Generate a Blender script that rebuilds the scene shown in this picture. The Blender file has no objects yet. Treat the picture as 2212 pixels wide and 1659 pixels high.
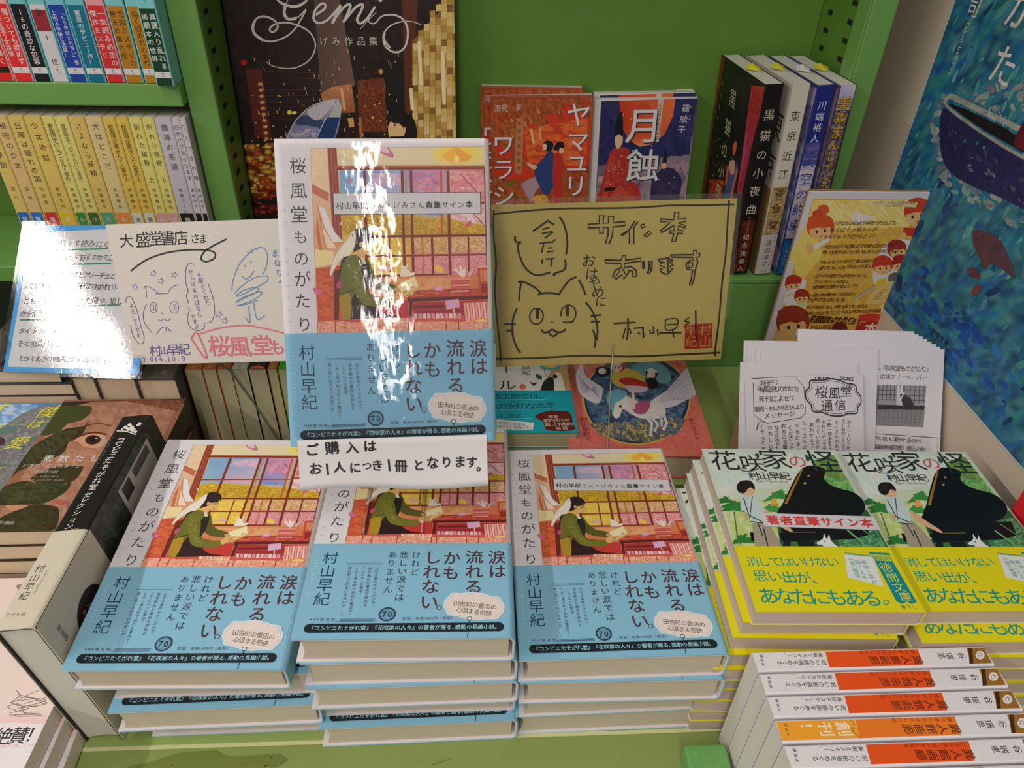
import bpy, bmesh, math, random
import numpy as np
from mathutils import Matrix, Vector
from mathutils.geometry import tessellate_polygon

# ------------------------------------------------------------------ camera, light, exposure
SC = bpy.context.scene
COL = SC.collection
CAM_F, CAM_TH, CAM_ROLL, CAM_YAW, CAM_H = 1585.0, .642, -.033, -.066, .506


def camera():
    c, s = math.cos(CAM_TH), math.sin(CAM_TH)
    f = np.array([0, c, -s]); r = np.array([1., 0, 0]); d = np.array([0, -s, -c])
    cr, sr = math.cos(CAM_ROLL), math.sin(CAM_ROLL)
    m = np.array([r * cr + d * sr, d * cr - r * sr, f])
    cy, sy = math.cos(CAM_YAW), math.sin(CAM_YAW)
    m = m @ np.array([[cy, -sy, 0], [sy, cy, 0], [0, 0, 1]]).T
    cam = bpy.data.cameras.new('camera')
    o = bpy.data.objects.new('camera', cam)
    COL.objects.link(o)
    R = Matrix(((m[0][0], -m[1][0], -m[2][0]), (m[0][1], -m[1][1], -m[2][1]), (m[0][2], -m[1][2], -m[2][2]))).to_4x4()
    o.matrix_world = Matrix.Translation((0, 0, CAM_H)) @ R
    cam.sensor_width = 36
    cam.lens = CAM_F * 36 / 2212
    cam.clip_start = .01
    SC.camera = o


camera()
SC.view_settings.view_transform = 'Standard'
SC.view_settings.look = 'None'
SC.view_settings.gamma = 1
SC.view_settings.use_curve_mapping = False
SC.view_settings.exposure = 0.07

world = bpy.data.worlds.new('shop_air')
SC.world = world
world.use_nodes = True
world.node_tree.nodes['Background'].inputs[0].default_value = (1.0, .93, .86, 1)
world.node_tree.nodes['Background'].inputs[1].default_value = .31


def tube(x, y, z, w, l, power, name):
    li = bpy.data.lights.new(name, 'AREA')
    li.shape = 'RECTANGLE'; li.size = w; li.size_y = l; li.energy = power; li.color = (1, .955, .90)
    o = bpy.data.objects.new(name, li); COL.objects.link(o)
    o.location = (x, y, z)
    return o


tube(-.24, -1.7, 1.75, .035, 3.2, 30, 'ceiling_light')
tube(-2.15, -.5, 1.75, .07, 3.4, 66, 'ceiling_light')
tube(2.1, -1.2, 1.75, .10, 3.4, 6, 'ceiling_light')


# ------------------------------------------------------------------ materials
def lin(c):
    return tuple((v / 255 / 12.92 if v / 255 <= .04045 else ((v / 255 + .055) / 1.055) ** 2.4) for v in c[:3])


_M = {}


def mat(name, col, rough=.55, grain=0., gs=900, bump=0., coat=0., metal=0., spec=.4):
    if name in _M: return _M[name]
    m = bpy.data.materials.new(name); m.use_nodes = True
    nt = m.node_tree; b = nt.nodes['Principled BSDF']
    b.inputs['Roughness'].default_value = rough
    b.inputs['Metallic'].default_value = metal
    b.inputs['Specular IOR Level'].default_value = spec
    b.inputs['Coat Weight'].default_value = coat
    b.inputs['Coat Roughness'].default_value = .15
    c = lin(col) + (1,)
    b.inputs['Base Color'].default_value = c
    if grain or bump:
        tc = nt.nodes.new('ShaderNodeTexCoord'); nz = nt.nodes.new('ShaderNodeTexNoise')
        nz.inputs['Scale'].default_value = gs; nz.inputs['Detail'].default_value = 3
        nt.links.new(tc.outputs['Object'], nz.inputs['Vector'])
        if grain:
            mx = nt.nodes.new('ShaderNodeMix'); mx.data_type = 'RGBA'
            mx.inputs[6].default_value = tuple(v * (1 - grain) for v in c[:3]) + (1,)
            mx.inputs[7].default_value = tuple(min(1, v * (1 + grain)) for v in c[:3]) + (1,)
            nt.links.new(nz.outputs['Fac'], mx.inputs[0]); nt.links.new(mx.outputs[2], b.inputs['Base Color'])
        if bump:
            bp = nt.nodes.new('ShaderNodeBump'); bp.inputs['Strength'].default_value = bump; bp.inputs['Distance'].default_value = .0005
            nt.links.new(nz.outputs['Fac'], bp.inputs['Height']); nt.links.new(bp.outputs[0], b.inputs['Normal'])
    _M[name] = m
    return m


def page_mat(name, col):
    """stacked paper: fine layers along local z"""
    if name in _M: return _M[name]
    m = bpy.data.materials.new(name); m.use_nodes = True
    nt = m.node_tree; b = nt.nodes['Principled BSDF']; b.inputs['Roughness'].default_value = .85
    b.inputs['Specular IOR Level'].default_value = .15
    tc = nt.nodes.new('ShaderNodeTexCoord'); mp = nt.nodes.new('ShaderNodeMapping')
    mp.inputs['Scale'].default_value = (12, 12, 4200)
    nz = nt.nodes.new('ShaderNodeTexNoise'); nz.inputs['Scale'].default_value = 1; nz.inputs['Detail'].default_value = 2
    nt.links.new(tc.outputs['Object'], mp.inputs[0]); nt.links.new(mp.outputs[0], nz.inputs['Vector'])
    mx = nt.nodes.new('ShaderNodeMix'); mx.data_type = 'RGBA'
    c = lin(col)
    mx.inputs[6].default_value = tuple(v * .84 for v in c) + (1,)
    mx.inputs[7].default_value = tuple(v * 1.14 for v in c) + (1,)
    nt.links.new(nz.outputs['Fac'], mx.inputs[0]); nt.links.new(mx.outputs[2], b.inputs['Base Color'])
    bp = nt.nodes.new('ShaderNodeBump'); bp.inputs['Strength'].default_value = .25; bp.inputs['Distance'].default_value = .0003
    nt.links.new(nz.outputs['Fac'], bp.inputs['Height']); nt.links.new(bp.outputs[0], b.inputs['Normal'])
    _M[name] = m
    return m


def print_mat(name='printed_ink', rough=.42, coat=0., grain=.05, mottle=0.):
    if name in _M: return _M[name]
    m = bpy.data.materials.new(name); m.use_nodes = True
    nt = m.node_tree; b = nt.nodes['Principled BSDF']
    b.inputs['Roughness'].default_value = rough; b.inputs['Coat Weight'].default_value = coat
    b.inputs['Coat Roughness'].default_value = .12; b.inputs['Specular IOR Level'].default_value = .3
    at = nt.nodes.new('ShaderNodeVertexColor'); at.layer_name = 'Col'
    tc = nt.nodes.new('ShaderNodeTexCoord'); nz = nt.nodes.new('ShaderNodeTexNoise')
    nz.inputs['Scale'].default_value = 1500; nz.inputs['Detail'].default_value = 1
    nt.links.new(tc.outputs['Object'], nz.inputs['Vector'])
    mr = nt.nodes.new('ShaderNodeMapRange'); mr.inputs[3].default_value = 1 - grain * 2; mr.inputs[4].default_value = 1 + grain * 2
    nt.links.new(nz.outputs['Fac'], mr.inputs[0])
    mu = nt.nodes.new('ShaderNodeVectorMath'); mu.operation = 'SCALE'
    nt.links.new(at.outputs['Color'], mu.inputs[0]); nt.links.new(mr.outputs[0], mu.inputs['Scale'])
    last = mu
    if mottle:
        n2 = nt.nodes.new('ShaderNodeTexNoise'); n2.inputs['Scale'].default_value = 95; n2.inputs['Detail'].default_value = 8
        n2.inputs['Roughness'].default_value = .7
        nt.links.new(tc.outputs['Object'], n2.inputs['Vector'])
        m2 = nt.nodes.new('ShaderNodeMapRange'); m2.inputs[1].default_value = .3; m2.inputs[2].default_value = .7
        m2.inputs[3].default_value = 1 - mottle; m2.inputs[4].default_value = 1 + mottle
        nt.links.new(n2.outputs['Fac'], m2.inputs[0])
        mu2 = nt.nodes.new('ShaderNodeVectorMath'); mu2.operation = 'SCALE'
        nt.links.new(mu.outputs[0], mu2.inputs[0]); nt.links.new(m2.outputs[0], mu2.inputs['Scale'])
        last = mu2
    nt.links.new(last.outputs[0], b.inputs['Base Color'])
    _M[name] = m
    return m


def clear_mat(name, rough=.06, tint=(1, 1, 1), gloss=.10, bump=0., bs=60, stretch=(1, 1, 1), dist=.002):
    if name in _M: return _M[name]
    m = bpy.data.materials.new(name); m.use_nodes = True
    nt = m.node_tree; nt.nodes.clear()
    out = nt.nodes.new('ShaderNodeOutputMaterial'); tr = nt.nodes.new('ShaderNodeBsdfTransparent')
    tr.inputs[0].default_value = tint + (1,)
    gl = nt.nodes.new('ShaderNodeBsdfGlossy'); gl.inputs['Roughness'].default_value = rough
    mx = nt.nodes.new('ShaderNodeMixShader'); fr = nt.nodes.new('ShaderNodeFresnel'); fr.inputs[0].default_value = 1.45
    ad = nt.nodes.new('ShaderNodeMath'); ad.operation = 'ADD'; ad.inputs[1].default_value = gloss
    nt.links.new(fr.outputs[0], ad.inputs[0]); nt.links.new(ad.outputs[0], mx.inputs[0])
    nt.links.new(tr.outputs[0], mx.inputs[1]); nt.links.new(gl.outputs[0], mx.inputs[2]); nt.links.new(mx.outputs[0], out.inputs[0])
    if bump:
        tc = nt.nodes.new('ShaderNodeTexCoord'); mp = nt.nodes.new('ShaderNodeMapping'); mp.inputs['Scale'].default_value = stretch
        nz = nt.nodes.new('ShaderNodeTexNoise'); nz.inputs['Scale'].default_value = bs; nz.inputs['Detail'].default_value = 5
        nt.links.new(tc.outputs['Object'], mp.inputs[0]); nt.links.new(mp.outputs[0], nz.inputs['Vector'])
        bp = nt.nodes.new('ShaderNodeBump'); bp.inputs['Strength'].default_value = bump; bp.inputs['Distance'].default_value = dist
        nt.links.new(nz.outputs['Fac'], bp.inputs['Height'])
        nt.links.new(bp.outputs[0], gl.inputs['Normal']); nt.links.new(bp.outputs[0], fr.inputs['Normal'])
    _M[name] = m
    return m


# ------------------------------------------------------------------ objects
def link(name, me, parent=None, m=None):
    o = bpy.data.objects.new(name, me); COL.objects.link(o)
    if parent is not None: o.parent = parent
    if m is not None and isinstance(me, bpy.types.Mesh) and not me.materials: me.materials.append(m)
    return o


def tag(o, label=None, cat=None, group=None, kind=None):
    if label: o['label'] = label
    if cat: o['category'] = cat
    if group: o['group'] = group
    if kind: o['kind'] = kind
    return o


def thing(name, label, cat, M, group=None):
    o = bpy.data.objects.new(name, None); COL.objects.link(o); o.empty_display_size = .01
    o.matrix_world = M
    return tag(o, label, cat, group)


def dup(root, M, label, group=None, skip=()):
    r = root.copy(); COL.objects.link(r); r.matrix_world = M
    r['label'] = label
    if group: r['group'] = group
    for ch in list(root.children):
        if ch.name.split('.')[0] in skip: continue
        c = ch.copy(); COL.objects.link(c); c.parent = r
        for g in ch.children:
            d = g.copy(); COL.objects.link(d); d.parent = c
    return r


def mesh(name, verts, faces, smooth=False):
    me = bpy.data.meshes.new(name); me.from_pydata([tuple(v) for v in verts], [], faces); me.update()
    if smooth:
        for p in me.polygons: p.use_smooth = True
    return me


def boxes(name, bs, bevel=0.):
    bm = bmesh.new()
    for (x0, x1, y0, y1, z0, z1) in bs:
        r = bmesh.ops.create_cube(bm, size=1)
        bmesh.ops.scale(bm, vec=(x1 - x0, y1 - y0, z1 - z0), verts=r['verts'])
        bmesh.ops.translate(bm, vec=((x0 + x1) / 2, (y0 + y1) / 2, (z0 + z1) / 2), verts=r['verts'])
    if bevel:
        bmesh.ops.bevel(bm, geom=bm.edges[:], offset=bevel, segments=2, affect='EDGES', profile=.5)
    me = bpy.data.meshes.new(name); bm.to_mesh(me); bm.free()
    return me


def tube_mesh(name, pts, r, n=8):
    V, F = [], []
    pts = [Vector(p) for p in pts]
    for i, p in enumerate(pts):
        d = (pts[min(i + 1, len(pts) - 1)] - pts[max(i - 1, 0)]).normalized()
        a = d.orthogonal().normalized(); b = d.cross(a)
        for k in range(n):
            t = 2 * math.pi * k / n
            V.append(p + a * math.cos(t) * r + b * math.sin(t) * r)
        if i:
            for k in range(n):
                q = (k + 1) % n
                F.append(((i - 1) * n + k, (i - 1) * n + q, i * n + q, i * n + k))
    F.append(tuple(range(n))[::-1]); F.append(tuple((len(pts) - 1) * n + k for k in range(n)))
    return mesh(name, V, F, True)


def frame(x, y, z, yaw=0., lean=0., tilt=0.):
    cy, sy, cl, sl, ct, st = math.cos(yaw), math.sin(yaw), math.cos(lean), math.sin(lean), math.cos(tilt), math.sin(tilt)
    U = np.array([1, 0, 0.]); V = np.array([0, cl, sl])
    U2 = U * ct + V * st; V2 = V * ct - U * st
    Z = np.array([[cy, -sy, 0], [sy, cy, 0], [0, 0, 1]])
    return axes((x, y, z), Z @ U2, Z @ V2)


def axes(o, U, V):
    U = Vector(U).normalized(); V = Vector(V).normalized(); N = U.cross(V)
    M = Matrix.Identity(4)
    for i in range(3): M[i][0] = U[i]; M[i][1] = V[i]; M[i][2] = N[i]; M[i][3] = o[i]
    return M


# ------------------------------------------------------------------ flat print (ink polygons and glyph outlines)
_tc = bpy.data.curves.new('glyph_source', 'FONT'); _tc.resolution_u = 2; _tc.fill_mode = 'FRONT'
_to = bpy.data.objects.new('glyph_source', _tc)
_G = {}


def glyph(ch):
    k = ch
    if k not in _G:
        _tc.body = ch
        me = _to.to_mesh()
        vs = [(v.co.x, v.co.y) for v in me.vertices]
        _G[k] = (vs, [tuple(p.vertices) for p in me.polygons])
        _to.to_mesh_clear()
    return _G[k]


def homog(src, dst):
    A, b = [], []
    for (x, y), (u, v) in zip(src, dst):
        A.append([x, y, 1, 0, 0, 0, -u * x, -u * y]); b.append(u)
        A.append([0, 0, 0, x, y, 1, -v * x, -v * y]); b.append(v)
    h = np.linalg.solve(np.array(A, float), np.array(b, float))
    return np.append(h, 1).reshape(3, 3)


ROT = set('ー…‥『』「」（）()〜―-')


def SP(T, h, hard=False, **k):
    """print sheet for a spine: kept to the flat part between the spine corners"""
    p = Print(T, h, **k); r = min(T * .28, .004) if hard else min(.0012, T * .12)
    p.a, p.b = r, T - r
    return p


class Print:
    """Ink on a w x h sheet. Artwork coordinates come from a drawing board whose quad (TL,TR,BR,BL)
    is rectified to the sheet; crop=(x0,y0,s) shifts/scales the board coordinates."""

    def __init__(s, w, h, quad=None, crop=(0, 0, 1)):
        s.w, s.h = w, h
        s.H = homog(quad, [(0, h), (w, h), (w, 0), (0, 0)]) if quad else None
        s.c = crop; s.V = []; s.F = []; s.C = []; s.lay = 0; s.hold = False; s.a = 0.; s.b = w

    def uv(s, x, y):
        if s.H is None: return x / 1000, y / 1000           # millimetres
        x, y = s.c[0] + x / s.c[2], s.c[1] + y / s.c[2]
        q = s.H @ np.array([x, y, 1.]); return q[0] / q[2], q[1] / q[2]

    def sc(s, x, y):
        if s.H is None: return .001
        a, b, c, d = s.uv(x - 4, y), s.uv(x + 4, y), s.uv(x, y - 4), s.uv(x, y + 4)
        return math.sqrt(math.hypot(b[0] - a[0], b[1] - a[1]) * math.hypot(d[0] - c[0], d[1] - c[1])) / 8

    def raw(s, uvs, faces, cols, clip=True):
        us = [p[0] for p in uvs]; vs = [p[1] for p in uvs]
        if clip:
            if max(us) <= s.a or min(us) >= s.b or max(vs) <= 0 or min(vs) >= s.h: return
            uvs = [(min(max(p[0], s.a), s.b), min(max(p[1], 0), s.h)) for p in uvs]
        b = len(s.V)
        if not s.hold: s.lay += 1
        s.V += [(p[0], p[1], s.lay) for p in uvs]
        for f in faces:
            s.F.append(tuple(b + i for i in f)); s.C.append([cols[i] for i in f] if isinstance(cols, list) else cols)

    def poly(s, pts, col):
        uvs = [s.uv(*p) for p in pts]
        tri = tessellate_polygon([[Vector((p[0], p[1], 0)) for p in uvs]])
        s.raw(uvs, [tuple(t) for t in tri], [lin(c) for c in col] if isinstance(col, list) else lin(col))

    def bg(s, col):
        c = [lin(q) for q in col] if isinstance(col, list) else lin(col)
        s.raw([(s.a, s.h), (s.b, s.h), (s.b, 0), (s.a, 0)], [(3, 2, 1, 0)], c)

    def line(s, pts, wd, col, taper=False):
        n = len(pts)
        if n < 2: return
        L, R = [], []
        for i, p in enumerate(pts):
            a = pts[max(i - 1, 0)]; b = pts[min(i + 1, n - 1)]
            dx, dy = b[0] - a[0], b[1] - a[1]; l = math.hypot(dx, dy) or 1
            w = wd / 2 * ((.35 + .65 * math.sin(math.pi * (i + .5) / n)) if taper else 1)
            L.append((p[0] - dy / l * w, p[1] + dx / l * w)); R.append((p[0] + dy / l * w, p[1] - dx / l * w))
        uvs = [s.uv(*p) for p in L + R]
        s.raw(uvs, [(i, i + 1, n + i + 1, n + i) for i in range(n - 1)], lin(col))

    def curve(s, pts, wd, col, closed=False, sub=5, taper=False):
        P = [np.array(p, float) for p in pts]; out = []
        n = len(P); rng = range(n if closed else n - 1)
        for i in rng:
            p0 = P[(i - 1) % n] if closed or i else P[0]; p1 = P[i]; p2 = P[(i + 1) % n]
            p3 = P[(i + 2) % n] if closed or i + 2 < n else P[-1]
            for k in range(sub):
                t = k / sub
                out.append(tuple(.5 * ((2 * p1) + (-p0 + p2) * t + (2 * p0 - 5 * p1 + 4 * p2 - p3) * t * t + (-p0 + 3 * p1 - 3 * p2 + p3) * t ** 3)))
        out.append(tuple(P[0] if closed else P[-1]))
        s.line(out, wd, col, taper); return out

    def blob(s, pts, col, sub=4):
        P = [np.array(p, float) for p in pts]; out = []; n = len(P)
        for i in range(n):
            p0, p1, p2, p3 = P[(i - 1) % n], P[i], P[(i + 1) % n], P[(i + 2) % n]
            for k in range(sub):
                t = k / sub
                out.append(tuple(.5 * ((2 * p1) + (-p0 + p2) * t + (2 * p0 - 5 * p1 + 4 * p2 - p3) * t * t + (-p0 + 3 * p1 - 3 * p2 + p3) * t ** 3)))
        s.poly(out, col)

    def ell(s, cx, cy, rx, ry, col, rot=0, n=22, edge=None):
        cr, sr = math.cos(rot), math.sin(rot)
        pts = [(cx + rx * math.cos(2 * math.pi * i / n) * cr - ry * math.sin(2 * math.pi * i / n) * sr,
                cy + rx * math.cos(2 * math.pi * i / n) * sr + ry * math.sin(2 * math.pi * i / n) * cr) for i in range(n)]
        uvs = [s.uv(*p) for p in pts] + [s.uv(cx, cy)]
        c = lin(col) if edge is None else [lin(edge)] * n + [lin(col)]
        s.raw(uvs, [(i, (i + 1) % n, n) for i in range(n)], c)

    def ring(s, cx, cy, rx, ry, wd, col, rot=0, n=26, a0=0, a1=360):
        cr, sr = math.cos(rot), math.sin(rot)
        s.line([(cx + rx * math.cos(math.radians(t)) * cr - ry * math.sin(math.radians(t)) * sr,
                 cy + rx * math.cos(math.radians(t)) * sr + ry * math.sin(math.radians(t)) * cr)
                for t in np.linspace(a0, a1, n)], wd, col)

    def splat(s, pts, cols, n, size, seed=1, asp=1., ang=0., dabs=.2, wash=True, con=.62):
        """painterly passage: a vertex-coloured wash blended from the palette plus a few separate dabs"""
        rd = random.Random(seed); nr = np.random.RandomState(seed * 7 + 3)
        P = np.array(pts, float); x0, y0 = P.min(0); x1, y1 = P.max(0); m = len(pts)

        def inside(X, Y):
            c = np.zeros(np.shape(X), bool)
            for i in range(m):
                (ax, ay), (bx, by) = P[i], P[i - 1]
                with np.errstate(divide='ignore', invalid='ignore'):
                    c ^= ((ay > Y) != (by > Y)) & (X < (bx - ax) * (Y - ay) / ((by - ay) or 1e-9) + ax)
            return c
        cell = max(size * .30, math.sqrt(max((x1 - x0) * (y1 - y0), 1) / 4200))
        nx, ny = int((x1 - x0) / cell) + 2, int((y1 - y0) / cell) + 2
        X, Y = np.meshgrid(x0 + np.arange(nx) * cell, y0 + np.arange(ny) * cell)
        ca, sa = math.cos(ang), math.sin(ang)
        A = (X * ca + Y * sa) / (size * 1.5 * asp); B = (-X * sa + Y * ca) / (size * 1.5 / asp)
        T = nr.rand(64, 64)

        def vn(a, b):
            ia, ib = np.floor(a).astype(int), np.floor(b).astype(int); fa, fb = a - ia, b - ib
            fa = fa * fa * (3 - 2 * fa); fb = fb * fb * (3 - 2 * fb)
            g = lambda i, j: T[i % 64, j % 64]
            return (g(ia, ib) * (1 - fa) + g(ia + 1, ib) * fa) * (1 - fb) + (g(ia, ib + 1) * (1 - fa) + g(ia + 1, ib + 1) * fa) * fb
        v = .62 * vn(A, B) + .38 * vn(A * 2.3 + 9, B * 2.3 + 5)
        v = np.clip((v - .18) / .64, 0, .9999) * len(cols)
        L = np.array([lin(c) for c in cols]); L = L.mean(0) + (L - L.mean(0)) * con; k = v.astype(int); f = (v - k)[..., None]; f = np.clip((f - .3) / .4, 0, 1)
        C = L[k % len(cols)] * (1 - f) + L[(k + 1) % len(cols)] * f
        C = C * (1 + .10 * (nr.rand(ny, nx, 1) - .5))
        ins = inside(X, Y); idx = -np.ones((ny, nx), int); uvs = []; cs = []
        for j in range(ny):
            for i in range(nx):
                if ins[j, i]: idx[j, i] = len(uvs); uvs.append(s.uv(X[j, i], Y[j, i])); cs.append(tuple(C[j, i]))
        fc = []
        for j in range(ny - 1):
            for i in range(nx - 1):
                q = (idx[j, i], idx[j + 1, i], idx[j + 1, i + 1], idx[j, i + 1])
                if min(q) >= 0: fc.append(q)
        if uvs and wash: s.raw(uvs, fc, cs)
        base = s.lay; subs = []
        for _ in range(int(n * dabs)):
            x, y = rd.uniform(x0, x1), rd.uniform(y0, y1)
            if not inside(np.array(x), np.array(y)): continue
            r = size * rd.uniform(.2, .6); a = ang + rd.gauss(0, .35 if asp > 1 else 3); c2, s2 = math.cos(a), math.sin(a)
            q = []
            for j in range(6):
                t = j * math.pi / 3; rr = r * rd.uniform(.65, 1.1)
                px, py = rr * math.cos(t) * asp, rr * math.sin(t) / asp
                q.append((x + px * c2 - py * s2, y + px * s2 + py * c2))
            if not all(inside(np.array(p[0]), np.array(p[1])) for p in q): continue
            c = rd.choice(cols); j = rd.uniform(-9, 9)
            bx = (min(p[0] for p in q), min(p[1] for p in q), max(p[0] for p in q), max(p[1] for p in q))
            for li, bl in enumerate(subs):
                if not any(bx[0] < o[2] and bx[2] > o[0] and bx[1] < o[3] and bx[3] > o[1] for o in bl): break
            else: li = len(subs); subs.append([])
            subs[li].append(bx); s.lay = base + 1 + li; s.hold = True
            s.raw([s.uv(*p) for p in q], [(0, 1, 2, 3, 4, 5)], lin(tuple(min(255, max(0, v_ + j)) for v_ in c)))
        s.hold = False; s.lay = base + 1 + len(subs)

    def char(s, ch, x, y, size, col, rot=0., bold=0., asp=1., skew=0., sy=1.):
        vs, fs = glyph(ch)
        if not vs: return
        b_ = max(0., bold) * .72
        h0, s.hold = s.hold, True
        if not h0: s.lay += 1
        l0 = s.lay
        for i, (ox, oy) in enumerate([(-b_, -b_ * .7), (b_, -b_ * .5), (0, b_)] if b_ > .0015 else [(0, 0)]):
            s.lay = l0 + i; s._char(vs, fs, ch, x, y, size, col, rot, asp, skew, sy, ox, oy)
        s.hold = h0; s.lay = l0 if h0 else l0 + 2

    def _char(s, vs, fs, ch, x, y, size, col, rot, asp, skew, sy, ox, oy):
        u0, v0 = s.uv(x, y); k = size * s.sc(x, y); cr, sr = math.cos(rot), math.sin(rot)
        cx = .5 if ord(ch) > 0x2000 else (min(v[0] for v in vs) + max(v[0] for v in vs)) / 2
        cyy = .38 if ord(ch) > 0x2000 else .34
        uv = []
        for (a, b) in vs:
            a = (a + ox - cx) * k * asp; b = (b + oy - cyy) * k * sy; a += skew * b
            uv.append((u0 + a * cr - b * sr, v0 + a * sr + b * cr))
        s.raw(uv, fs, lin(col))

    def text(s, t, p0, p1, size, col, vert=False, rot=0., bold=0., asp=1., skew=0., jit=0., sy=1., seed=0, turn=False):
        rd = random.Random(seed + len(t))
        adv = []
        for ch in t:
            if ch == ' ': adv.append(.5); continue
            if ord(ch) < 0x2000 and not vert:
                vs, _ = glyph(ch); adv.append((max(v[0] for v in vs) - min(v[0] for v in vs)) + .12 if vs else .4)
            else: adv.append(.55 if ch in '、。' else 1.)
        tot = sum(adv) - adv[0] / 2 - adv[-1] / 2 or 1
        acc = 0; base = s.lay; s.hold = True
        for i, ch in enumerate(t):
            s.lay = base + 1 + (i % 2 if jit else 0) * 3
            f = (acc + adv[i] / 2 - adv[0] / 2) / tot if len(t) > 1 else 0
            acc += adv[i]
            if ch == ' ': continue
            x = p0[0] + (p1[0] - p0[0]) * f; y = p0[1] + (p1[1] - p0[1]) * f
            r = rot
            if jit: x += rd.gauss(0, jit * size); y += rd.gauss(0, jit * size); r += rd.gauss(0, jit * 1.6)
            if vert and ch in ROT: r -= math.pi / 2
            if ch in '、。': x += (.30 if vert else .20) * size; y -= (.30 * size if s.H is not None else -.30 * size) if vert else 0
            if turn: r -= math.pi / 2
            s.char(ch, x, y, size * (1 + (rd.uniform(-.12, .12) if jit else 0)), col, r, bold, asp, skew, sy)
        s.hold = False; s.lay = base + (7 if jit else 3)

    def build(s, name, parent, M=None, m=None, eps=2e-5, base=0., warp=None):
        """M: 4x4 frame in the parent's space"""
        M = M or Matrix.Identity(4)
        step = min(4e-6, .00042 / max(1, s.lay))
        if warp: co = [M @ Vector(warp(v[0], v[1], base + eps + step * v[2])) for v in s.V]
        else: co = [M @ Vector((v[0], v[1], base + eps + step * v[2])) for v in s.V]
        me = bpy.data.meshes.new(name); me.from_pydata(co, [], s.F)
        at = me.color_attributes.new('Col', 'FLOAT_COLOR', 'CORNER')
        buf = []
        for p, c in zip(me.polygons, s.C):
            n = len(p.vertices)
            if isinstance(c, list):
                for q in c: buf += [q[0], q[1], q[2], 1]
            else: buf += [c[0], c[1], c[2], 1] * n
        at.data.foreach_set('color', buf)
        me.update()
        return link(name, me, parent, m or print_mat())


# ------------------------------------------------------------------ books (local frame: x to the spine, y up the page, z through the block)
def c_profile(W, T, t, r, n=4, out=0.):
    """(x,z) outlines of a case or jacket that wraps the spine at x=W, spine corners of radius r"""
    def side(x1, z0, z1, r):
        q = [(0, z0)]
        q += [(x1 - r + r * math.sin(a), z0 + r - r * math.cos(a)) for a in [math.pi / 2 * i / n for i in range(n + 1)]]
        q += [(x1 - r + r * math.cos(a), z1 - r + r * math.sin(a)) for a in [math.pi / 2 * i / n for i in range(n + 1)]]
        return q + [(0, z1)]
    return side(W + out, -out, T + out, r), side(W - t, t, T - t, max(r - t, .0003))


def case_mesh(name, W, T, t, r, y0, y1, out=0.):
    o, i = c_profile(W, T, t, r, out=out)
    n = len(o); V = []
    for y in (y0, y1):
        V += [(x, y, z) for x, z in o]; V += [(x, y, z) for x, z in i]
    F = []
    for k in range(n - 1):
        F.append((k, k + 1, 2 * n + k + 1, 2 * n + k))            # outside
        F.append((n + k + 1, n + k, 3 * n + k, 3 * n + k + 1))     # inside
        F.append((k + 1, k, n + k, n + k + 1)); F.append((2 * n + k, 2 * n + k + 1, 3 * n + k + 1, 3 * n + k))
    F.append((0, 2 * n, 3 * n, n)); F.append((2 * n - 1, 4 * n - 1, 3 * n - 1, n - 1))
    me = mesh(name, V, F)
    return me


def page_mesh(W, H, T, hard, t):
    if hard: x0, x1, y0, y1, z0, z1 = .0038, W - .0035, .0018, H - .0025, t + .0002, T - t - .0002
    else: x0, x1, y0, y1, z0, z1 = .0006, W - .0012, .0004, H - .0006, t + .0001, T - t - .0001
    n = 8; V = []; F = []
    for y in (y0, y1):
        for k in range(n + 1):                  # slightly hollow fore-edge on case-bound books
            a = k / n; z = z0 + (z1 - z0) * a
            V.append((x0 + (.0022 * math.sin(math.pi * a) if hard else .0004 * math.sin(math.pi * a)), y, z))
        V.append((x1, y, z1)); V.append((x1, y, z0))
    m = n + 3
    F.append(tuple(range(m))[::-1]); F.append(tuple(range(m, 2 * m)))
    for k in range(m): F.append((k, (k + 1) % m, m + (k + 1) % m, m + k))
    return mesh('page_block', V, F)


def fr_front(W, T, o=0.): return Matrix.Translation((0, 0, T + o))


def fr_spine(W, T, o=0.): return axes((W + o, 0, T), (0, 0, -1), (0, 1, 0))


def fr_back(W, T, o=0.): return axes((W, 0, -o), (-1, 0, 0), (0, 1, 0))


def book(name, label, cat, M, W, H, T, hard=False, cover=(220, 214, 216), pages='cream', group=None,
         front=None, spine=None, back=None, band=None, bandcol=None, bfront=None, bspine=None, bback=None, pm=None, ribbon=False, coat=0.):
    t = .0012 if hard else .0004
    r = min(T * .28, .004) if hard else min(.0012, T * .12)
    root = thing(name, label, cat, M, group)
    pc = {'cream': (199, 186, 166), 'white': (205, 200, 190), 'pink': (196, 178, 164), 'yellowish': (186, 176, 142), 'warm': (208, 184, 154)}[pages]
    link('page_block', page_mesh(W, H, T, hard, t), root, page_mat('paper_' + pages, pc))
    cm = mat('jacket_%d_%d_%d' % tuple(cover), cover, .4, coat=coat)
    c = link('cover', case_mesh('cover', W, T, t, r, 0, H), root, cm)
    ink = pm or print_mat()
    if front: front.build('cover_print', c, fr_front(W, T), ink)
    if spine: spine.build('spine_print', c, fr_spine(W, T), ink)
    if back: back.build('back_print', c, fr_back(W, T), ink)
    if band:
        bo = .0005
        b = link('belly_band', case_mesh('belly_band', W, T, .0002, r, -.0002, band, out=bo), root, mat('band_%d_%d_%d' % tuple(bandcol), bandcol, .4))
        if bfront: bfront.build('band_print', b, fr_front(W, T, bo), ink)
        if bspine: bspine.build('band_spine_print', b, fr_spine(W, T, bo), ink)
        if bback: bback.build('band_back_print', b, fr_back(W, T, bo), ink)
    return root


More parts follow.
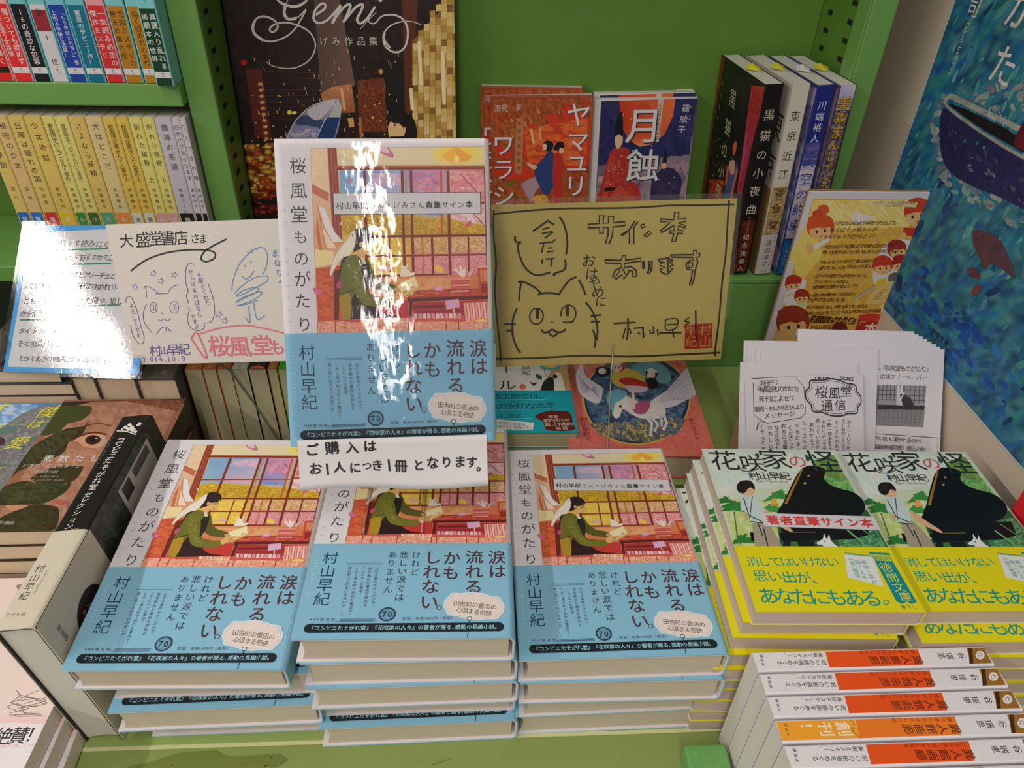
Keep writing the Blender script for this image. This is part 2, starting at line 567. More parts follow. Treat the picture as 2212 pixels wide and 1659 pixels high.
# ================================================================== STRUCTURE (walls, shelving, table)
def struct(name, bs, m, bevel=0., parent=None):
    o = link(name, boxes(name, bs, bevel), parent, m)
    if parent is None: o['kind'] = 'structure'
    return o


GREEN = mat('green_enamel_steel', (108, 156, 78), .38, grain=.06, gs=60, bump=.08, coat=.15)
GREEN_SHADED = mat('green_enamel_shaded', (92, 132, 50), .42, grain=.06, gs=30)  # same cabinet paint, with the shade inside the bays put into the colour
LIME = mat('lime_enamel_shelf', (146, 166, 92), .42, grain=.08, gs=25)
LIME2 = mat('lime_enamel_front_panel', (136, 152, 84), .45, grain=.05, gs=18, bump=.1)
DARK = mat('slot_dark', (16, 20, 12), .8)
BEIGE = mat('beige_speckled_panel', (196, 180, 160), .7, grain=.16, gs=1400, bump=.1)

floor = struct('floor', [(-3, 3, -3, 2, -.86, -.80)], mat('vinyl_floor', (150, 140, 125), .5, grain=.1, gs=8))
struct('wall_right', [(.42, .46, .05, 1.3, -.8, 1.5)], BEIGE)
struct('wall_back', [(-1.6, .46, 1.0, 1.04, -.8, 1.5)], mat('painted_wall', (190, 182, 170), .8, grain=.03, gs=20))

# display table: the rear bed and the front panel meet at a pale seam
t = thing('display_table', 'lime green steel display bed with a pale seam, under the front book stacks', 'table', Matrix.Identity(4))
link('rear_panel', boxes('rear_panel', [(-.80, .418, .2645, .80, -.03, 0)], .0008), t, LIME)
link('front_panel', boxes('front_panel', [(-.80, .418, .10, .2625, -.03, -.0004)], .0008), t, LIME2)
link('seam_strip', boxes('seam_strip', [(-.80, .418, .2622, .2648, -.02, .0003)], .0002), t, mat('seam_highlight', (205, 205, 150), .4))  # highlight along the joint, painted as a pale strip
link('apron', boxes('apron', [(-.80, .418, .10, .12, -.30, -.03)], .001), t, LIME2)
for xx in (-.79, .39):
    for yy in (.13, .76): link('leg', boxes('leg', [(xx, xx + .025, yy, yy + .025, -.80, -.03)], .001), t, GREEN)
# tape residue on the front panel
res = (112, 124, 58)
MR = Matrix.Translation((-.33, .165, 0))
for q in ([(96, 76), (118, 79), (150, 79), (163, 83), (196, 82), (203, 87), (196, 91), (163, 90), (152, 95), (128, 94), (110, 88), (98, 86)], [(210, 66), (222, 68), (228, 73), (254, 73), (251, 69), (256, 64), (228, 63), (222, 66)]):
    P = Print(.5, .1); P.poly(q, res); P.build('tape_residue', t, MR, print_mat('worn_residue', .6), eps=1e-4)
P = Print(.5, .1)
P.splat([(60, 40), (440, 40), (440, 92), (60, 92)], [(118, 136, 60), (160, 178, 92), (125, 140, 64)], 60, 1.3, 4, asp=1.7, dabs=1, wash=False)
for q in (((300, 80), (312, 84)), ((345, 76), (362, 70)), ((262, 70), (266, 62))): P.line(q, .5, (112, 128, 58))
P.build('scuff_marks', t, MR, print_mat('worn_residue', .6), eps=1e-4)['kind'] = 'stuff'

# raised ledge at the back right
t = thing('ledge_step', 'low lime green step on the display bed in front of the cabinet foot', 'shelf', Matrix.Identity(4))
link('tread', boxes('tread', [(-.155, .416, .478, .6645, .027, .031)], .0008), t, LIME)
link('riser', boxes('riser', [(-.155, .416, .478, .481, .0, .027)], .0006), t, LIME2)

# right bay cabinet
t = thing('green_cabinet', 'green steel shelf bay with slotted side posts holding the upright art book', 'shelf', Matrix.Identity(4))
link('plinth_panel', boxes('plinth_panel', [(-.155, .418, .6655, .672, .0, .136)], .0006), t, GREEN)
link('shelf_board', boxes('shelf_board', [(-.2305, .349, .6650, .792, .1365, .1420)], .0012), t, GREEN)
link('back_panel', boxes('back_panel', [(-.2305, .349, .793, .797, .1, .75)]), t, GREEN_SHADED)
for (a, b) in ((-.2535, -.2285), (.3475, .3710)):
    link('post', boxes('post', [(a, b, .690, .700, .0, .75)], .0015), t, GREEN)
for (a, b) in ((-.2335, -.2308), (.3495, .3522)):
    link('side_panel', boxes('side_panel', [(a, b, .700, .797, .0, .75)]), t, GREEN_SHADED)
link('post_lip', boxes('post_lip', [(.3455, .3475, .690, .712, .14, .75)], .0005), t, GREEN)
slot_me = boxes('slot', [(0, .0008, 0, .0095, 0, .0042)])
for i in range(26):
    for xx, yy in ((-.2310, .714), (-.2310, .765), (.3490, .722), (.3490, .768)):
        if 1:
            o = link('slot', slot_me, t, DARK); o.location = (xx, yy, .15 + i * .0160)

link('shelf_board', boxes('shelf_board', [(-.2305, .349, .6650, .792, .560, .580)], .0012), t, GREEN)  # unseen upper board, added to keep ceiling light off the bay interior

# left bay shelving
t = thing('green_bookcase', 'green steel bookcase on the left with the long rows of upright paperbacks', 'shelf', Matrix.Identity(4))
link('shelf_board', boxes('shelf_board', [(-.9, -.2540, .679, .80, .3055, .3255)], .0015), t, GREEN)
link('shelf_board', boxes('shelf_board', [(-.9, -.2540, .679, .80, .1300, .1480)], .0015), t, GREEN)
link('shelf_board', boxes('shelf_board', [(-.9, -.2540, .679, .80, .510, .530)], .0015), t, GREEN)  # out of view, added above the rows to shade them from overhead
link('back_panel', boxes('back_panel', [(-.9, -.2540, .801, .805, .0, .75)]), t, GREEN_SHADED)
link('side_panel', boxes('side_panel', [(-.2560, -.2535, .700, .80, .0, .75)]), t, GREEN_SHADED)
link('side_panel', boxes('side_panel', [(-.9, -.8975, .69, .80, .0, .75)]), t, GREEN_SHADED)
link('foot_panel', boxes('foot_panel', [(-.9, -.2560, .7600, .764, .0, .130)]), t, GREEN)

# small green end block at the foot of the right front rows
t = thing('green_book_stop', 'small green metal end block at the bottom edge beside the orange-spined row', 'bookend', Matrix.Translation((.1400, .180, 0)))
link('block', boxes('block', [(0, .0285, 0, .064, 0, .019)], .0018), t, mat('green_enamel_block', (104, 160, 88), .4, grain=.12, gs=300, bump=.2))


# ================================================================== COVER ART
WH = (222, 216, 221)
INK = (38, 36, 42)


# ---- sakura novel -------------------------------------------------------------
SQ = [(590, 302), (1058, 300), (1070.5, 955), (630, 966)]
AC, BC = (560, 280, 4.022), (560, 560, 4.016)
SW, SH, ST, SB = .1335, .194, .0235, .0735


def art_sakura():
    p = Print(SW, SH, SQ, AC); p.b = SW - .003
    P_, L, B, S, T = p.poly, p.line, p.blob, p.splat, p.text
    p.bg(WH)
    P_([(100, 88), (2010, 82), (2010, 150), (105, 165)], (216, 210, 214))
    P_([(440, 170), (2010, 150), (2060, 1800), (510, 1850)], [(232, 206, 172), (228, 216, 168), (214, 128, 90), (206, 120, 84)])
    # back wall and lamp glow
    for k, c in enumerate([(231, 216, 168), (234, 217, 148), (238, 218, 122), (242, 216, 92), (244, 212, 70)]):
        p.ell(1725, 215, 330 - k * 55, 125 - k * 18, c, n=26)
    P_([(450, 480), (600, 560), (600, 640), (460, 560)], (196, 112, 78))
    P_([(440, 170), (590, 165), (605, 560), (455, 480)], (234, 208, 172))
    S([(450, 180), (585, 175), (600, 540), (458, 470)], [(238, 212, 178), (228, 198, 160), (236, 204, 170)], 40, 38, 3)
    P_([(670, 160), (1500, 155), (1500, 315), (670, 325)], (230, 214, 176))
    P_([(1585, 232), (1712, 150), (1856, 240), (1800, 285), (1640, 285)], (238, 172, 62))
    P_([(1585, 232), (1712, 150), (1720, 285), (1640, 285)], (244, 186, 70))
    p.ell(1718, 262, 24, 34, (250, 226, 110))
    p.ell(1718, 262, 14, 22, (252, 236, 150))
    # window glass: sky, hill, blossom
    W0 = [(690, 365), (1965, 350), (1975, 930), (720, 930)]
    P_(W0, [(120, 172, 212), (226, 150, 170), (226, 190, 110), (214, 176, 60)])
    P_([(695, 370), (905, 368), (910, 740), (705, 760)], [(122, 174, 214), (136, 170, 208), (150, 176, 200), (160, 190, 190)])
    P_([(930, 368), (1240, 364), (1250, 740), (930, 730)], [(110, 164, 216), (170, 186, 220), (214, 180, 190), (200, 176, 190)])
    P_([(1325, 362), (1570, 360), (1580, 760), (1330, 740)], [(210, 150, 180), (222, 150, 168), (130, 160, 216), (118, 146, 210)])
    P_([(1650, 360), (1965, 356), (1975, 920), (1655, 920)], [(226, 160, 165), (222, 120, 130), (238, 224, 212), (226, 190, 120)])
    S([(930, 380), (1240, 375), (1245, 500), (935, 505)], [(226, 182, 198), (232, 196, 208), (208, 176, 204), (136, 176, 222)], 34, 44, 5, 1.4)
    S([(1330, 370), (1570, 365), (1575, 620), (1330, 600)], [(224, 140, 160), (214, 120, 146), (150, 150, 206), (232, 168, 180)], 46, 36, 6, 1.3)
    S([(1655, 365), (1960, 360), (1965, 640), (1660, 640)], [(222, 120, 134), (232, 168, 172), (214, 96, 112), (238, 196, 190)], 90, 34, 7, 1.2)
    S([(1655, 660), (1965, 660), (1970, 900), (1660, 880)], [(236, 220, 214), (232, 190, 196), (226, 150, 160), (242, 232, 220)], 60, 30, 8, 1.2)
    B([(712, 770), (760, 742), (830, 735), (900, 745), (1000, 740), (1100, 752), (1250, 770), (1340, 752), (1500, 790), (1640, 770), (1700, 800), (1975, 850), (1975, 930), (718, 930)], (208, 170, 44))
    S([(715, 790), (900, 755), (1240, 780), (1640, 790), (1960, 870), (1960, 925), (720, 925)], [(226, 190, 40), (196, 150, 36), (170, 132, 40), (236, 204, 60), (206, 140, 50), (150, 130, 40)], 190, 26, 9, 1.2)
    p.ell(845, 772, 22, 16, (232, 206, 50))
    # lower panes
    P_([(720, 930), (1975, 920), (1985, 1290), (760, 1290)], [(222, 186, 50), (226, 160, 110), (216, 140, 170), (236, 200, 80)])
    P_([(945, 955), (1250, 950), (1260, 1275), (960, 1275)], [(232, 200, 50), (226, 190, 80), (236, 200, 90), (240, 206, 70)])
    P_([(1330, 950), (1640, 945), (1650, 1270), (1340, 1275)], [(200, 150, 60), (222, 180, 80), (228, 160, 150), (228, 140, 130)])
    P_([(1665, 945), (1965, 940), (1975, 1260), (1670, 1265)], [(226, 170, 110), (232, 190, 200), (206, 130, 180), (212, 120, 160)])
    S([(960, 960), (1250, 955), (1258, 1270), (965, 1270)], [(240, 210, 60), (226, 180, 50), (244, 222, 110), (228, 190, 100)], 60, 24, 10)
    S([(1335, 955), (1960, 945), (1970, 1080), (1340, 1085)], [(206, 150, 50), (232, 200, 90), (176, 120, 50), (236, 190, 180), (238, 222, 150), (222, 130, 120)], 120, 20, 11, 1.2)
    S([(1340, 1110), (1965, 1100), (1975, 1255), (1345, 1265)], [(214, 120, 160), (228, 150, 160), (236, 176, 150), (206, 110, 150), (240, 200, 190), (232, 120, 110)], 120, 20, 12, 1.2)
    # woodwork
    wd, wl, w2 = (132, 52, 36), (176, 84, 58), (160, 66, 44)
    P_([(585, 162), (665, 158), (722, 990), (640, 1000)], wl)
    for q in (((600, 165), (655, 990)), ((628, 165), (684, 990)), ((652, 160), (708, 985))): L(q, 12, (134, 56, 42))
    P_([(665, 322), (1995, 318), (1995, 352), (668, 362)], w2); L([(665, 330), (1995, 324)], 9, (196, 106, 60)); L([(668, 350), (1995, 342)], 9, (118, 46, 36))
    P_([(1955, 340), (1998, 338), (2010, 1225), (1975, 1225)], w2); L([(1965, 345), (1985, 1220)], 10, (118, 42, 34))
    for (x0, x1, w) in ((912, 935, 26), (1238, 1262, 24), (1316, 1338, 24), (1640, 1660, 26)): L([(x0, 365), (x1, 1280)], w, wd)
    L([(1580, 365), (1590, 930)], 20, (206, 96, 80)); L([(1270, 365), (1285, 930)], 9, (190, 130, 130))
    L([(1415, 950), (1430, 1270)], 13, (200, 110, 80)); L([(1500, 950), (1510, 1270)], 20, wd); L([(1818, 945), (1822, 1260)], 16, wd); L([(1128, 955), (1138, 1280)], 15, w2)
    L([(940, 943), (1975, 932)], 22, wd); L([(940, 1115), (1975, 1100)], 17, (150, 56, 50)); L([(1660, 655), (1965, 645)], 20, w2); L([(700, 690), (1640, 668)], 16, w2)
    P_([(740, 1278), (1665, 1268), (1668, 1292), (745, 1302)], (126, 48, 38))
    for q in (((1820, 690), (1900, 780), (1960, 850)), ((1760, 400), (1820, 470), (1905, 560)), ((1500, 440), (1560, 490))): p.curve(list(q), 8, (176, 70, 76))
    B([(1790, 850), (1815, 815), (1845, 805), (1835, 850), (1805, 862)], (222, 90, 140)); p.ell(780, 455, 14, 22, (206, 120, 150)); p.ell(1488, 728, 12, 12, (216, 80, 120))
    # curtain pages
    P_([(505, 670), (560, 690), (640, 900), (725, 985), (665, 1050), (575, 1050), (530, 900)], (222, 150, 96))
    P_([(505, 670), (562, 695), (655, 905), (725, 985), (640, 990), (575, 880)], (232, 226, 226))
    P_([(520, 760), (560, 880), (640, 1000), (672, 1045), (590, 1045), (548, 930)], (240, 214, 190)); L([(505, 670), (575, 1035), (545, 1070)], 7, (186, 120, 90))
    P_([(480, 1050), (640, 1070), (650, 1180), (490, 1215)], (236, 218, 160))
    P_([(500, 760), (545, 1060), (520, 1062), (490, 900)], (206, 112, 70))
    # low wall, chair
    P_([(492, 1222), (715, 1195), (760, 1700), (515, 1700)], [(206, 86, 50), (196, 74, 46), (212, 100, 74), (206, 84, 64)])
    S([(500, 1240), (640, 1220), (690, 1640), (520, 1650)], [(214, 96, 60), (222, 120, 72), (196, 70, 48)], 60, 34, 13, 1.5)
    P_([(645, 1245), (705, 1225), (690, 1700), (650, 1700)], (112, 42, 38))
    # desk front, floor
    P_([(960, 1300), (2010, 1270), (2040, 1720), (900, 1720)], [(222, 150, 96), (216, 130, 80), (206, 70, 62), (200, 60, 54)])
    P_([(1300, 1310), (1665, 1300), (1665, 1400), (1310, 1420)], (222, 156, 104)); S([(980, 1310), (1660, 1300), (1650, 1400), (1000, 1420)], [(228, 164, 110), (216, 136, 84), (234, 180, 130)], 50, 34, 14, 2)
    P_([(1300, 1415), (2020, 1395), (2020, 1470), (1285, 1480)], (178, 56, 52)); S([(1310, 1425), (2010, 1405), (2010, 1462), (1300, 1472)], [(206, 92, 70), (226, 140, 96), (160, 44, 46), (214, 70, 60)], 60, 22, 15, 2.2)
    P_([(1283, 1482), (2010, 1462), (2012, 1492), (1330, 1512), (1318, 1850), (1290, 1850), (1300, 1530)], (98, 34, 40))
    P_([(960, 1500), (1290, 1500), (1290, 1830), (900, 1830)], (198, 62, 58)); P_([(1330, 1520), (1990, 1500), (1990, 1760), (1330, 1760)], (176, 56, 58))
    L([(1340, 1560), (1630, 1550)], 22, (118, 36, 44)); L([(1340, 1600), (1800, 1590)], 14, (150, 44, 50))
    # desk things: lamp, stacked books, shelf box
    p.ell(1560, 1400, 46, 18, (206, 150, 190)); p.ell(1560, 1396, 30, 11, (226, 180, 206)); p.curve([(1600, 1385), (1640, 1290), (1640, 1220), (1600, 1180), (1560, 1200)], 8, (190, 150, 160))
    B([(1525, 1205), (1560, 1195), (1600, 1235), (1590, 1262), (1540, 1240)], (246, 206, 70)); 
    for k in range(5): P_([(1668, 1310 + k * 26), (1838 - k * 4, 1306 + k * 26), (1834 - k * 4, 1324 + k * 26), (1662, 1330 + k * 26)], (214, 100, 96) if k % 2 else (232, 150, 140)); L([(1668, 1330 + k * 26), (1830, 1326 + k * 26)], 4, (130, 40, 46))
    for q in ((1690, 1228), (1735, 1205), (1775, 1225)): P_([(q[0], q[1]), (q[0] + 22, q[1] - 4), (1790, 1296), (1760, 1300)], (240, 222, 214))
    P_([(1800, 1280), (1850, 1215), (1885, 1215), (1835, 1300)], (232, 180, 176)); L([(1800, 1280), (1850, 1215), (1885, 1215), (1835, 1300)], 4, (150, 60, 60))
    P_([(1895, 1215), (2012, 1205), (2015, 1440), (1915, 1445)], (196, 84, 56)); P_([(1920, 1245), (2008, 1240), (2010, 1330), (1930, 1335)], (226, 150, 100))
    for k in range(6): L([(1935 + k * 13, 1250), (1940 + k * 13, 1330)], 3, (150, 60, 44))
    P_([(1925, 1360), (2010, 1355), (2012, 1430), (1935, 1435)], (160, 46, 44)); L([(1890, 1215), (2012, 1206)], 10, (238, 190, 160))
    # white cat on the sill
    B([(1230, 1255), (1235, 1215), (1270, 1200), (1290, 1235), (1340, 1250), (1350, 1275), (1300, 1290), (1225, 1290)], (240, 232, 216)); P_([(1225, 1215), (1235, 1175), (1258, 1205)], (240, 232, 216)); P_([(1270, 1205), (1292, 1170), (1292, 1220)], (236, 226, 208)); p.ell(1320, 1250, 14, 9, (196, 120, 50)); p.ell(1085, 1222, 56, 16, (232, 168, 200), rot=.05)
    # bird
    B([(800, 905), (835, 890), (852, 930), (835, 1010), (800, 1080), (770, 1130), (765, 1160), (735, 1130), (700, 1150), (650, 1230), (620, 1290), (615, 1240), (640, 1150), (690, 1060), (760, 975)], (238, 230, 214))
    p.curve([(790, 915), (745, 985), (680, 1075), (640, 1150), (618, 1240)], 6, (200, 190, 170)); p.ell(808, 930, 6, 6, (40, 30, 30)); B([(838, 930), (858, 945), (845, 960)], (120, 100, 90)); L([(700, 1090), (650, 1200)], 4, (210, 198, 176)); L([(760, 1040), (720, 1130)], 4, (210, 198, 176))
    # man: apron, jacket, arms, head
    B([(710, 1160), (790, 1110), (900, 1130), (960, 1240), (950, 1420), (1010, 1560), (1100, 1620), (1240, 1640), (1000, 1650), (940, 1700), (930, 1790), (860, 1800), (730, 1560), (700, 1420)], (52, 32, 34))
    B([(722, 1180), (790, 1105), (860, 1110), (900, 1150), (880, 1230), (860, 1340), (830, 1420), (800, 1500), (770, 1560), (700, 1500), (700, 1350)], (112, 112, 44))
    B([(700, 1450), (775, 1430), (800, 1520), (790, 1660), (740, 1680), (700, 1560)], (176, 144, 40)); L([(700, 1450), (860, 1390)], 9, (44, 32, 26))
    B([(945, 1150), (1000, 1260), (1070, 1330), (1160, 1360), (1200, 1390), (1190, 1430), (1090, 1425), (1000, 1400), (945, 1340), (920, 1240)], (94, 92, 38))
    B([(770, 1150), (840, 1170), (890, 1260), (920, 1370), (960, 1440), (1060, 1470), (1150, 1470), (1170, 1510), (1130, 1550), (980, 1550), (890, 1520), (830, 1430), (780, 1330), (745, 1240)], (120, 118, 46))
    S([(780, 1170), (860, 1220), (890, 1400), (980, 1500), (1130, 1520), (950, 1530), (860, 1470), (790, 1320)], [(136, 132, 56), (104, 104, 40), (150, 144, 66), (94, 92, 36)], 46, 26, 16, 1.6)
    p.curve([(860, 1240), (900, 1350), (950, 1440), (1050, 1470)], 6, (70, 70, 30)); B([(900, 1130), (950, 1190), (965, 1280), (950, 1400), (915, 1330), (905, 1220)], (46, 40, 36)); P_([(870, 1110), (905, 1120), (930, 1180), (900, 1180)], (232, 220, 200))
    B([(1155, 1460), (1215, 1415), (1290, 1400), (1310, 1415), (1260, 1450), (1240, 1475), (1190, 1510), (1165, 1500)], (226, 176, 116)); L([(1235, 1440), (1280, 1425)], 5, (80, 50, 36)); L([(1240, 1460), (1270, 1450)], 5, (80, 50, 36)); B([(1165, 1395), (1215, 1385), (1230, 1410), (1180, 1425)], (216, 166, 110))
    P_([(1195, 1370), (1350, 1290), (1380, 1375), (1250, 1440)], (240, 228, 176)); P_([(1240, 1450), (1380, 1375), (1400, 1395), (1250, 1490)], (226, 200, 120)); L([(1245, 1480), (1395, 1392)], 6, (180, 130, 60)); p.ell(1335, 1385, 18, 8, (206, 130, 180), rot=-.3)
    B([(1150, 1465), (1210, 1430), (1270, 1415), (1300, 1412), (1250, 1450), (1235, 1480), (1180, 1515)], (226, 176, 116)); L([(1225, 1450), (1275, 1425)], 5, (90, 56, 40)); L([(1230, 1468), (1262, 1450)], 5, (90, 56, 40))
    B([(865, 985), (900, 970), (970, 990), (985, 1050), (965, 1105), (905, 1100), (905, 1130), (850, 1110), (835, 1075), (855, 1040)], (228, 182, 116))
    B([(835, 880), (880, 862), (950, 880), (985, 925), (992, 985), (975, 955), (970, 1000), (950, 990), (920, 1000), (900, 1005), (890, 1040), (850, 1062), (815, 1075), (830, 1010), (838, 950)], (48, 34, 38))
    p.ell(880, 1012, 15, 22, (222, 170, 108)); p.curve([(905, 1005), (940, 1000), (975, 1005)], 4, (40, 30, 34)); p.ring(955, 1016, 22, 15, 4, (50, 34, 36)); p.ring(965, 1016, 12, 13, 3, (50, 34, 36)); L([(945, 1078), (966, 1076)], 4, (160, 80, 60))
    # petals
    B([(1025, 155), (1060, 130), (1110, 150), (1165, 225), (1155, 250), (1105, 235), (1040, 200)], (196, 120, 150)); B([(1040, 160), (1068, 142), (1100, 158), (1130, 205), (1090, 210), (1052, 188)], (232, 196, 210))
    B([(465, 1390), (520, 1400), (550, 1430), (500, 1450)], (216, 116, 150)); B([(670, 1370), (690, 1330), (720, 1345), (690, 1400)], (196, 80, 130)); B([(695, 830), (715, 812), (722, 825), (705, 842)], (236, 200, 206))
    # foreground book row
    p.c = BC
    P_([(515, 545), (2045, 500), (2060, 690), (518, 700)], (206, 92, 82))
    for k in range(11): x = 1340 + k * 38; P_([(x, 490), (x + 30, 488), (x + 34, 530), (x + 6, 532)], [(236, 190, 196), (226, 150, 170), (240, 214, 200)][k % 3])
    P_([(1770, 395), (2020, 375), (2040, 620), (1800, 640)], (214, 90, 90))
    for k in range(11): x = 1775 + k * 24; P_([(x, 400 - k), (x + 16, 398 - k), (x + 34, 560), (x + 18, 562)], (240, 206, 196) if k % 2 else (232, 170, 160))
    P_([(1610, 378), (1730, 362), (1745, 432), (1625, 455)], (222, 176, 206)); L([(1685, 445), (1692, 485)], 9, (240, 220, 220)); L([(1610, 378), (1730, 362), (1745, 432), (1625, 455), (1610, 378)], 4, (190, 110, 150))
    for (x0, x1, c) in ((515, 640, (238, 196, 120)), (650, 740, (240, 190, 170)), (830, 870, (190, 46, 50)), (990, 1290, (240, 214, 196)), (1330, 1640, (226, 130, 110)), (1640, 1740, (206, 70, 66)), (1740, 2060, (238, 196, 160))):
        P_([(x0, 560), (x1, 552), (x1 + 5, 690), (x0 - 5, 690)], c)
    for k in range(9): x = 1010 + k * 32; P_([(x, 528), (x + 26, 526), (x + 30, 555), (x + 4, 556)], [(240, 216, 190), (232, 170, 160), (236, 200, 130)][k % 3])
    P_([(1060, 590), (1245, 584), (1245, 690), (1060, 690)], (240, 228, 220)); P_([(1385, 590), (1590, 582), (1590, 690), (1385, 690)], (236, 170, 100)); T('四月の森', (1430, 628), (1560, 622), 44, (244, 228, 200))
    P_([(935, 560), (965, 555), (905, 680), (880, 690)], (240, 190, 180)); P_([(770, 560), (810, 555), (860, 690), (820, 690)], (190, 40, 48)); p.ell(600, 600, 60, 46, (240, 212, 140)); p.ell(600, 600, 44, 32, (244, 224, 170))
    B([(1810, 600), (1860, 540), (1960, 530), (2030, 570), (2040, 640), (1900, 665), (1820, 650)], (232, 150, 90)); B([(1830, 600), (1880, 550), (1960, 545), (2010, 590), (1990, 640), (1880, 645)], (244, 220, 140))
    S([(520, 560), (2040, 560), (2045, 680), (520, 685)], [(246, 224, 200), (206, 60, 60), (240, 190, 130), (222, 110, 96), (238, 176, 170)], 130, 15, 17, 1.5)
    for x in (660, 745, 980, 1295, 1345, 1620, 1730): L([(x, 560), (x + 3, 690)], 8, (184, 40, 46))
    p.c = AC
    P_([(80, 90), (438, 168), (512, 1850), (90, 1850)], WH); P_([(80, 60), (2010, 60), (2010, 150), (438, 168), (80, 168)], WH)
    for ch, x, y, z in (('桜', 332, 322, 150), ('風', 338, 540, 155), ('堂', 345, 748, 158), ('も', 358, 945, 128), ('の', 365, 1132, 142), ('が', 376, 1312, 152), ('た', 380, 1500, 142), ('り', 396, 1705, 140)):
        p.char(ch, x, y, z, (62, 58, 66), bold=-.006)
    for ch, x, y in (('F', 208, 497), ('U', 213, 605), ('D', 218, 716), ('O', 228, 828), ('S', 238, 1056), ('T', 243, 1160), ('O', 251, 1272), ('R', 256, 1370), ('I', 262, 1470), ('E', 268, 1580), ('S', 275, 1680)): p.char(ch, x, y, 34, (196, 160, 160), rot=-1.57)
    B([(465, 1390), (520, 1400), (552, 1430), (500, 1452)], (214, 112, 150))
    return p


def art_sakura_band():
    p = Print(SW, SB, None); full = Print(SW, SH, SQ, BC)
    p.H, p.c = full.H, BC; p.b = SW - .003
    T, L = p.text, p.line
    p.raw([(0, SB), (SW, SB), (SW, 0), (0, 0)], [(3, 2, 1, 0)], lin((132, 184, 210)))
    nv, pu = (28, 62, 92), (70, 62, 92)
    for ch, x, y in (('村', 416, 818), ('山', 424, 965), ('早', 434, 1108), ('紀', 442, 1250)): p.char(ch, x, y, 142, nv, bold=.002)
    T('Saki Murayama', (302, 850), (322, 1240), 34, (200, 220, 232), turn=True)
    for q in (((570, 873), (893, 868)), ((571, 887), (893, 882)), ((598, 1452), (915, 1446)), ((598, 1465), (915, 1458))): L(q, 3.5, (66, 92, 120))
    for t, a, b in (('万引き事件がきっかけで、', (848, 932), (880, 1310)), ('長年勤めた書店を辞める', (790, 932), (815, 1305)), ('ことになった青年。', (732, 928), (756, 1195)), ('しかしある町で訪れた書店で、', (676, 928), (705, 1395)), ('彼に思いがけない出会いが……。', (612, 928), (645, 1410))): T(t, a, b, 34, pu, True)
    T('ありません', (965, 775), (980, 1150), 80, (58, 66, 88), True); T('悲しい涙では', (1068, 775), (1087, 1225), 84, (58, 66, 88), True); T('けれど', (1180, 775), (1186, 962), 82, (58, 66, 88), True)
    br = (82, 52, 58)
    T('しれない', (1330, 802), (1342, 1268), 160, br, True, bold=.012); p.ring(1430, 1322, 20, 20, 6, br)
    T('かも', (1500, 806), (1503, 970), 158, br, True, bold=.012); T('流れる', (1700, 790), (1705, 1112), 162, br, True, bold=.012); T('涙は', (1900, 792), (1906, 945), 160, br, True, bold=.012)
    # cartouche
    out = []
    for i in range(48):
        a = 2 * math.pi * i / 48; r = 1 + .055 * math.cos(a * 8) * (1 if abs(math.cos(a)) < .9 else .3)
        x = 250 * r * math.copysign(abs(math.cos(a)) ** .72, math.cos(a)); y = 128 * r * math.copysign(abs(math.sin(a)) ** .72, math.sin(a)); out.append((1718 + x * .995 - y * .09, 1302 + x * .09 + y))
    p.poly(out, (214, 222, 228)); mid = (1718, 1302)
    p.poly([(mid[0] + (x - mid[0]) * .93, mid[1] + (y - mid[1]) * .9) for x, y in out], (150, 180, 198)); p.poly([(mid[0] + (x - mid[0]) * .92, mid[1] + (y - mid[1]) * .885) for x, y in out], (226, 212, 204))
    T('田舎町の書店の', (1572, 1278), (1880, 1312), 56, (60, 50, 52)); T('心温まる奇跡', (1596, 1342), (1840, 1372), 54, (60, 50, 52))
    # anniversary seal
    p.ell(1012, 1392, 70, 66, (40, 60, 84), n=30); p.ring(1012, 1392, 54, 50, 4, (130, 180, 204)); p.ell(1012, 1392, 50, 46, (104, 160, 190)); T('70', (988, 1394), (1034, 1394), 72, (34, 44, 62), bold=.03)
    p.H = None; p.a = 0
    # lower part in millimetres (covered on the display copy)
    bar = (26, 36, 44); y0, y1, r = 4.3, 10.6, 3.1
    pts = [(6.5 + r - r * math.sin(a), (y0 + y1) / 2 + r * math.cos(a)) for a in np.linspace(0, math.pi, 9)] + [(124 + r * math.sin(a), (y0 + y1) / 2 - r * math.cos(a)) for a in np.linspace(0, math.pi, 9)]
    p.poly(pts, bar)
    T('『コンビニたそがれ堂』『花咲家の人々』の著者が贈る、感動の長編小説。', (11, 7.5), (122.5, 7.5), 3.5, (160, 212, 230), bold=.012)
    p.ring(106, 13.4, 1.4, 1.4, .4, (40, 60, 84)); L([(106, 12), (105, 0)], .4, (40, 60, 84))
    T('定価：本体1,600円（税別）', (66, 13.8), (96, 13.8), 2.3, pu); T('PHP研究所', (9.5, 13.4), (23, 13.4), 2.4, pu); L([(27, 12.6), (49, 12.6)], .3, (66, 92, 120)); L([(27, 13.6), (49, 13.6)], .3, (66, 92, 120))
    return p


def spine_sakura():
    p = SP(ST, SH, True)
    p.bg((214, 208, 210)); p.text('桜風堂ものがたり', (ST * 500, 178), (ST * 500, 100), 10.5, (62, 58, 66), True)
    b = SP(ST, SB, True); b.bg((130, 182, 208)); b.text('村山早紀', (ST * 500, 60), (ST * 500, 30), 8, (28, 62, 92), True)
    return p, b


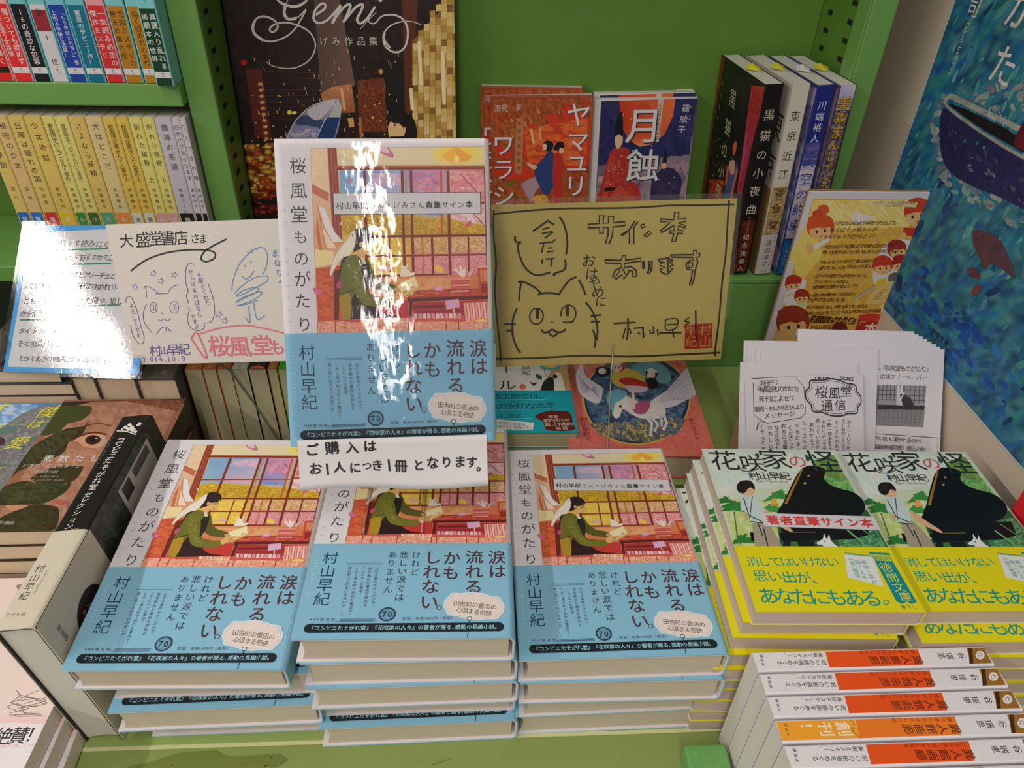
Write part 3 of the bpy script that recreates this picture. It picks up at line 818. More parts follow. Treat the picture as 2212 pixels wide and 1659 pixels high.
def sticker(parent, W, H, T, rot=0., dx=0., dy=0.):
    p = Print(.093, .0135)
    p.bg((60, 56, 58)); p.poly([(.3, .3), (92.4, .3), (92.4, 13.2), (.3, 13.2)], (214, 212, 216))
    for i, ch in enumerate('村山早紀さん×げみさん直筆サイン本'):
        k_ = ch in '村山早紀直筆本'; p.char(ch, 4.0 + 5.08 * i, 5.7, 4.9 if k_ else 4.5, (50, 50, 54) if k_ else (74, 74, 78), bold=.022 if k_ else .0)
    M = Matrix.Translation((.0345 + dx, .1475 + dy, T + .0004)) @ Matrix.Rotation(rot, 4, 'Z')
    s = link('paper_sticker', boxes('paper_sticker', [(0, .093, 0, .0135, -.0002, 0)]), parent, mat('label_paper', (214, 212, 216), .6)); s.matrix_local = M
    p.build('sticker_print', s, None, print_mat())
    return s


# ---- flower-family paperback --------------------------------------------------
HQ = [(1511, 966), (1803, 986), (2001, 1327), (1640, 1317)]
HC = (1480, 940, 3.0219)
HW, HH, HT, HB = .106, .149, .0128, .0515


def art_hana():
    p = Print(HW, HH, HQ, HC); p.b = HW - .001
    P_, L, B, S, T = p.poly, p.line, p.blob, p.splat, p.text
    p.bg([(206, 216, 208), (196, 206, 190), (170, 190, 110), (196, 206, 150)])
    S([(110, 100), (960, 150), (1000, 300), (200, 400)], [(214, 222, 212), (206, 216, 204), (200, 216, 212), (216, 220, 206)], 60, 60, 21)
    S([(230, 400), (700, 430), (760, 760), (340, 740)], [(206, 216, 160), (190, 206, 120), (176, 196, 96), (214, 220, 190)], 90, 44, 22)
    S([(820, 190), (960, 160), (1060, 330), (900, 330)], [(110, 140, 70), (140, 170, 90), (90, 130, 70)], 50, 26, 23)
    S([(900, 300), (1060, 320), (1180, 560), (1040, 460), (900, 360)], [(120, 180, 80), (90, 160, 80), (150, 200, 110), (60, 130, 80)], 60, 26, 24)

    def palm(cx, cy, r, c, n=8, sd=0):
        rd = random.Random(sd)
        for k in range(n):
            a = -math.pi * (k + .2) / (n - .6) + rd.uniform(-.1, .1); q = r * rd.uniform(.75, 1.1)
            ex, ey = cx + q * math.cos(a), cy + q * math.sin(a) * .8 + q * .18
            mx, my = cx + q * .5 * math.cos(a), cy + q * .55 * math.sin(a) * .9
            w = r * .13; B([(cx, cy), (mx - w * math.sin(a), my + w * math.cos(a)), (ex, ey), (mx + w * math.sin(a), my - w * math.cos(a))], c)
    palm(255, 430, 70, (46, 120, 56), 7, 1); palm(320, 480, 100, (50, 128, 58), 9, 2); palm(385, 690, 90, (44, 124, 52), 9, 3); palm(610, 420, 90, (60, 140, 66), 8, 4); palm(560, 500, 80, (70, 150, 70), 8, 5)
    L([(320, 490), (345, 640), (370, 700)], 8, (86, 110, 60)); S([(560, 470), (600, 470), (600, 420), (570, 420)], [(232, 160, 70)], 8, 12, 3)
    P_([(600, 560), (1180, 520), (1340, 790), (640, 750)], (52, 90, 60)); S([(980, 600), (1200, 560), (1330, 780), (1020, 770)], [(46, 110, 70), (90, 160, 110), (30, 80, 56), (110, 180, 120)], 90, 22, 26, 1.4)
    # piano
    B([(760, 240), (905, 252), (900, 310), (940, 352), (1010, 382), (1090, 408), (1150, 455), (1170, 510), (1140, 555), (1080, 580), (1000, 585), (620, 565), (612, 500), (640, 455)], (16, 20, 22))
    P_([(650, 455), (758, 240), (768, 244), (668, 462)], (150, 116, 40)); P_([(615, 560), (1180, 590), (1200, 680), (640, 640)], (18, 22, 26)); P_([(430, 628), (470, 630), (480, 690), (440, 682)], (14, 16, 20)); L([(625, 668), (868, 682)], 6, (200, 200, 210)); P_([(622, 640), (1240, 668), (1100, 700), (640, 695)], (16, 20, 24)); L([(700, 640), (860, 646)], 4, (140, 110, 40))
    P_([(640, 740), (860, 748), (850, 700), (660, 694)], (22, 30, 32)); P_([(700, 742), (760, 745), (740, 700), (700, 700)], (60, 120, 50)); p.ell(802, 290, 8, 6, (190, 150, 60)); p.ell(780, 336, 9, 7, (190, 140, 50))
    p.curve([(1060, 640), (1130, 700), (1200, 760), (1290, 790)], 10, (110, 170, 110)); p.curve([(1100, 600), (1180, 660), (1250, 720)], 6, (90, 150, 100))
    # boy
    B([(450, 550), (530, 560), (600, 650), (645, 745), (580, 748), (540, 690), (548, 746), (480, 744), (455, 650)], (164, 152, 132)); L([(520, 610), (556, 745)], 9, (40, 60, 48))
    B([(372, 398), (440, 392), (480, 420), (500, 470), (545, 498), (520, 520), (500, 560), (440, 570), (425, 540), (400, 500), (365, 480)], (190, 208, 206)); L([(382, 408), (420, 520), (500, 560)], 7, (50, 70, 66)); L([(440, 400), (425, 540)], 6, (50, 70, 66)); L([(430, 560), (530, 575)], 6, (40, 60, 56)); p.curve([(480, 570), (500, 620), (515, 655)], 7, (40, 62, 58))
    B([(515, 500), (545, 498), (620, 560), (700, 620), (705, 640), (640, 610), (560, 560)], (216, 170, 130)); L([(400, 505), (405, 545)], 12, (210, 160, 120))
    B([(385, 345), (440, 340), (456, 365), (440, 388), (410, 395), (382, 385)], (222, 178, 140)); B([(335, 330), (360, 300), (420, 300), (452, 335), (450, 360), (430, 345), (410, 350), (395, 372), (372, 378), (345, 365)], (36, 30, 30)); L([(425, 360), (436, 362)], 4, (40, 30, 30))
    # white dog
    B([(868, 712), (905, 690), (912, 656), (930, 690), (955, 700), (985, 730), (1035, 765), (935, 762), (905, 730), (880, 726)], (222, 222, 226)); p.ell(918, 706, 5, 4, (30, 30, 30)); P_([(935, 690), (945, 662), (958, 705)], (222, 222, 226))
    dk = (46, 44, 44)
    for ch, x, y, z, c in (('花', 245, 160, 158, dk), ('咲', 432, 190, 130, dk), ('家', 578, 172, 158, dk), ('の', 726, 195, 100, (206, 90, 100)), ('怪', 886, 204, 168, (36, 50, 50))): p.char(ch, x, y, z, c, rot=-.03)
    p.curve([(340, 210), (370, 235), (430, 240), (480, 225)], 4, dk); p.ell(462, 140, 14, 9, (40, 90, 60)); p.ell(636, 176, 16, 8, (40, 60, 50)); p.ell(796, 186, 12, 14, (40, 80, 56)); p.ring(378, 216, 12, 8, 4, dk)
    T('村山早紀', (446, 272), (648, 284), 60, dk, bold=.005, rot=-.03); T('Saki Murayama', (470, 306), (660, 318), 26, (150, 150, 150))
    return p


def art_hana_band():
    p = Print(HW, HB); f = Print(HW, HH, HQ, HC); p.H, p.c = f.H, HC; p.b = HW - .001
    p.bg((222, 210, 22)); te = (24, 146, 140); T = p.text
    T('消してはいけない', (452, 818), (972, 838), 74, te, bold=.004); T('思い出が、', (505, 910), (862, 938), 88, te, bold=.004); T('あなたにもある', (560, 1040), (1225, 1075), 122, te, bold=.008); p.ring(1322, 1104, 17, 13, 6, te)
    p.poly([(1045, 785), (1225, 812), (1302, 1005), (1072, 942)], (218, 222, 220)); p.splat([(1040, 780), (1230, 808), (1228, 820), (1050, 796)], [(150, 190, 90), (90, 160, 120)], 20, 9, 5)
    T('植物の声が', (1172, 850), (1240, 975), 30, te, True); T('聞こえる', (1135, 850), (1180, 945), 30, te, True); T('一家の物語。', (1090, 826), (1140, 945), 30, te, True)
    p.poly([(1200, 786), (1328, 798), (1334, 812), (1206, 800)], te); T('最新刊', (1245, 826), (1325, 832), 38, te)
    p.poly([(1240, 842), (1352, 850), (1512, 1108), (1480, 1120), (1450, 1104), (1420, 1118), (1386, 1100)], (16, 138, 150))
    for ch, x, y in (('徳', 1312, 886), ('間', 1352, 948), ('文', 1396, 1012), ('庫', 1440, 1074)): p.char(ch, x, y, 66, (222, 214, 60))
    T('書下し', (1430, 1136), (1500, 1142), 26, te)
    return p


def spine_hana():
    s = SP(HT, HH); s.bg((222, 222, 214)); s.text('花咲家の怪', (6.4, 138), (6.4, 98), 7, (60, 60, 60), True); s.text('村山早紀', (6.4, 84), (6.4, 62), 5, (60, 60, 60), True)
    b = SP(HT, HB); b.bg((222, 210, 22)); b.text('徳間文庫', (6.4, 30), (6.4, 8), 5, (24, 146, 140), True)
    return s, b


# ================================================================== FRONT STACKS OF THE BLUE-BANDED NOVEL
ORD = ['topmost', 'second from the top', 'third from the top', 'fourth from the top', 'fifth from the top', 'sixth from the top', 'seventh from the top', 'eighth from the top', 'ninth from the top', 'bottom one', 'eleventh from the top']
G_SAK = 'blue-banded hardcover novels in three front stacks'
_sp = spine_sakura()
sak = book('hardcover_novel', '', 'book', Matrix.Identity(4), SW, SH, ST, True, (218, 211, 214), 'cream', G_SAK,
           front=art_sakura(), spine=_sp[0], band=SB, bandcol=(132, 184, 210), bfront=art_sakura_band(), bspine=_sp[1])
first = [True]


def place(proto, M, label, group=None):
    if first[0]:
        first[0] = False; proto.matrix_world = M; proto['label'] = label
        if group: proto['group'] = group
        return proto
    return dup(proto, M, label, group)


GAP = .0004


def stack(proto, n, x, y, yaw, T, offs, desc, where, group, ztop=None, top_lean=0.):
    out = []
    for k in range(n):
        z = (n - 1 - k) * (T + GAP) + .0003
        dx, dy, dr = offs[k]
        last = k == n - 1
        lab = '%s, %s of %s' % (desc, ORD[k] if not last else 'bottom one', where)
        out.append(place(proto, frame(x + dx, y + dy, z, yaw + dr), lab, group))
    return out


D = 'blue-banded novel lying flat'
rt = stack(sak, 4, .0275, .2610, .005, ST, [(0, 0, 0), (.0012, -.001, -.012), (.0024, .0025, .012), (-.0005, .0035, .006)], D, 'the right front stack', G_SAK)
md = stack(sak, 5, -.1095, .2635, -.018, ST, [(0, 0, 0), (.0022, -.001, .016), (.0035, -.0035, .028), (.0030, .0050, .02), (.0045, -.0035, .032)], D, 'the middle front stack', G_SAK)
lf = stack(sak, 4, -.2440, .2630, -.026, ST, [(-.0020, 0, 0), (.0090, .0085, .025), (.0082, -.0010, .040), (.0205, .0080, .035)], D, 'the left front stack', G_SAK)
for o in lf[:1]: o.matrix_world = frame(-.2490, .2640, 3 * (ST + GAP) + .0008, -.025, .078, .0)

# signed display copy in plastic film, leaning on a clear easel
MD = frame(-.1188, .3639, .1835, .0324, 1.0466, .002) @ Matrix.Translation((0, 0, -ST))
dsp = dup(sak, MD, 'film-wrapped display copy of the blue-banded novel, standing upright above the middle stack', G_SAK)
sticker(dsp, SW, SH, ST)
sticker(rt[0], SW, SH, ST, -.035, .0015, -.001)
# crinkled film: a fine sheet just above the cover
n1, n2 = 60, 84
rd = random.Random(5); V = []; F = []
ph = [(rd.uniform(60, 240), rd.uniform(60, 240), rd.uniform(0, 6.3)) for _ in range(9)]
for j in range(n2 + 1):
    for i in range(n1 + 1):
        u = .001 + (SW - .002) * i / n1; v = .006 + (SH - .008) * j / n2
        seam = math.exp(-((u - .064 - .01 * math.sin(v * 22)) / .010) ** 2)
        side = math.exp(-(u / .016) ** 2) * .7 + math.exp(-((v - .08) / .02) ** 2) * math.exp(-((u - .035) / .02) ** 2)
        z = sum(math.sin(a * u * (1 + seam) + b * v + c) for a, b, c in ph) / 9
        z2 = math.sin(u * 1900 + 3 * math.sin(v * 260)) * math.sin(v * 760 + 2 * math.sin(u * 600))
        V.append((u, v, ST + .0019 + z * .00022 * (.2 + side) + z2 * .00013 * (seam + side * .5)))
for j in range(n2):
    for i in range(n1): a = j * (n1 + 1) + i; F.append((a, a + 1, a + n1 + 2, a + n1 + 1))
film = link('plastic_film', mesh('plastic_film', V, F, True), dsp, clear_mat('crinkled_film', .035, (1, 1, 1), .0, .12, 200, (1, .5, 1), .0006))

# price-limit notice taped across its foot, curling at the lower right
NW, NH = .1215, .0335
p = Print(NW, NH, [(643, 931), (1079, 922), (1084, 1046), (653, 1056)], (560, 680, 3.687))
bk = (44, 42, 44)
for ch, x, y, z in (('ご', 432, 1015, 128), ('購', 600, 1000, 128), ('入', 770, 1000, 118), ('は', 920, 985, 118), ('お', 465, 1195, 118), ('人', 668, 1185, 110), ('に', 800, 1190, 108), ('つ', 900, 1172, 86), ('き', 985, 1165, 108), ('冊', 1186, 1165, 116), ('と', 1338, 1155, 104), ('な', 1455, 1135, 112), ('り', 1575, 1130, 104), ('ま', 1690, 1130, 110), ('す', 1790, 1140, 104), ('。', 1880, 1170, 110)):
    p.char(ch, x, y, z, bk, rot=random.Random(x).uniform(-.06, .06), bold=.042)
p.line([(558, 1150), (574, 1255)], 17, bk); p.line([(1080, 1108), (1092, 1215)], 17, bk)


def curl(u, v, z): return (u, v + .0016 * math.sin(u / NW * 6.0 + .6) * (1 - v / NH), z + .0035 * (1 - v / NH) ** 2 * (.4 + abs(u / NW - .45) * 2.2))


MN = frame(-.1123, .3475, .1607, .015, 1.16, .012) 
note = thing('paper_notice', 'curled white paper strip with bold handwriting below the film-wrapped novel', 'sign', MN)
V, F = [], []
for s_ in (0, -.00022):
    for j in range(9):
        for i in range(25): V.append(curl(NW * i / 24, NH * j / 8, s_))
for j in range(8):
    for i in range(24):
        a = j * 25 + i; F.append((a, a + 1, a + 26, a + 25)); F.append((225 + a, 225 + a + 25, 225 + a + 26, 225 + a + 1))
for i in range(24): F.append((i + 1, i, 225 + i, 226 + i)); a = 200 + i; F.append((a, a + 1, 226 + a, 225 + a))
link('sheet', mesh('sheet', V, F, True), note, mat('notice_paper', (214, 208, 208), .75))
p.build('handwriting', note, None, print_mat(), eps=1e-4, warp=curl)

# clear acrylic easel under the display copy
ez = thing('acrylic_easel', 'clear acrylic easel hidden behind the film-wrapped display novel', 'stand', frame(-.1188, .3639, .1835, .0324, 1.0466, .002))
AC_ = clear_mat('clear_acrylic', .05, (.93, .96, .94), .05)
link('back_plate', boxes('back_plate', [(.035, .098, -.012, .15, -ST - .0045, -ST - .0020)]), ez, AC_)
link('shelf_lip', boxes('shelf_lip', [(.035, .098, -.004, -.0015, -ST - .0045, -.0010)]), ez, AC_)
iw = ez.matrix_world.inverted()
foot = [(-.075, .372, .1205), (-.045, .372, .1205)]
for k, xx in enumerate((.045, .085)):
    a = Vector((xx, -.010, -ST - .0032)); b = iw @ Vector((-.076 + k * .04, .408, .1192))
    link('leg', tube_mesh('leg', [a, b], .0016), ez, AC_)
    c = iw @ Vector((-.076 + k * .04, .345, .1192))
    link('foot', tube_mesh('foot', [b, c], .0016), ez, AC_)

# ================================================================== YELLOW HANDWRITTEN SIGN
YW, YH = .21, .148
MY = frame(.0213, .5522, .1119, -.0041, 1.3449, .0353)
ys = thing('yellow_sign', 'pale yellow handwritten sign with cat face in a clear sleeve', 'sign', MY)
link('sheet', boxes('sheet', [(0, YW, 0, YH, -.0004, 0)]), ys, mat('yellow_paper', (222, 200, 120), .8, grain=.03, gs=300))
p = Print(YW, YH, [(1061, 443), (1593, 428), (1557, 776), (1072, 793)], (1050, 400, 3.8138))
bk = (50, 38, 14)
C = lambda pts, w=13, cl=False: p.curve(pts, w * 1.25, bk, cl)
C([(62, 205), (62, 420), (82, 640), (72, 850), (90, 1100), (115, 1330), (122, 1450)], 12)
C([(65, 240), (300, 215), (600, 195), (1000, 190), (1250, 185), (1500, 168), (1800, 165), (2045, 158)], 12)
C([(2003, 125), (1990, 300), (1975, 560), (1945, 800), (1920, 1100), (1895, 1300), (1885, 1410)], 12)
C([(78, 1430), (400, 1425), (800, 1405), (1200, 1412), (1600, 1395), (1928, 1380)], 12)
# 今だけ and bubble
C([(385, 380), (450, 335), (510, 292)]); C([(505, 290), (540, 315), (560, 325)]); C([(462, 365), (520, 350)], 11); C([(458, 400), (545, 385), (520, 410), (480, 438)], 11)
C([(440, 482), (500, 472), (555, 470)], 11); C([(475, 480), (465, 520), (455, 560)], 11); C([(510, 520), (545, 515)], 10); C([(500, 550), (555, 545)], 10); C([(552, 450), (560, 462)], 11); C([(568, 445), (574, 457)], 10)
C([(465, 610), (458, 640), (470, 640)], 11); C([(490, 610), (565, 605)], 11); C([(535, 600), (540, 640), (530, 670)], 11)
C([(602, 262), (635, 310), (662, 400), (668, 500), (658, 572)]); C([(242, 420), (236, 445), (250, 470), (285, 470), (265, 490), (262, 530), (290, 620), (330, 690), (390, 735), (450, 740), (530, 718)]); C([(650, 615), (655, 670), (630, 705), (570, 725), (552, 742)]); p.ell(560, 738, 14, 11, bk)
# cat
C([(272, 955), (275, 880), (292, 795)]); C([(262, 802), (300, 795), (360, 820), (410, 850), (455, 895)]); C([(425, 903), (480, 890), (540, 890), (610, 900)]); C([(605, 893), (640, 840), (690, 780), (745, 757)]); C([(762, 778), (795, 840), (820, 905)])
C([(255, 1015), (225, 1090), (215, 1180), (225, 1260), (255, 1340), (285, 1380)]); C([(150, 1145), (245, 1145)]); C([(168, 1197), (228, 1200)])
C([(820, 965), (870, 1030), (905, 1110), (918, 1190), (912, 1275)]); C([(860, 1078), (945, 1070)]); C([(862, 1123), (935, 1125)]); C([(880, 1190), (902, 1270), (892, 1340)])
p.ring(415, 1080, 56, 66, 12, bk, .12); p.poly([(408, 1015), (436, 1012), (436, 1100), (408, 1103)], bk); p.ring(678, 1060, 62, 72, 12, bk, .05, a0=-200, a1=110); p.poly([(655, 1000), (682, 995), (684, 1080), (658, 1080)], bk)
C([(535, 1130), (550, 1130)], 10); C([(455, 1192), (480, 1215), (520, 1205), (545, 1190), (580, 1210), (625, 1210), (657, 1185)]); C([(515, 1215), (540, 1240), (560, 1243), (590, 1220)]); C([(632, 1125), (670, 1132), (720, 1125)], 10)
# お は や め に
for ch, x, y, z in (('お', 845, 622, 118), ('は', 868, 730, 108), ('や', 896, 800, 100), ('め', 922, 880, 112), ('に', 945, 958, 98)): p.char(ch, x, y, z, bk, bold=.006, skew=.1)
# outlined サイン本 あります
def outl(pts, w=10, cl=True): p.line(pts + ([pts[0]] if cl else []), w * 1.3, bk)
outl([(840, 322), (930, 316), (932, 250), (968, 248), (962, 315), (1005, 312), (1008, 258), (1052, 255), (1046, 310), (1140, 300), (1148, 332), (1045, 345), (1040, 410), (1015, 482), (980, 482), (1003, 415), (1005, 348), (962, 350), (965, 395), (935, 398), (932, 350), (840, 352)])
outl([(1110, 410), (1180, 365), (1225, 295), (1248, 300), (1215, 350), (1215, 482), (1178, 485), (1180, 380), (1120, 415)]); outl([(1272, 330), (1298, 320), (1308, 342), (1282, 352)]); outl([(1298, 415), (1340, 380), (1360, 395), (1320, 425)])
outl([(1435, 278), (1545, 285), (1552, 225), (1588, 222), (1580, 280), (1645, 275), (1645, 298), (1580, 310), (1645, 335), (1640, 352), (1585, 335), (1580, 372), (1622, 375), (1615, 398), (1578, 395), (1558, 465), (1530, 462), (1545, 398), (1510, 395), (1512, 375), (1548, 375), (1550, 330), (1440, 392), (1430, 380), (1520, 305), (1438, 300)])
outl([(978, 615), (1110, 620), (1125, 580), (1150, 580), (1145, 618), (1275, 602), (1278, 625), (1140, 645), (1138, 680), (1190, 670), (1235, 700), (1240, 752), (1210, 755), (1205, 710), (1180, 700), (1165, 735), (1130, 775), (1120, 735), (1070, 775), (1040, 750), (1060, 705), (1112, 680), (1112, 645), (982, 640)])
C([(1105, 700), (1075, 740), (1062, 755)], 8); C([(1125, 690), (1150, 735)], 9); p.poly([(1282, 628), (1308, 625), (1310, 690), (1285, 690)], bk); outl([(1338, 630), (1368, 628), (1365, 690), (1345, 730), (1325, 730), (1342, 690)]); p.line([(1352, 640), (1350, 700)], 10, bk)
outl([(1422, 608), (1480, 606), (1482, 598), (1510, 600), (1512, 612), (1535, 615), (1535, 628), (1505, 632), (1530, 650), (1545, 660), (1510, 668), (1535, 690), (1505, 725), (1480, 735), (1440, 715), (1435, 690), (1475, 680), (1430, 660), (1432, 645), (1475, 640), (1425, 628)]); p.line([(1495, 610), (1498, 720)], 14, bk)
outl([(1520, 575), (1705, 572), (1708, 538), (1735, 540), (1735, 560), (1762, 560), (1755, 590), (1735, 592), (1742, 640), (1722, 700), (1712, 770), (1692, 828), (1675, 825), (1690, 770), (1700, 700), (1655, 690), (1645, 650), (1680, 620), (1705, 625), (1703, 595), (1525, 592)]); p.ring(1682, 658, 20, 22, 9, bk)
# signature and seal
C([(1050, 1140), (1130, 1135), (1232, 1130)], 11); C([(1168, 1095), (1168, 1200), (1160, 1278)], 12); C([(1150, 1175), (1122, 1268)], 9); C([(1180, 1180), (1195, 1225)], 9); C([(1215, 1180), (1300, 1172)], 10); C([(1290, 1165), (1298, 1260)], 11); C([(1250, 1215), (1270, 1228)], 10)
C([(1348, 1190), (1355, 1222), (1380, 1215)], 9); C([(1378, 1160), (1382, 1220)], 10); C([(1410, 1185), (1418, 1245)], 10); C([(1425, 1218), (1610, 1215)], 10); C([(1478, 1108), (1482, 1190), (1560, 1180), (1575, 1105), (1480, 1105)], 9); C([(1485, 1150), (1565, 1145)], 9); C([(1535, 1190), (1545, 1255)], 10)
C([(1672, 1090), (1635, 1120), (1672, 1130), (1635, 1165), (1700, 1190)], 9); C([(1725, 1030), (1728, 1150), (1725, 1240), (1735, 1285)], 11)
rd_ = (196, 42, 26)
p.poly([(1640, 1150), (1865, 1135), (1858, 1340), (1635, 1352)], rd_)
for ch, x, y in (('村', 1805, 1190), ('山', 1805, 1290), ('早', 1690, 1190), ('紀', 1690, 1290)): p.char(ch, x, y, 100, (214, 170, 90), bold=-.004)
C([(1725, 1140), (1726, 1200), (1735, 1285)], 11)
p.build('handwriting', ys, None, print_mat('marker_ink', .6), eps=3e-5)
SL = clear_mat('clear_sleeve', .12, (.99, .99, .97), .0, .3, 40, (1, 1, 1), .001)
link('clear_sleeve', boxes('clear_sleeve', [(-.003, YW + .0035, -.004, YH + .0045, .0012, .0015)]), ys, SL)
link('sleeve_back', boxes('sleeve_back', [(-.003, YW + .0035, -.004, YH + .0045, -.0022, -.0019)]), ys, SL)
iw = MY.inverted()
ws = link('wire_stem', tube_mesh('wire_stem', [iw @ Vector(q) for q in ((.1285, .5535, .135), (.1280, .5450, .106), (.1200, .487, .0660), (.1190, .4745, .040), (.119, .4740, .0008))], .0007), ys, mat('grey_wire', (150, 146, 130), .35, metal=.6))
link('wire_foot', boxes('wire_foot', [(-.012, .012, -.004, .004, 0, .0008)]), ys, mat('grey_wire', (150, 146, 130), .35, metal=.6)).matrix_local = iw @ Matrix.Translation((.119, .4725, 0))

# ================================================================== AUTOGRAPH BOARD (left)
MA = frame(-0.2938, 0.5351, 0.1284, -0.098, 1.2584, 0.0787)
AW, AH = .150, .12
ab = thing('autograph_board', 'white autograph board with felt-pen cat drawing and pink lettering', 'sign', MA)
link('board', boxes('board', [(0, AW, 0, AH, -.0024, 0)], .0004), ab, mat('board_paper', (214, 206, 198), .8, grain=.02, gs=200))
p = Print(AW, AH, [(227, 486), (616, 472.5), (660, 779), (291, 788)], (0, 400, 3.3515))
bk, vi, bl, pk = (56, 52, 54), (104, 84, 150), (90, 140, 190), (224, 120, 134)
for ch, x, y, z in (('大', 915, 402, 105), ('盛', 1035, 395, 118), ('堂', 1130, 385, 112), ('書', 1215, 382, 112), ('店', 1310, 380, 110), ('さ', 1412, 385, 78), ('ま', 1470, 388, 72)): p.char(ch, x, y, z, bk, bold=.006, skew=.12, rot=.02)
p.curve([(945, 620), (1060, 540), (1200, 490), (1360, 468), (1500, 470), (1555, 490), (1550, 530), (1490, 552), (1455, 530), (1480, 480), (1540, 440), (1640, 390)], 12, bk)
for x, y in ((1110, 638), (1165, 692), (1262, 648), (978, 736), (1588, 934), (1630, 980)):
    pt = [(x + 27 * math.cos(a) * (1 if k % 2 == 0 else .42), y + 24 * math.sin(a) * (1 if k % 2 == 0 else .42)) for k, a in enumerate([math.pi / 5 * i - 1.3 for i in range(10)])]
    p.line(pt + [pt[0]], 4, (96, 70, 160))
c = lambda q, col=vi, w=4.5, cl=False: p.curve(q, w, col, cl)
c([(1060, 812), (1058, 760), (1048, 730), (1090, 740), (1150, 780)]); c([(1125, 785), (1215, 782)]); c([(1215, 782), (1240, 740), (1290, 718)]); p.ring(1112, 884, 26, 38, 4, vi); p.ring(1262, 882, 32, 42, 4, vi); c([(1108, 860), (1115, 905)]); c([(1124, 858), (1128, 900)]); c([(1258, 858), (1264, 905)]); c([(1272, 858), (1276, 896)]); p.ell(1174, 926, 6, 5, vi)
c([(1145, 968), (1165, 978), (1190, 966), (1210, 980), (1240, 962)]); c([(1062, 855), (1038, 920), (1045, 990), (1100, 1068)]); c([(1132, 1078), (1160, 1040), (1200, 1022), (1240, 1060)]); c([(1200, 1030), (1206, 1055)]); c([(1215, 1032), (1225, 1052)])
c([(908, 848), (920, 808), (950, 812), (990, 900), (1020, 1020), (1042, 1090), (1035, 1140), (1000, 1140), (960, 1080), (945, 1010)]); p.text('よろしくです', (952, 870), (1003, 1085), 40, vi, True, jit=.04)
c([(1400, 575), (1375, 562), (1348, 600), (1345, 700), (1362, 760), (1350, 800), (1370, 858)]); c([(1352, 880), (1372, 900), (1358, 960), (1375, 1020), (1430, 1052), (1480, 1030), (1482, 998), (1530, 985), (1555, 920), (1545, 820), (1508, 712)])
p.text('本屋でくれた', (1440, 650), (1505, 850), 40, vi, True, jit=.04); p.text('がんばるおはなし', (1380, 625), (1445, 935), 40, vi, True, jit=.04); p.text('ですよ', (1398, 950), (1425, 1020), 38, vi, True, jit=.03)
for ch, x, y, z in (('村', 1125, 1195, 90), ('山', 1190, 1195, 60), ('早', 1255, 1190, 92), ('紀', 1335, 1185, 92)): p.char(ch, x, y, z, vi, bold=-.008, skew=.1)
p.text('2016.10.9', (1045, 1262), (1330, 1252), 56, (130, 100, 180), bold=-.004, jit=.02)
c([(1790, 475), (1800, 495)], bl, 5); c([(1815, 465), (1828, 490)], bl, 5); c([(1850, 450), (1862, 470)], bl, 5); c([(1885, 440), (1892, 455)], bl, 5)
c([(1680, 765), (1690, 680), (1740, 560), (1830, 470), (1900, 450), (1935, 500), (1930, 580), (1900, 645)], bl, 5); c([(1775, 575), (1772, 588)], bl, 6); c([(1820, 548), (1815, 562)], bl, 6); c([(1750, 655), (1780, 675), (1815, 655), (1838, 618)], bl, 5)
c([(1700, 780), (1760, 720), (1850, 665), (1930, 655), (1935, 690), (1850, 740), (1750, 790), (1710, 800), (1760, 760), (1850, 735), (1870, 760), (1800, 800), (1710, 845), (1760, 810), (1870, 770), (1900, 780), (1830, 830), (1720, 870), (1780, 860), (1870, 830)], bl, 5); c([(1800, 870), (1810, 930), (1810, 995), (1780, 955)], bl, 5); c([(1840, 850), (1850, 920), (1870, 970), (1920, 940)], bl, 5)
p.text('まなびや', (1990, 490), (2045, 700), 60, bl, True, bold=-.006)
c([(1385, 1105), (1430, 1070), (1500, 1235), (1470, 1230), (1385, 1105)], pk, 11); c([(1440, 1075), (1600, 1030), (1780, 1012), (1950, 1040), (2080, 1075)], pk, 10)
for ch, x, y, z in (('桜', 1590, 1160, 165), ('風', 1740, 1165, 165), ('堂', 1900, 1155, 160), ('も', 2010, 1170, 120)): p.char(ch, x, y, z, pk, bold=.012)
p.build('drawing', ab, None, print_mat('marker_ink', .6), eps=3e-5)
iw = MA.inverted()
link('wire_stem', tube_mesh('wire_stem', [iw @ Vector(q) for q in ((-.2300, .5420, .150), (-.2280, .5440, .125), (-.2215, .553, .1100), (-.2080, .556, .070), (-.1925, .552, .03), (-.1920, .5515, .0008))], .0009), ab, mat('grey_wire', (150, 146, 130), .35, metal=.6))

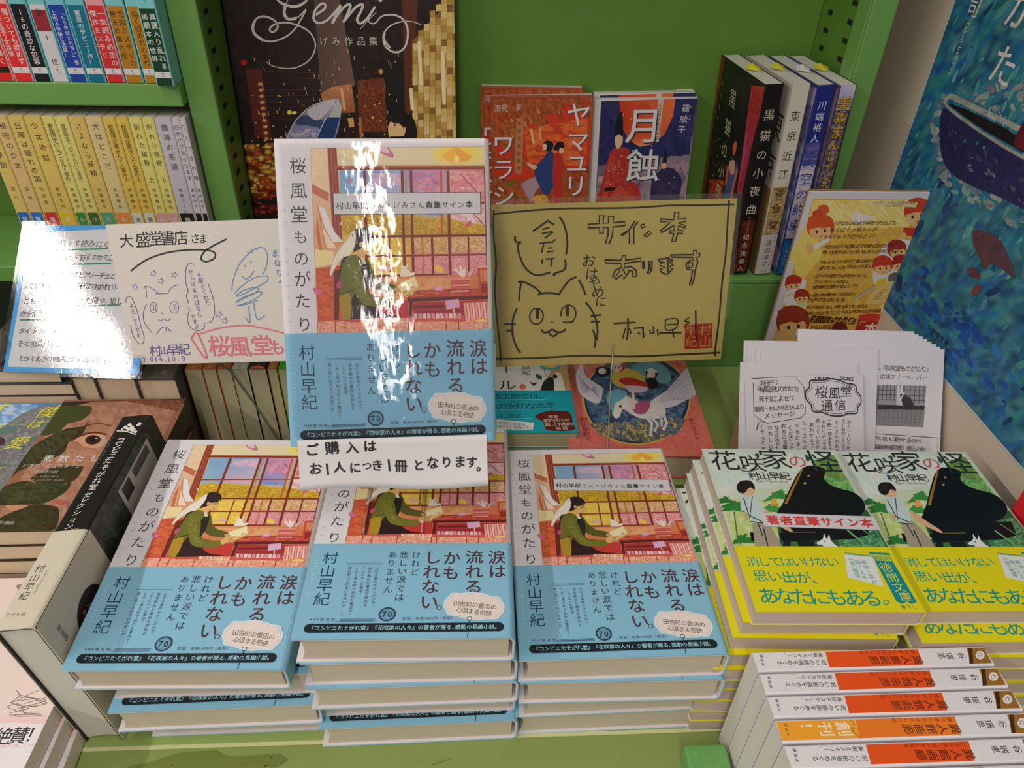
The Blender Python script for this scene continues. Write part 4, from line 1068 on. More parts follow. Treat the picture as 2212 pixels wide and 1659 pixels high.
# ================================================================== LAMINATED RECOMMENDATION CARD (far left)
LWd, LHt = .1283, .1362
ML = frame(-0.4148, 0.5456, 0.1145, -0.2395, 0.7661, 0.1158)
lc = thing('recommendation_card', 'laminated handwritten card with bright blue border at the far left', 'sign', ML)
link('sheet', boxes('sheet', [(0, LWd, 0, LHt, -.0006, 0)]), lc, mat('card_paper', (206, 206, 208), .6))
p = Print(LWd, LHt, [(62, 497), (344, 496), (302, 818), (11, 812)], (0, 400, 3.3515))
p.bg((70, 158, 218)); p.poly([(235, 385), (500, 365), (780, 352), (1150, 350), (960, 1365), (70, 1345), (150, 900)], (208, 206, 208))
bk, gr = (58, 54, 54), (40, 140, 90)
for t_, a, b in (('「海外小説って読みにく', (250, 440), (785, 460)), ('い」と思うあなたにおすすめでご', (235, 555), (820, 555)), ('マッティアという少年とアリーチェと', (215, 665), (830, 690)), ('少女の話が幼年から大人時代まで描かれてい', (205, 760), (860, 768)), ('ともに幼少時に負った傷や、犯し', (205, 868), (880, 868)), ('罪を抱えながら成長していきます。', (185, 965), (790, 960)), ('タイトル『素数たちの孤独』、', (170, 1085), (800, 1105)), ('その意味が分かった時、忘れられない', (165, 1180), (885, 1190)), ('とっておきの物語になっていると思います。', (170, 1285), (935, 1300))):
    p.text(t_, a, b, 50, bk, bold=.004, jit=.035, skew=.12)
for q in (((340, 505), (560, 500), (795, 492)), ((330, 608), (560, 606), (815, 598)), ((555, 905), (700, 906), (885, 896)), ((160, 1008), (450, 1005), (775, 998))): p.line(list(q), 11, gr)
p.build('handwriting', lc, None, print_mat('marker_ink', .6), eps=3e-5)
nn = 40; V = []; F = []
for j in range(nn + 1):
    for i in range(nn + 1):
        u = -.004 + (LWd + .008) * i / nn; v = -.004 + (LHt + .008) * j / nn
        V.append((u, v, .0010 + .0003 * math.sin(u * 55 + 1) * math.sin(v * 40 + .5)))
for j in range(nn):
    for i in range(nn): a = j * (nn + 1) + i; F.append((a, a + 1, a + nn + 2, a + nn + 1))
link('laminate_film', mesh('laminate_film', V, F, True), lc, clear_mat('laminate', .045, (1, 1, 1), .02, .16, 420, (1, 1, 1), .0003))
iw = ML.inverted()
link('wire_stem', tube_mesh('wire_stem', [iw @ Vector(q) for q in ((-.345, .5700, .1500), (-.345, .5720, .1130))], .0009), lc, mat('grey_wire', (150, 146, 130), .35, metal=.6))


# ================================================================== FLOWER-FAMILY PAPERBACK STACKS (right)
G_H = 'yellow-banded paperbacks in two right-hand stacks'
_s = spine_hana()
pb = Print(HW, HH); pb.bg((206, 214, 200)); pb.b = HW - .001
han = book('paperback', '', 'book', Matrix.Identity(4), HW, HH, HT, False, (218, 220, 212), 'pink', G_H, front=art_hana(), spine=_s[0], band=HB, bandcol=(222, 210, 22), bfront=art_hana_band(), bspine=_s[1])
first[0] = True
D = 'yellow-banded piano-cover paperback'
rd = random.Random(3)
offs = [(-.0046 * k if k < 6 else -.025 + .0012 * (k - 6), -.0025 * min(k, 4) + rd.uniform(-.001, .001), rd.uniform(-.012, .012)) for k in range(10)]
offs = [(a, b + .004 * (k > 0), c) for k, (a, b, c) in enumerate(offs)]
hl = stack(han, 10, .1720, .2690, -.030, HT - .0003, offs, D, 'the left-hand paperback stack', G_H)
offs = [(0, .0, 0)] + [(-.0020 - .001 * (k % 3), -.012 - .001 * k, rd.uniform(-.01, .01)) for k in range(1, 9)]
hr = stack(han, 9, .2815, .2700, -.022, HT + .0006, offs, D, 'the right-hand paperback stack', G_H)
# signed label on the left-hand top copy
sl = link('paper_sticker', boxes('paper_sticker', [(0, .080, 0, .0125, -.0001, 0)]), hl[0], mat('label_paper', (214, 212, 216), .6))
p = Print(.080, .0125); p.bg((208, 204, 208)); p.text('著者直筆サイン本', (7.5, 6.2), (72.5, 6.2), 9.0, (206, 62, 54), bold=.045)
p.build('sticker_print', sl, None, print_mat())
sl.matrix_local = Matrix.Translation((.0255, .0690, HT + .0007)) @ Matrix.Rotation(-.035, 4, 'Z')

# ================================================================== ORANGE-SPINED ROW (bottom right, spines up)
IW, IH, IT = .1060, .148, .0132
IQ = [(1965, 830), (2035, 960), (265, 965), (225, 815)]


def spine_iki(v=0):
    p = SP(IT, IH, quad=[(1965 - 0, 830), (2035, 960), (265, 965), (225, 815)]); T, P_ = p.text, p.poly
    p.bg((222, 216, 220))
    orr = (226, 82, 26) if v != 1 else (232, 122, 36)
    P_([(815, 800), (1500, 800), (1562, 990), (862, 990)], orr)
    P_([(1832, 800), (1965, 800), (2040, 990), (1905, 990)], (150, 106, 44)); P_([(1845, 800), (1872, 800), (1915, 990), (1888, 990)], (70, 40, 20)); p.ell(1942, 892, 30, 28, (230, 224, 220)); p.char('た', 1942, 892, 44, (110, 80, 50))
    db = (110, 44, 20)
    T('谷 瑞恵', (1818, 893), (1682, 889), 46, (40, 40, 44), True, bold=.006); T('異人館画廊', (1510, 912), (1196, 906), 66, db, True, bold=.012)
    T('贋作師とまぼろしの絵' if v < 2 else '幻想庭園と罠のある風景', (1480, 856), (1105, 848), 29, (160, 50, 24), True)
    if v == 1:
        P_([(225, 800), (810, 800), (862, 990), (270, 990)], (236, 160, 44)); T('創刊！', (740, 890), (470, 885), 104, (240, 226, 200), True, bold=.02)
        p.line([(880 - 90, 815), (820, 860), (800, 905), (850, 950)], 4, (90, 60, 20))
    else:
        T('呪いの絵画をめぐる', (806, 912), (450, 904), 40, (40, 40, 44), True, bold=.004); T('美術ミステリー。', (786, 856), (505, 852), 36, (40, 40, 44), True, bold=.002)
    T('集英社', (302, 850), (310, 912), 26, (60, 56, 60), rot=-1.57)
    return p


G_I = 'orange and white spined paperbacks in the spine-up row'
ys_ = [(.2560, 0), (.2415, 0), (.2270, 0), (.2125, 1), (.1980, 2), (.1835, 0)]
protos = {}
names = ['rearmost', 'second from the rear', 'third from the rear', 'fourth from the rear', 'fifth from the rear', 'nearest the viewer']
for k, (yy, v) in enumerate(ys_):
    M = axes((.1705, yy - IT, .0003), (0, 0, 1), (1, 0, 0))
    lab = 'spine-up %s paperback, %s of the orange-spined row' % ('amber and orange' if v == 1 else 'white and orange', names[k])
    if v not in protos:
        p2 = Print(IW, IH); p2.bg((222, 216, 220))
        protos[v] = book('paperback', lab, 'book', M, IW, IH, IT, False, (222, 216, 220), 'white', G_I, spine=spine_iki(v))
    else: dup(protos[v], M, lab, G_I)

# ================================================================== BLACK HARDCOVER ON ITS FORE-EDGE
KW, KH, KT = .1300, .1960, .0255
KC = (0, 780, 3.4563)
p = SP(KT, KH, True, quad=[(290, 884), (355, 886), (92, 1348), (-3, 1350)], crop=KC)
p.bg((24, 18, 20))
p.splat([(560, 1100), (700, 900), (880, 640), (960, 500), (930, 480), (780, 700), (600, 1000), (480, 1240)], [(80, 80, 100), (60, 84, 66), (110, 110, 130), (40, 56, 44)], 60, 20, 1, 1.4)
p.splat([(1160, 440), (1250, 430), (1280, 520), (1200, 600), (1000, 900), (900, 1100), (740, 1340), (700, 1300), (860, 1060), (1060, 720)], [(36, 50, 38), (50, 66, 44), (90, 90, 110), (28, 36, 30), (120, 120, 140)], 120, 22, 2, 1.3)
for ch, x, y in (('コ', 1000, 541), ('ン', 975, 578), ('ビ', 962, 612), ('ニ', 932, 655), ('た', 905, 690), ('そ', 880, 740), ('が', 848, 790), ('れ', 820, 835), ('堂', 790, 884), ('セ', 752, 940), ('レ', 728, 975), ('ク', 694, 1024), ('シ', 664, 1075), ('ョ', 632, 1128), ('ン', 602, 1178)): p.char(ch, x, y, 54, (226, 220, 214), bold=.008)
wh = (222, 218, 212)
p.curve([(975, 465), (1050, 480), (1115, 515)], 8, wh); 
for x, y, r in ((1040, 445, 16), (1070, 430, 15), (1090, 470, 20), (1060, 462, 17), (1110, 490, 13), (1140, 430, 13), (1155, 442, 13), (1128, 440, 11), (1150, 495, 9), (1162, 470, 8), (1015, 458, 9), (1130, 522, 7), (1085, 450, 15)): p.ell(x, y, r, r * .8, wh)
cx, cy = 645, 1262
for a in np.linspace(0, math.pi * 2, 11)[:-1]: p.line([(cx, cy), (cx + 82 * math.cos(a), cy + 66 * math.sin(a))], 4, (206, 160, 90))
for r in (.3, .5, .7, .9): p.ring(cx, cy, 82 * r, 66 * r, 3.5, (216, 176, 110), n=11)
kb = Print(KW, KH); kb.bg((26, 32, 26)); kb.b = KW - .004; kb.a = .004
kb.a = 0; kb.b = KW
kb.splat([(0, 0), (0, 196), (130, 196), (130, 0)], [(34, 48, 34), (46, 62, 40), (60, 78, 44), (90, 90, 104), (24, 30, 24), (70, 56, 44), (40, 70, 40)], 700, 5, 3, 1.3)
kb.poly([(8, 118), (8, 176), (34, 176), (34, 118)], (196, 190, 182)); kb.poly([(10, 122), (10, 136), (22, 136), (22, 122)], (60, 56, 56)); kb.poly([(10, 142), (10, 172), (18, 172), (18, 142)], (90, 86, 84))
bc = (206, 196, 176)
bs = SP(KT, .0755, True, quad=[(290, 884), (355, 886), (92, 1348), (-3, 1350)], crop=(0, 1180, 3.4563)); full = homog([(290, 884), (355, 886), (92, 1348), (-3, 1350)], [(0, KH), (KT, KH), (KT, 0), (0, 0)]); bs.H = full
bs.raw([(0, .0755), (KT, .0755), (KT, 0), (0, 0)], [(3, 2, 1, 0)], lin(bc))
for ch, x, y in (('村', 376, 116), ('山', 335, 186), ('早', 292, 254), ('紀', 250, 326)): bs.char(ch, x, y, 66, (60, 50, 50))
bs.text('Saki Murayama', (432, 140), (328, 312), 26, (140, 130, 120), turn=True); bs.text('ポプラ社', (112, 473), (240, 470), 32, (90, 80, 70))
bb = Print(KW, .0755); bb.bg(bc); bb.ell(100 - 62, 40, 15, 17, (52, 36, 38)); bb.a = 0; bb.b = KW
bb.text('心に灯る', (38, 46), (38, 46), 3, wh); bb.text('人気の', (34, 40), (42, 40), 4, wh); bb.text('大感動', (33, 34), (43, 34), 4, wh); bb.text('【新装版】', (16, 12), (30, 12), 4, (60, 50, 50))
book('hardcover_novel', 'thick black hardcover with cream band standing spine-up beside the left front stack', 'book', axes((-.2415, .2690, .0006), (-.107, 0, .994), (0, 1, 0)), KW, KH, KT, True, (26, 22, 22), 'white', None,
     spine=p, back=kb, band=.0755, bandcol=bc, bspine=bs, bback=bb)

# ================================================================== BOOKS ON THE REAR STEP
# white-and-teal paperback
TW, TH, TT = .1060, .149, .0170
quad = [(1008, 786), (1193, 786), (1208, 930), (1001, 932)]
ct = (1040, 740, 3.687)
p = Print(TW, TH, [(1010, 770), (1195, 769), (1211, 931), (1003, 934)], ct)
p.bg((214, 208, 204)); p.poly([(400, 440), (470, 300), (440, 180), (600, 160), (620, 440)], (190, 146, 106)); p.curve([(375, 440), (450, 380), (430, 300), (400, 190)], 5, (140, 100, 70))
p.text('ルリユール', (160, -60), (170, 395), 100, (44, 38, 40), True); p.text('村山早紀', (300, 210), (305, 310), 48, (44, 38, 40), True)
p.ell(470, 270, 72, 24, (70, 160, 150)); p.ell(470, 258, 46, 18, (220, 190, 80)); p.ring(360, 215, 16, 11, 5, (40, 36, 36)); p.ring(390, 238, 14, 10, 5, (40, 36, 36)); p.line([(375, 215), (420, 190)], 6, (206, 100, 70))
p.poly([(368, 318), (410, 330), (408, 360), (370, 345)], (60, 70, 70)); p.blob([(490, 330), (520, 308), (545, 330), (560, 440), (490, 440)], (226, 220, 210)); p.blob([(420, 370), (470, 340), (490, 360), (480, 440), (400, 440)], (44, 36, 38)); p.blob([(325, 372), (350, 380), (375, 378), (350, 400)], (70, 56, 50)); p.ell(275, 407, 22, 20, (206, 110, 80)); p.ell(500, 335, 16, 14, (40, 34, 34))
TB = .064
tb = Print(TW, TB); tb.H, tb.c = p.H, ct
tb.raw([(0, TB), (TW, TB), (TW, 0), (0, 0)], [(3, 2, 1, 0)], lin((22, 152, 166)))
tb.text('黒猫工房では、', (30, 478), (400, 470), 52, (20, 70, 84)); tb.text('あの大切な本を', (60, 545), (460, 530), 64, (20, 70, 84)); tb.text('なおします。', (40, 608), (270, 602), 50, (20, 70, 84)); tb.line([(90, 497), (425, 492)], 3, (120, 200, 206)); tb.line([(90, 562), (480, 553)], 3, (120, 200, 206)); tb.line([(90, 622), (330, 616)], 3, (120, 200, 206))
tb.blob([(348, 602), (420, 572), (500, 566), (582, 575), (600, 640), (600, 690), (430, 692), (400, 640)], (92, 34, 26)); tb.text('本を', (455, 604), (490, 604), 32, (220, 200, 180)); tb.text('愛するひとの', (420, 630), (560, 625), 28, (220, 200, 180)); tb.text('美しく不思議な', (425, 658), (590, 648), 28, (220, 200, 180)); tb.text('物語', (500, 680), (545, 676), 28, (220, 200, 180))
tb.poly([(90, 625), (340, 645), (330, 692), (90, 690)], (210, 206, 202)); tb.text('待望の文庫化、', (110, 648), (300, 662), 26, (30, 110, 120)); tb.text('書き下し短篇つき！', (110, 672), (320, 680), 26, (30, 110, 120))
G_T = 'teal-banded paperbacks on the rear step'
tp = book('paperback', 'teal-banded white paperback with cat picture, top one on the rear step', 'book', frame(-.0095, .5125, .0313 + TT + .0005, -.01), TW, TH, TT, False, (210, 204, 200), 'yellowish', G_T, front=p, band=TB, bandcol=(22, 152, 166), bfront=tb)
dup(tp, frame(-.0085, .5115, .0313, .0), 'teal-banded white paperback, lower one on the rear step', G_T)

# pink storybook
PW, PH, PT = .134, .170, .0280
pc = (212, 104, 92)
cp = (1040, 740, 3.687)
p = Print(PW, PH, [(1206, 770), (1472, 776), (1547, 978), (1228, 973)], cp); P_, B, S, L = p.poly, p.blob, p.splat, p.line
p.bg(pc); S([(620, 150), (1620, 150), (1860, 880), (700, 850)], [(218, 112, 98), (206, 96, 82), (214, 118, 106), (200, 100, 88)], 110, 46, 1)
L([(690, 200), (760, 820), (1800, 850), (1600, 180)], 5, (214, 140, 60)); L([(660, 190), (735, 835)], 4, (214, 140, 60))
p.ell(1230, 470, 432, 325, (206, 160, 60), n=40); p.ell(1230, 470, 418, 312, (44, 56, 90), n=40)
circ = [(1230 + 405 * math.cos(a), 470 + 300 * math.sin(a)) for a in np.linspace(0, 2 * math.pi, 30)[:-1]]
S(circ, [(36, 44, 76), (60, 90, 120), (90, 130, 150), (44, 60, 100), (130, 140, 170), (30, 36, 60), (70, 100, 130)], 330, 42, 2, 1.5)
p.ell(960, 272, 62, 40, (40, 40, 50)); p.ell(955, 270, 32, 22, (214, 206, 200)); B([(1190, 240), (1300, 200), (1420, 220), (1500, 290), (1480, 360), (1330, 330), (1260, 300)], (110, 160, 170))
S([(830, 640), (1640, 600), (1560, 720), (1300, 780), (960, 740)], [(24, 28, 50), (206, 180, 90), (40, 44, 80), (90, 120, 150)], 70, 18, 3)
# winged horse
for q in ([(742, 330), (760, 250), (795, 215), (815, 290), (860, 330), (930, 370), (960, 400), (930, 495), (850, 480), (770, 420)], [(1330, 500), (1480, 400), (1560, 320), (1640, 250), (1700, 330), (1720, 420), (1600, 490), (1480, 530)]): B(q, (206, 200, 208))
for k in range(8): L([(930 - k * 4, 460 - k * 12), (760 + k * 6, 300 + k * 18)], 5, (160, 150, 180)); L([(1400 + k * 20, 500 - k * 4), (1560 + k * 20, 300 + k * 24)], 5, (164, 154, 184))
B([(1130, 440), (1200, 470), (1300, 500), (1400, 490), (1460, 540), (1440, 600), (1330, 610), (1240, 600), (1160, 560), (1110, 520)], (214, 206, 200)); L([(1300, 590), (1350, 640), (1340, 730)], 24, (206, 200, 204)); L([(1340, 595), (1400, 650), (1370, 700)], 22, (196, 190, 200)); L([(1440, 570), (1470, 640), (1440, 690)], 22, (210, 204, 204)); L([(1420, 580), (1430, 660)], 20, (190, 186, 200)); B([(1040, 520), (1085, 470), (1140, 460), (1160, 510), (1115, 545), (1090, 595), (1060, 605), (1035, 570)], (222, 214, 206)); P_([(1105, 470), (1120, 415), (1132, 468)], (214, 206, 200)); B([(1000, 500), (990, 440), (1060, 400), (1150, 420), (1120, 470), (1060, 500), (1040, 560)], (110, 170, 190)); B([(1200, 520), (1280, 480), (1340, 500), (1300, 570), (1220, 570)], (170, 80, 120)); p.ell(1100, 520, 14, 9, (90, 70, 60))
# rider and companion
B([(1030, 330), (1060, 260), (1160, 250), (1280, 300), (1300, 350), (1320, 380), (1220, 400), (1080, 380)], (206, 180, 80)); B([(1090, 330), (1200, 320), (1330, 370), (1280, 390), (1140, 370)], (190, 50, 50)); B([(1150, 375), (1310, 385), (1290, 420), (1180, 420)], (210, 190, 206)); p.ell(1085, 235, 58, 42, (180, 60, 70)); p.ell(1075, 248, 38, 28, (232, 196, 170)); p.ell(1068, 205, 56, 20, (220, 214, 216)); p.ell(1062, 245, 6, 8, (80, 60, 60)); p.ell(1095, 247, 6, 8, (80, 60, 60)); L([(1200, 420), (1210, 540)], 20, (226, 200, 180))
p.ell(1350, 290, 48, 40, (50, 36, 40)); p.ell(1345, 300, 34, 26, (232, 200, 180)); B([(1310, 270), (1350, 250), (1395, 275), (1380, 285)], (222, 216, 216)); B([(1310, 330), (1380, 325), (1400, 380), (1340, 400)], (40, 34, 40))
p.text('村山早紀', (806, 612), (832, 720), 50, (130, 40, 40), True, bold=.004); p.text('作', (836, 752), (836, 752), 26, (130, 40, 40)); p.text('童心社', (1258, 820), (1330, 822), 34, (120, 40, 36)); p.text('風川ひろみ', (1660, 615), (1700, 715), 30, (130, 40, 40), True); p.text('絵', (1708, 745), (1708, 745), 22, (130, 40, 40)); p.text('物語', (1400, 172), (1500, 176), 80, (120, 40, 36)); p.text('はるかな空の', (900, 130), (1300, 140), 80, (120, 40, 36))
book('storybook', 'pink hardcover storybook with winged horse in a round picture, flat under the yellow sign', 'book', frame(.0868, .4895, .0313, -.043), PW, PH, PT, True, pc, 'warm', None, front=p)

# ---- rear row standing spine-up behind the left stack (x, width, spine colour)
G_R = 'spine-up paperbacks behind the left front stack'
row = [(-.2645, .0153, (214, 120, 48), 'cream-edged orange'), (-.2485, .0122, (206, 122, 66), 'slim orange'), (-.2355, .0125, (200, 116, 66), 'dull orange'), (-.2222, .0140, (208, 204, 200), 'white'), (-.2072, .0165, (46, 40, 40), 'black'), (-.1897, .0085, (196, 116, 52), 'thin orange'), (-.1802, .0120, (70, 190, 30), 'bright green')]
for x, w, c, nm in row:
    s = SP(w, .128); s.bg(c)
    s.text('早' if sum(c) < 500 else '川', (w * 500, 118), (w * 500, 118), w * 520, (230, 226, 220)); s.text('文庫', (w * 500, 7), (w * 500, 3.4), 2.2, (226, 222, 214) if sum(c) < 600 else (70, 66, 66), True)
    if nm == 'black': s.ell(w * 500, 0, 6.5, 5, (214, 110, 80))
    M = axes((x + w, .5595, .0003), (0, 0, 1), (0, 1, 0))
    book('paperback', 'spine-up %s paperback behind the left front stack' % nm, 'book', M, .106, .128, w, False, c, 'yellowish', G_R, spine=s)

# ---- thick dark hardcovers lying behind the leaf-and-eye book
G_K = 'thick grey-spined volumes behind the leaf cover'
for k, (x0, x1, nm) in enumerate(((-.3610, -.3395, 'left'), (-.3385, -.3030, 'middle'), (-.3020, -.2660, 'right'))):
    w = x1 - x0
    s = SP(w, .128, True); s.bg((96, 92, 92)); s.text('べる' if k else 'はな', (w * 620, 24), (w * 620, 10), 7, (190, 186, 180), True)
    book('thick_volume', 'thick grey-spined volume standing spine-up, %s of three behind the leaf cover' % nm, 'book', axes((x1, .5460 - .002 * k, .0003), (0, 0, 1), (0, 1, 0)), .108, .128, w, True, (60, 56, 58), 'warm', G_K, spine=s)

# ---- rear left stack of dark-jacketed paperbacks
G_L = 'dark-jacketed paperbacks in the rear left stack'
first[0] = True
fp = Print(.106, .118); fp.bg((70, 66, 70)); fp.b = .105
dj = book('paperback', '', 'book', Matrix.Identity(4), .106, .118, .0122, False, (46, 42, 50), 'warm', G_L, front=fp)
stack(dj, 9, -.4700, .5430, 0, .0122, [(-.0045, .004, 0), (.0040, .001, .01), (.0050, .001, 0), (.0040, 0, .012), (.005, 0, 0), (.004, .001, 0), (.005, 0, 0), (.004, 0, 0), (.004, 0, 0)], 'dark-jacketed paperback', 'the rear left stack', G_L)

# black book with white spine on that stack
s = SP(.026, .15); s.bg((206, 200, 200)); s.text('忘れられない', (13, 143), (13, 96), 8, (60, 54, 56), True); s.line([(4, 60), (4, 20)], 1.4, (190, 50, 40))
fp = Print(.106, .15); fp.bg((20, 22, 20)); fp.text('ビブリオの森', (70, 130), (70, 30), 13, (196, 192, 184), True)
s_ = book('paperback', 'glossy black paperback with pale spine facing out, lying at the far left', 'book', axes((-.3985, .6600, .1158), (0, -1, 0), (1, 0, 0)) @ Matrix.Translation((0, -.1720, 0)), .106, .15, .026, False, (22, 24, 22), 'white', None, front=fp, spine=s, coat=.4)

# ---- leaf-and-eye paperbacks
EW, EH, ET = .1075, .157, .0145
ce = (0, 860, 5.53)
p = Print(EW, EH, [(169, 861), (425, 872), (300, 1135), (-22, 1139)], ce); P_, B, S, L = p.poly, p.blob, p.splat, p.line
p.bg((150, 100, 78)); S([(900, 60), (2300, 60), (1650, 1500), (100, 1500)], [(176, 122, 98), (164, 112, 88), (184, 134, 108), (152, 100, 78), (190, 140, 116)], 120, 90, 1)
P_([(905, 30), (2360, 70), (2320, 130), (2000, 70), (1300, 45), (850, 120)], (52, 40, 42)); S([(1500, 30), (2340, 75), (2250, 220), (1700, 80)], [(150, 96, 70), (120, 70, 56)], 12, 50, 2)
dl = (52, 50, 26)
B([(860, 110), (1000, 80), (1240, 100), (1250, 170), (1150, 260), (980, 300), (860, 400), (640, 400)], (66, 74, 38)); B([(900, 380), (1000, 350), (1180, 330), (1230, 260), (1190, 370), (1130, 460), (1000, 520), (940, 640), (700, 740), (440, 820), (340, 900), (560, 560)], dl)
B([(560, 930), (700, 850), (900, 790), (1150, 800), (1180, 830), (1100, 950), (950, 1000), (700, 980)], (60, 54, 30)); B([(160, 1060), (380, 970), (560, 960), (900, 1050), (1050, 950), (1000, 1080), (760, 1210), (500, 1230), (200, 1230), (80, 1200)], (54, 56, 28))
B([(150, 1500), (220, 1380), (400, 1300), (620, 1230), (800, 1240), (920, 1300), (820, 1560), (150, 1560)], (58, 50, 26)); B([(-120, 1500), (0, 1180), (130, 1150), (160, 1400), (180, 1560), (-120, 1560)], (50, 48, 26)); L([(120, 1100), (150, 1350)], 24, (96, 104, 44))
S([(560, 560), (900, 380), (1180, 350), (1000, 520), (700, 740), (400, 850)], [(44, 42, 22), (64, 64, 34), (78, 80, 42), (56, 50, 28)], 90, 40, 3, 1.8, .9); S([(160, 1060), (560, 960), (1000, 1000), (800, 1200), (300, 1220)], [(44, 44, 22), (78, 84, 44), (60, 58, 30)], 60, 34, 4, 1.8); S([(180, 1480), (500, 1280), (880, 1290), (800, 1540), (200, 1540)], [(50, 42, 22), (70, 62, 32)], 50, 40, 5, 1.6)
p.curve([(1200, 330), (1350, 310), (1500, 350)], 14, (110, 66, 50)); B([(1050, 490), (1160, 450), (1300, 420), (1430, 450), (1420, 560), (1320, 600), (1180, 570), (1120, 520)], (206, 150, 120)); B([(1160, 510), (1240, 450), (1360, 450), (1430, 480), (1420, 560), (1300, 560)], (190, 160, 130)); p.ell(1285, 500, 92, 56, (62, 34, 24)); p.ell(1290, 490, 46, 34, (24, 14, 12)); p.ell(1325, 482, 18, 7, (200, 190, 190)); p.curve([(1050, 490), (1150, 440), (1300, 415), (1440, 445)], 20, (96, 44, 24)); p.curve([(1130, 540), (1200, 590), (1330, 600)], 8, (190, 110, 90))
B([(860, 1190), (960, 1180), (1040, 1210), (920, 1240)], (176, 96, 84)); B([(280, 1240), (440, 1230), (560, 1240), (380, 1300)], (196, 140, 110))
p.text('素数たち', (765, 700), (1320, 712), 106, (224, 218, 214)); p.text('パオロ・ジョルダーノ', (500, 772), (1130, 800), 54, (214, 206, 200)); p.text('飯田亮介訳', (640, 850), (860, 860), 46, (196, 186, 176)); p.text('La solitudine', (610, 903), (890, 912), 34, (190, 180, 170)); p.text('dei numeri primi', (560, 942), (960, 954), 34, (190, 180, 170)); p.text('早川書房', (215, 1432), (370, 1438), 50, (200, 190, 176))
G_E = 'leaf-and-eye paperbacks in the left stack'
first[0] = True
ey = book('paperback', '', 'book', Matrix.Identity(4), EW, EH, ET, False, (60, 48, 40), 'warm', G_E, front=p)
stack(ey, 6, -.3655, .3800, .006, ET, [(0, 0, 0), (-.001, -.001, .004), (.0, -.002, -.006), (-.002, 0, 0), (0, -.001, 0), (-.001, 0, 0)], 'leaf-and-eye paperback', 'the stack beside the black hardcover', G_E)

# ---- blue-sky paperbacks at the left edge
NW_, NH_, NT = .1060, .147, .0138
p = Print(NW_, NH_, [(-58, 883), (145, 889), (20, 1137), (-230, 1137)], (0, 860, 5.53)); P_, B, S, L = p.poly, p.blob, p.splat, p.line
p.bg((70, 140, 200)); S([(-400, 130), (560, 160), (400, 420), (-500, 500)], [(206, 214, 222), (110, 170, 214), (60, 130, 196), (180, 200, 220)], 60, 46, 1, 2)
P_([(-600, 900), (160, 480), (380, 280), (560, 180), (800, 170), (100, 1540), (-1200, 1540)], (120, 124, 124)); S([(180, 460), (560, 190), (780, 180), (200, 1200), (-300, 1200), (-200, 700)], [(150, 130, 126), (96, 104, 108), (70, 110, 90), (160, 150, 150), (110, 120, 130), (120, 90, 110)], 150, 36, 2, 1.5)
P_([(170, 440), (360, 400), (350, 480), (160, 500)], (90, 120, 110)); B([(60, 640), (110, 540), (200, 520), (262, 560), (255, 620), (150, 640)], (72, 44, 50)); B([(65, 640), (120, 590), (190, 620), (185, 655), (100, 665)], (230, 222, 220)); B([(-60, 900), (20, 700), (100, 660), (180, 680), (210, 800), (150, 960), (-40, 980)], (44, 60, 90)); B([(10, 720), (60, 690), (100, 740), (60, 780)], (180, 50, 80)); S([(20, 700), (150, 690), (190, 780), (60, 860)], [(226, 222, 226), (190, 60, 100), (60, 80, 110)], 14, 18, 3)
yl = (222, 214, 60)
for ch, x, y, z in (('す', 180, 205, 190), ('が', 760, 195, 90), ('僕', 630, 260, 150), ('は', 540, 390, 120), ('で', 140, 430, 150), ('愛', 390, 600, 160), ('し', 200, 850, 190), ('た', 110, 1010, 150)): p.char(ch, x, y, z, yl, bold=.004, skew=.2)
P_([(-40, 1175), (60, 1175), (-20, 1300), (-400, 1300)], (226, 220, 30))
G_N = 'blue-sky paperbacks at the left edge'
first[0] = True
an = book('paperback', '', 'book', Matrix.Identity(4), NW_, NH_, NT, False, (150, 170, 190), 'warm', G_N, front=p)
stack(an, 6, -.4720, .3905, .0, NT, [(0, 0, 0), (.001, -.002, 0), (0, -.001, 0), (-.001, -.001, 0), (0, 0, 0), (0, 0, 0)], 'blue-sky paperback with student', 'the left edge stack', G_N)

# ---- pale pink paperbacks bottom left
QW, QH, QT = .106, .149, .0150
p = Print(QW, QH, [(-100, 1190), (98, 1190), (67, 1653), (-280, 1653)], (0, 1140, 3.197)); P_, B, S, L = p.poly, p.blob, p.splat, p.line
p.bg((226, 206, 198)); p.ell(150, 190, 240, 60, (110, 150, 196)); p.ell(150, 180, 200, 40, (130, 168, 208)); p.ring(150, 195, 250, 70, 30, (160, 120, 104), a0=0, a1=180)
for k in range(9): p.ell(30 + k * 26, 278 - abs(k - 4) * 3, 10, 22, (140, 96, 86))
p.curve([(95, 290), (60, 350), (20, 420)], 20, (130, 96, 84))
for k in range(14): p.curve([(random.Random(k).uniform(0, 220), 860 + k * 16), (random.Random(k + 50).uniform(0, 220), 900 + k * 14), (random.Random(k + 90).uniform(0, 220), 960 + k * 9)], 4, (110, 96, 96))
P_([(-300, 1090), (260, 1082), (250, 1130), (120, 1160), (60, 1120), (-300, 1150)], (232, 196, 196)); P_([(-300, 1150), (60, 1130), (240, 1150), (400, 1280), (300, 1900), (-600, 1900)], (228, 220, 222))
p.text('絶賛！', (35, 1245), (215, 1240), 130, (50, 46, 56), bold=.01); p.text('喝采の声が続々と推している。', (-60, 1335), (240, 1330), 30, (220, 160, 160)); p.line([(-5, 1500), (15, 1470), (35, 1440)], 6, (214, 90, 90))
G_Q = 'pale pink paperbacks at the bottom left corner'
first[0] = True
pk_ = book('paperback', '', 'book', Matrix.Identity(4), QW, QH, QT, False, (222, 208, 206), 'pink', G_Q, front=p)
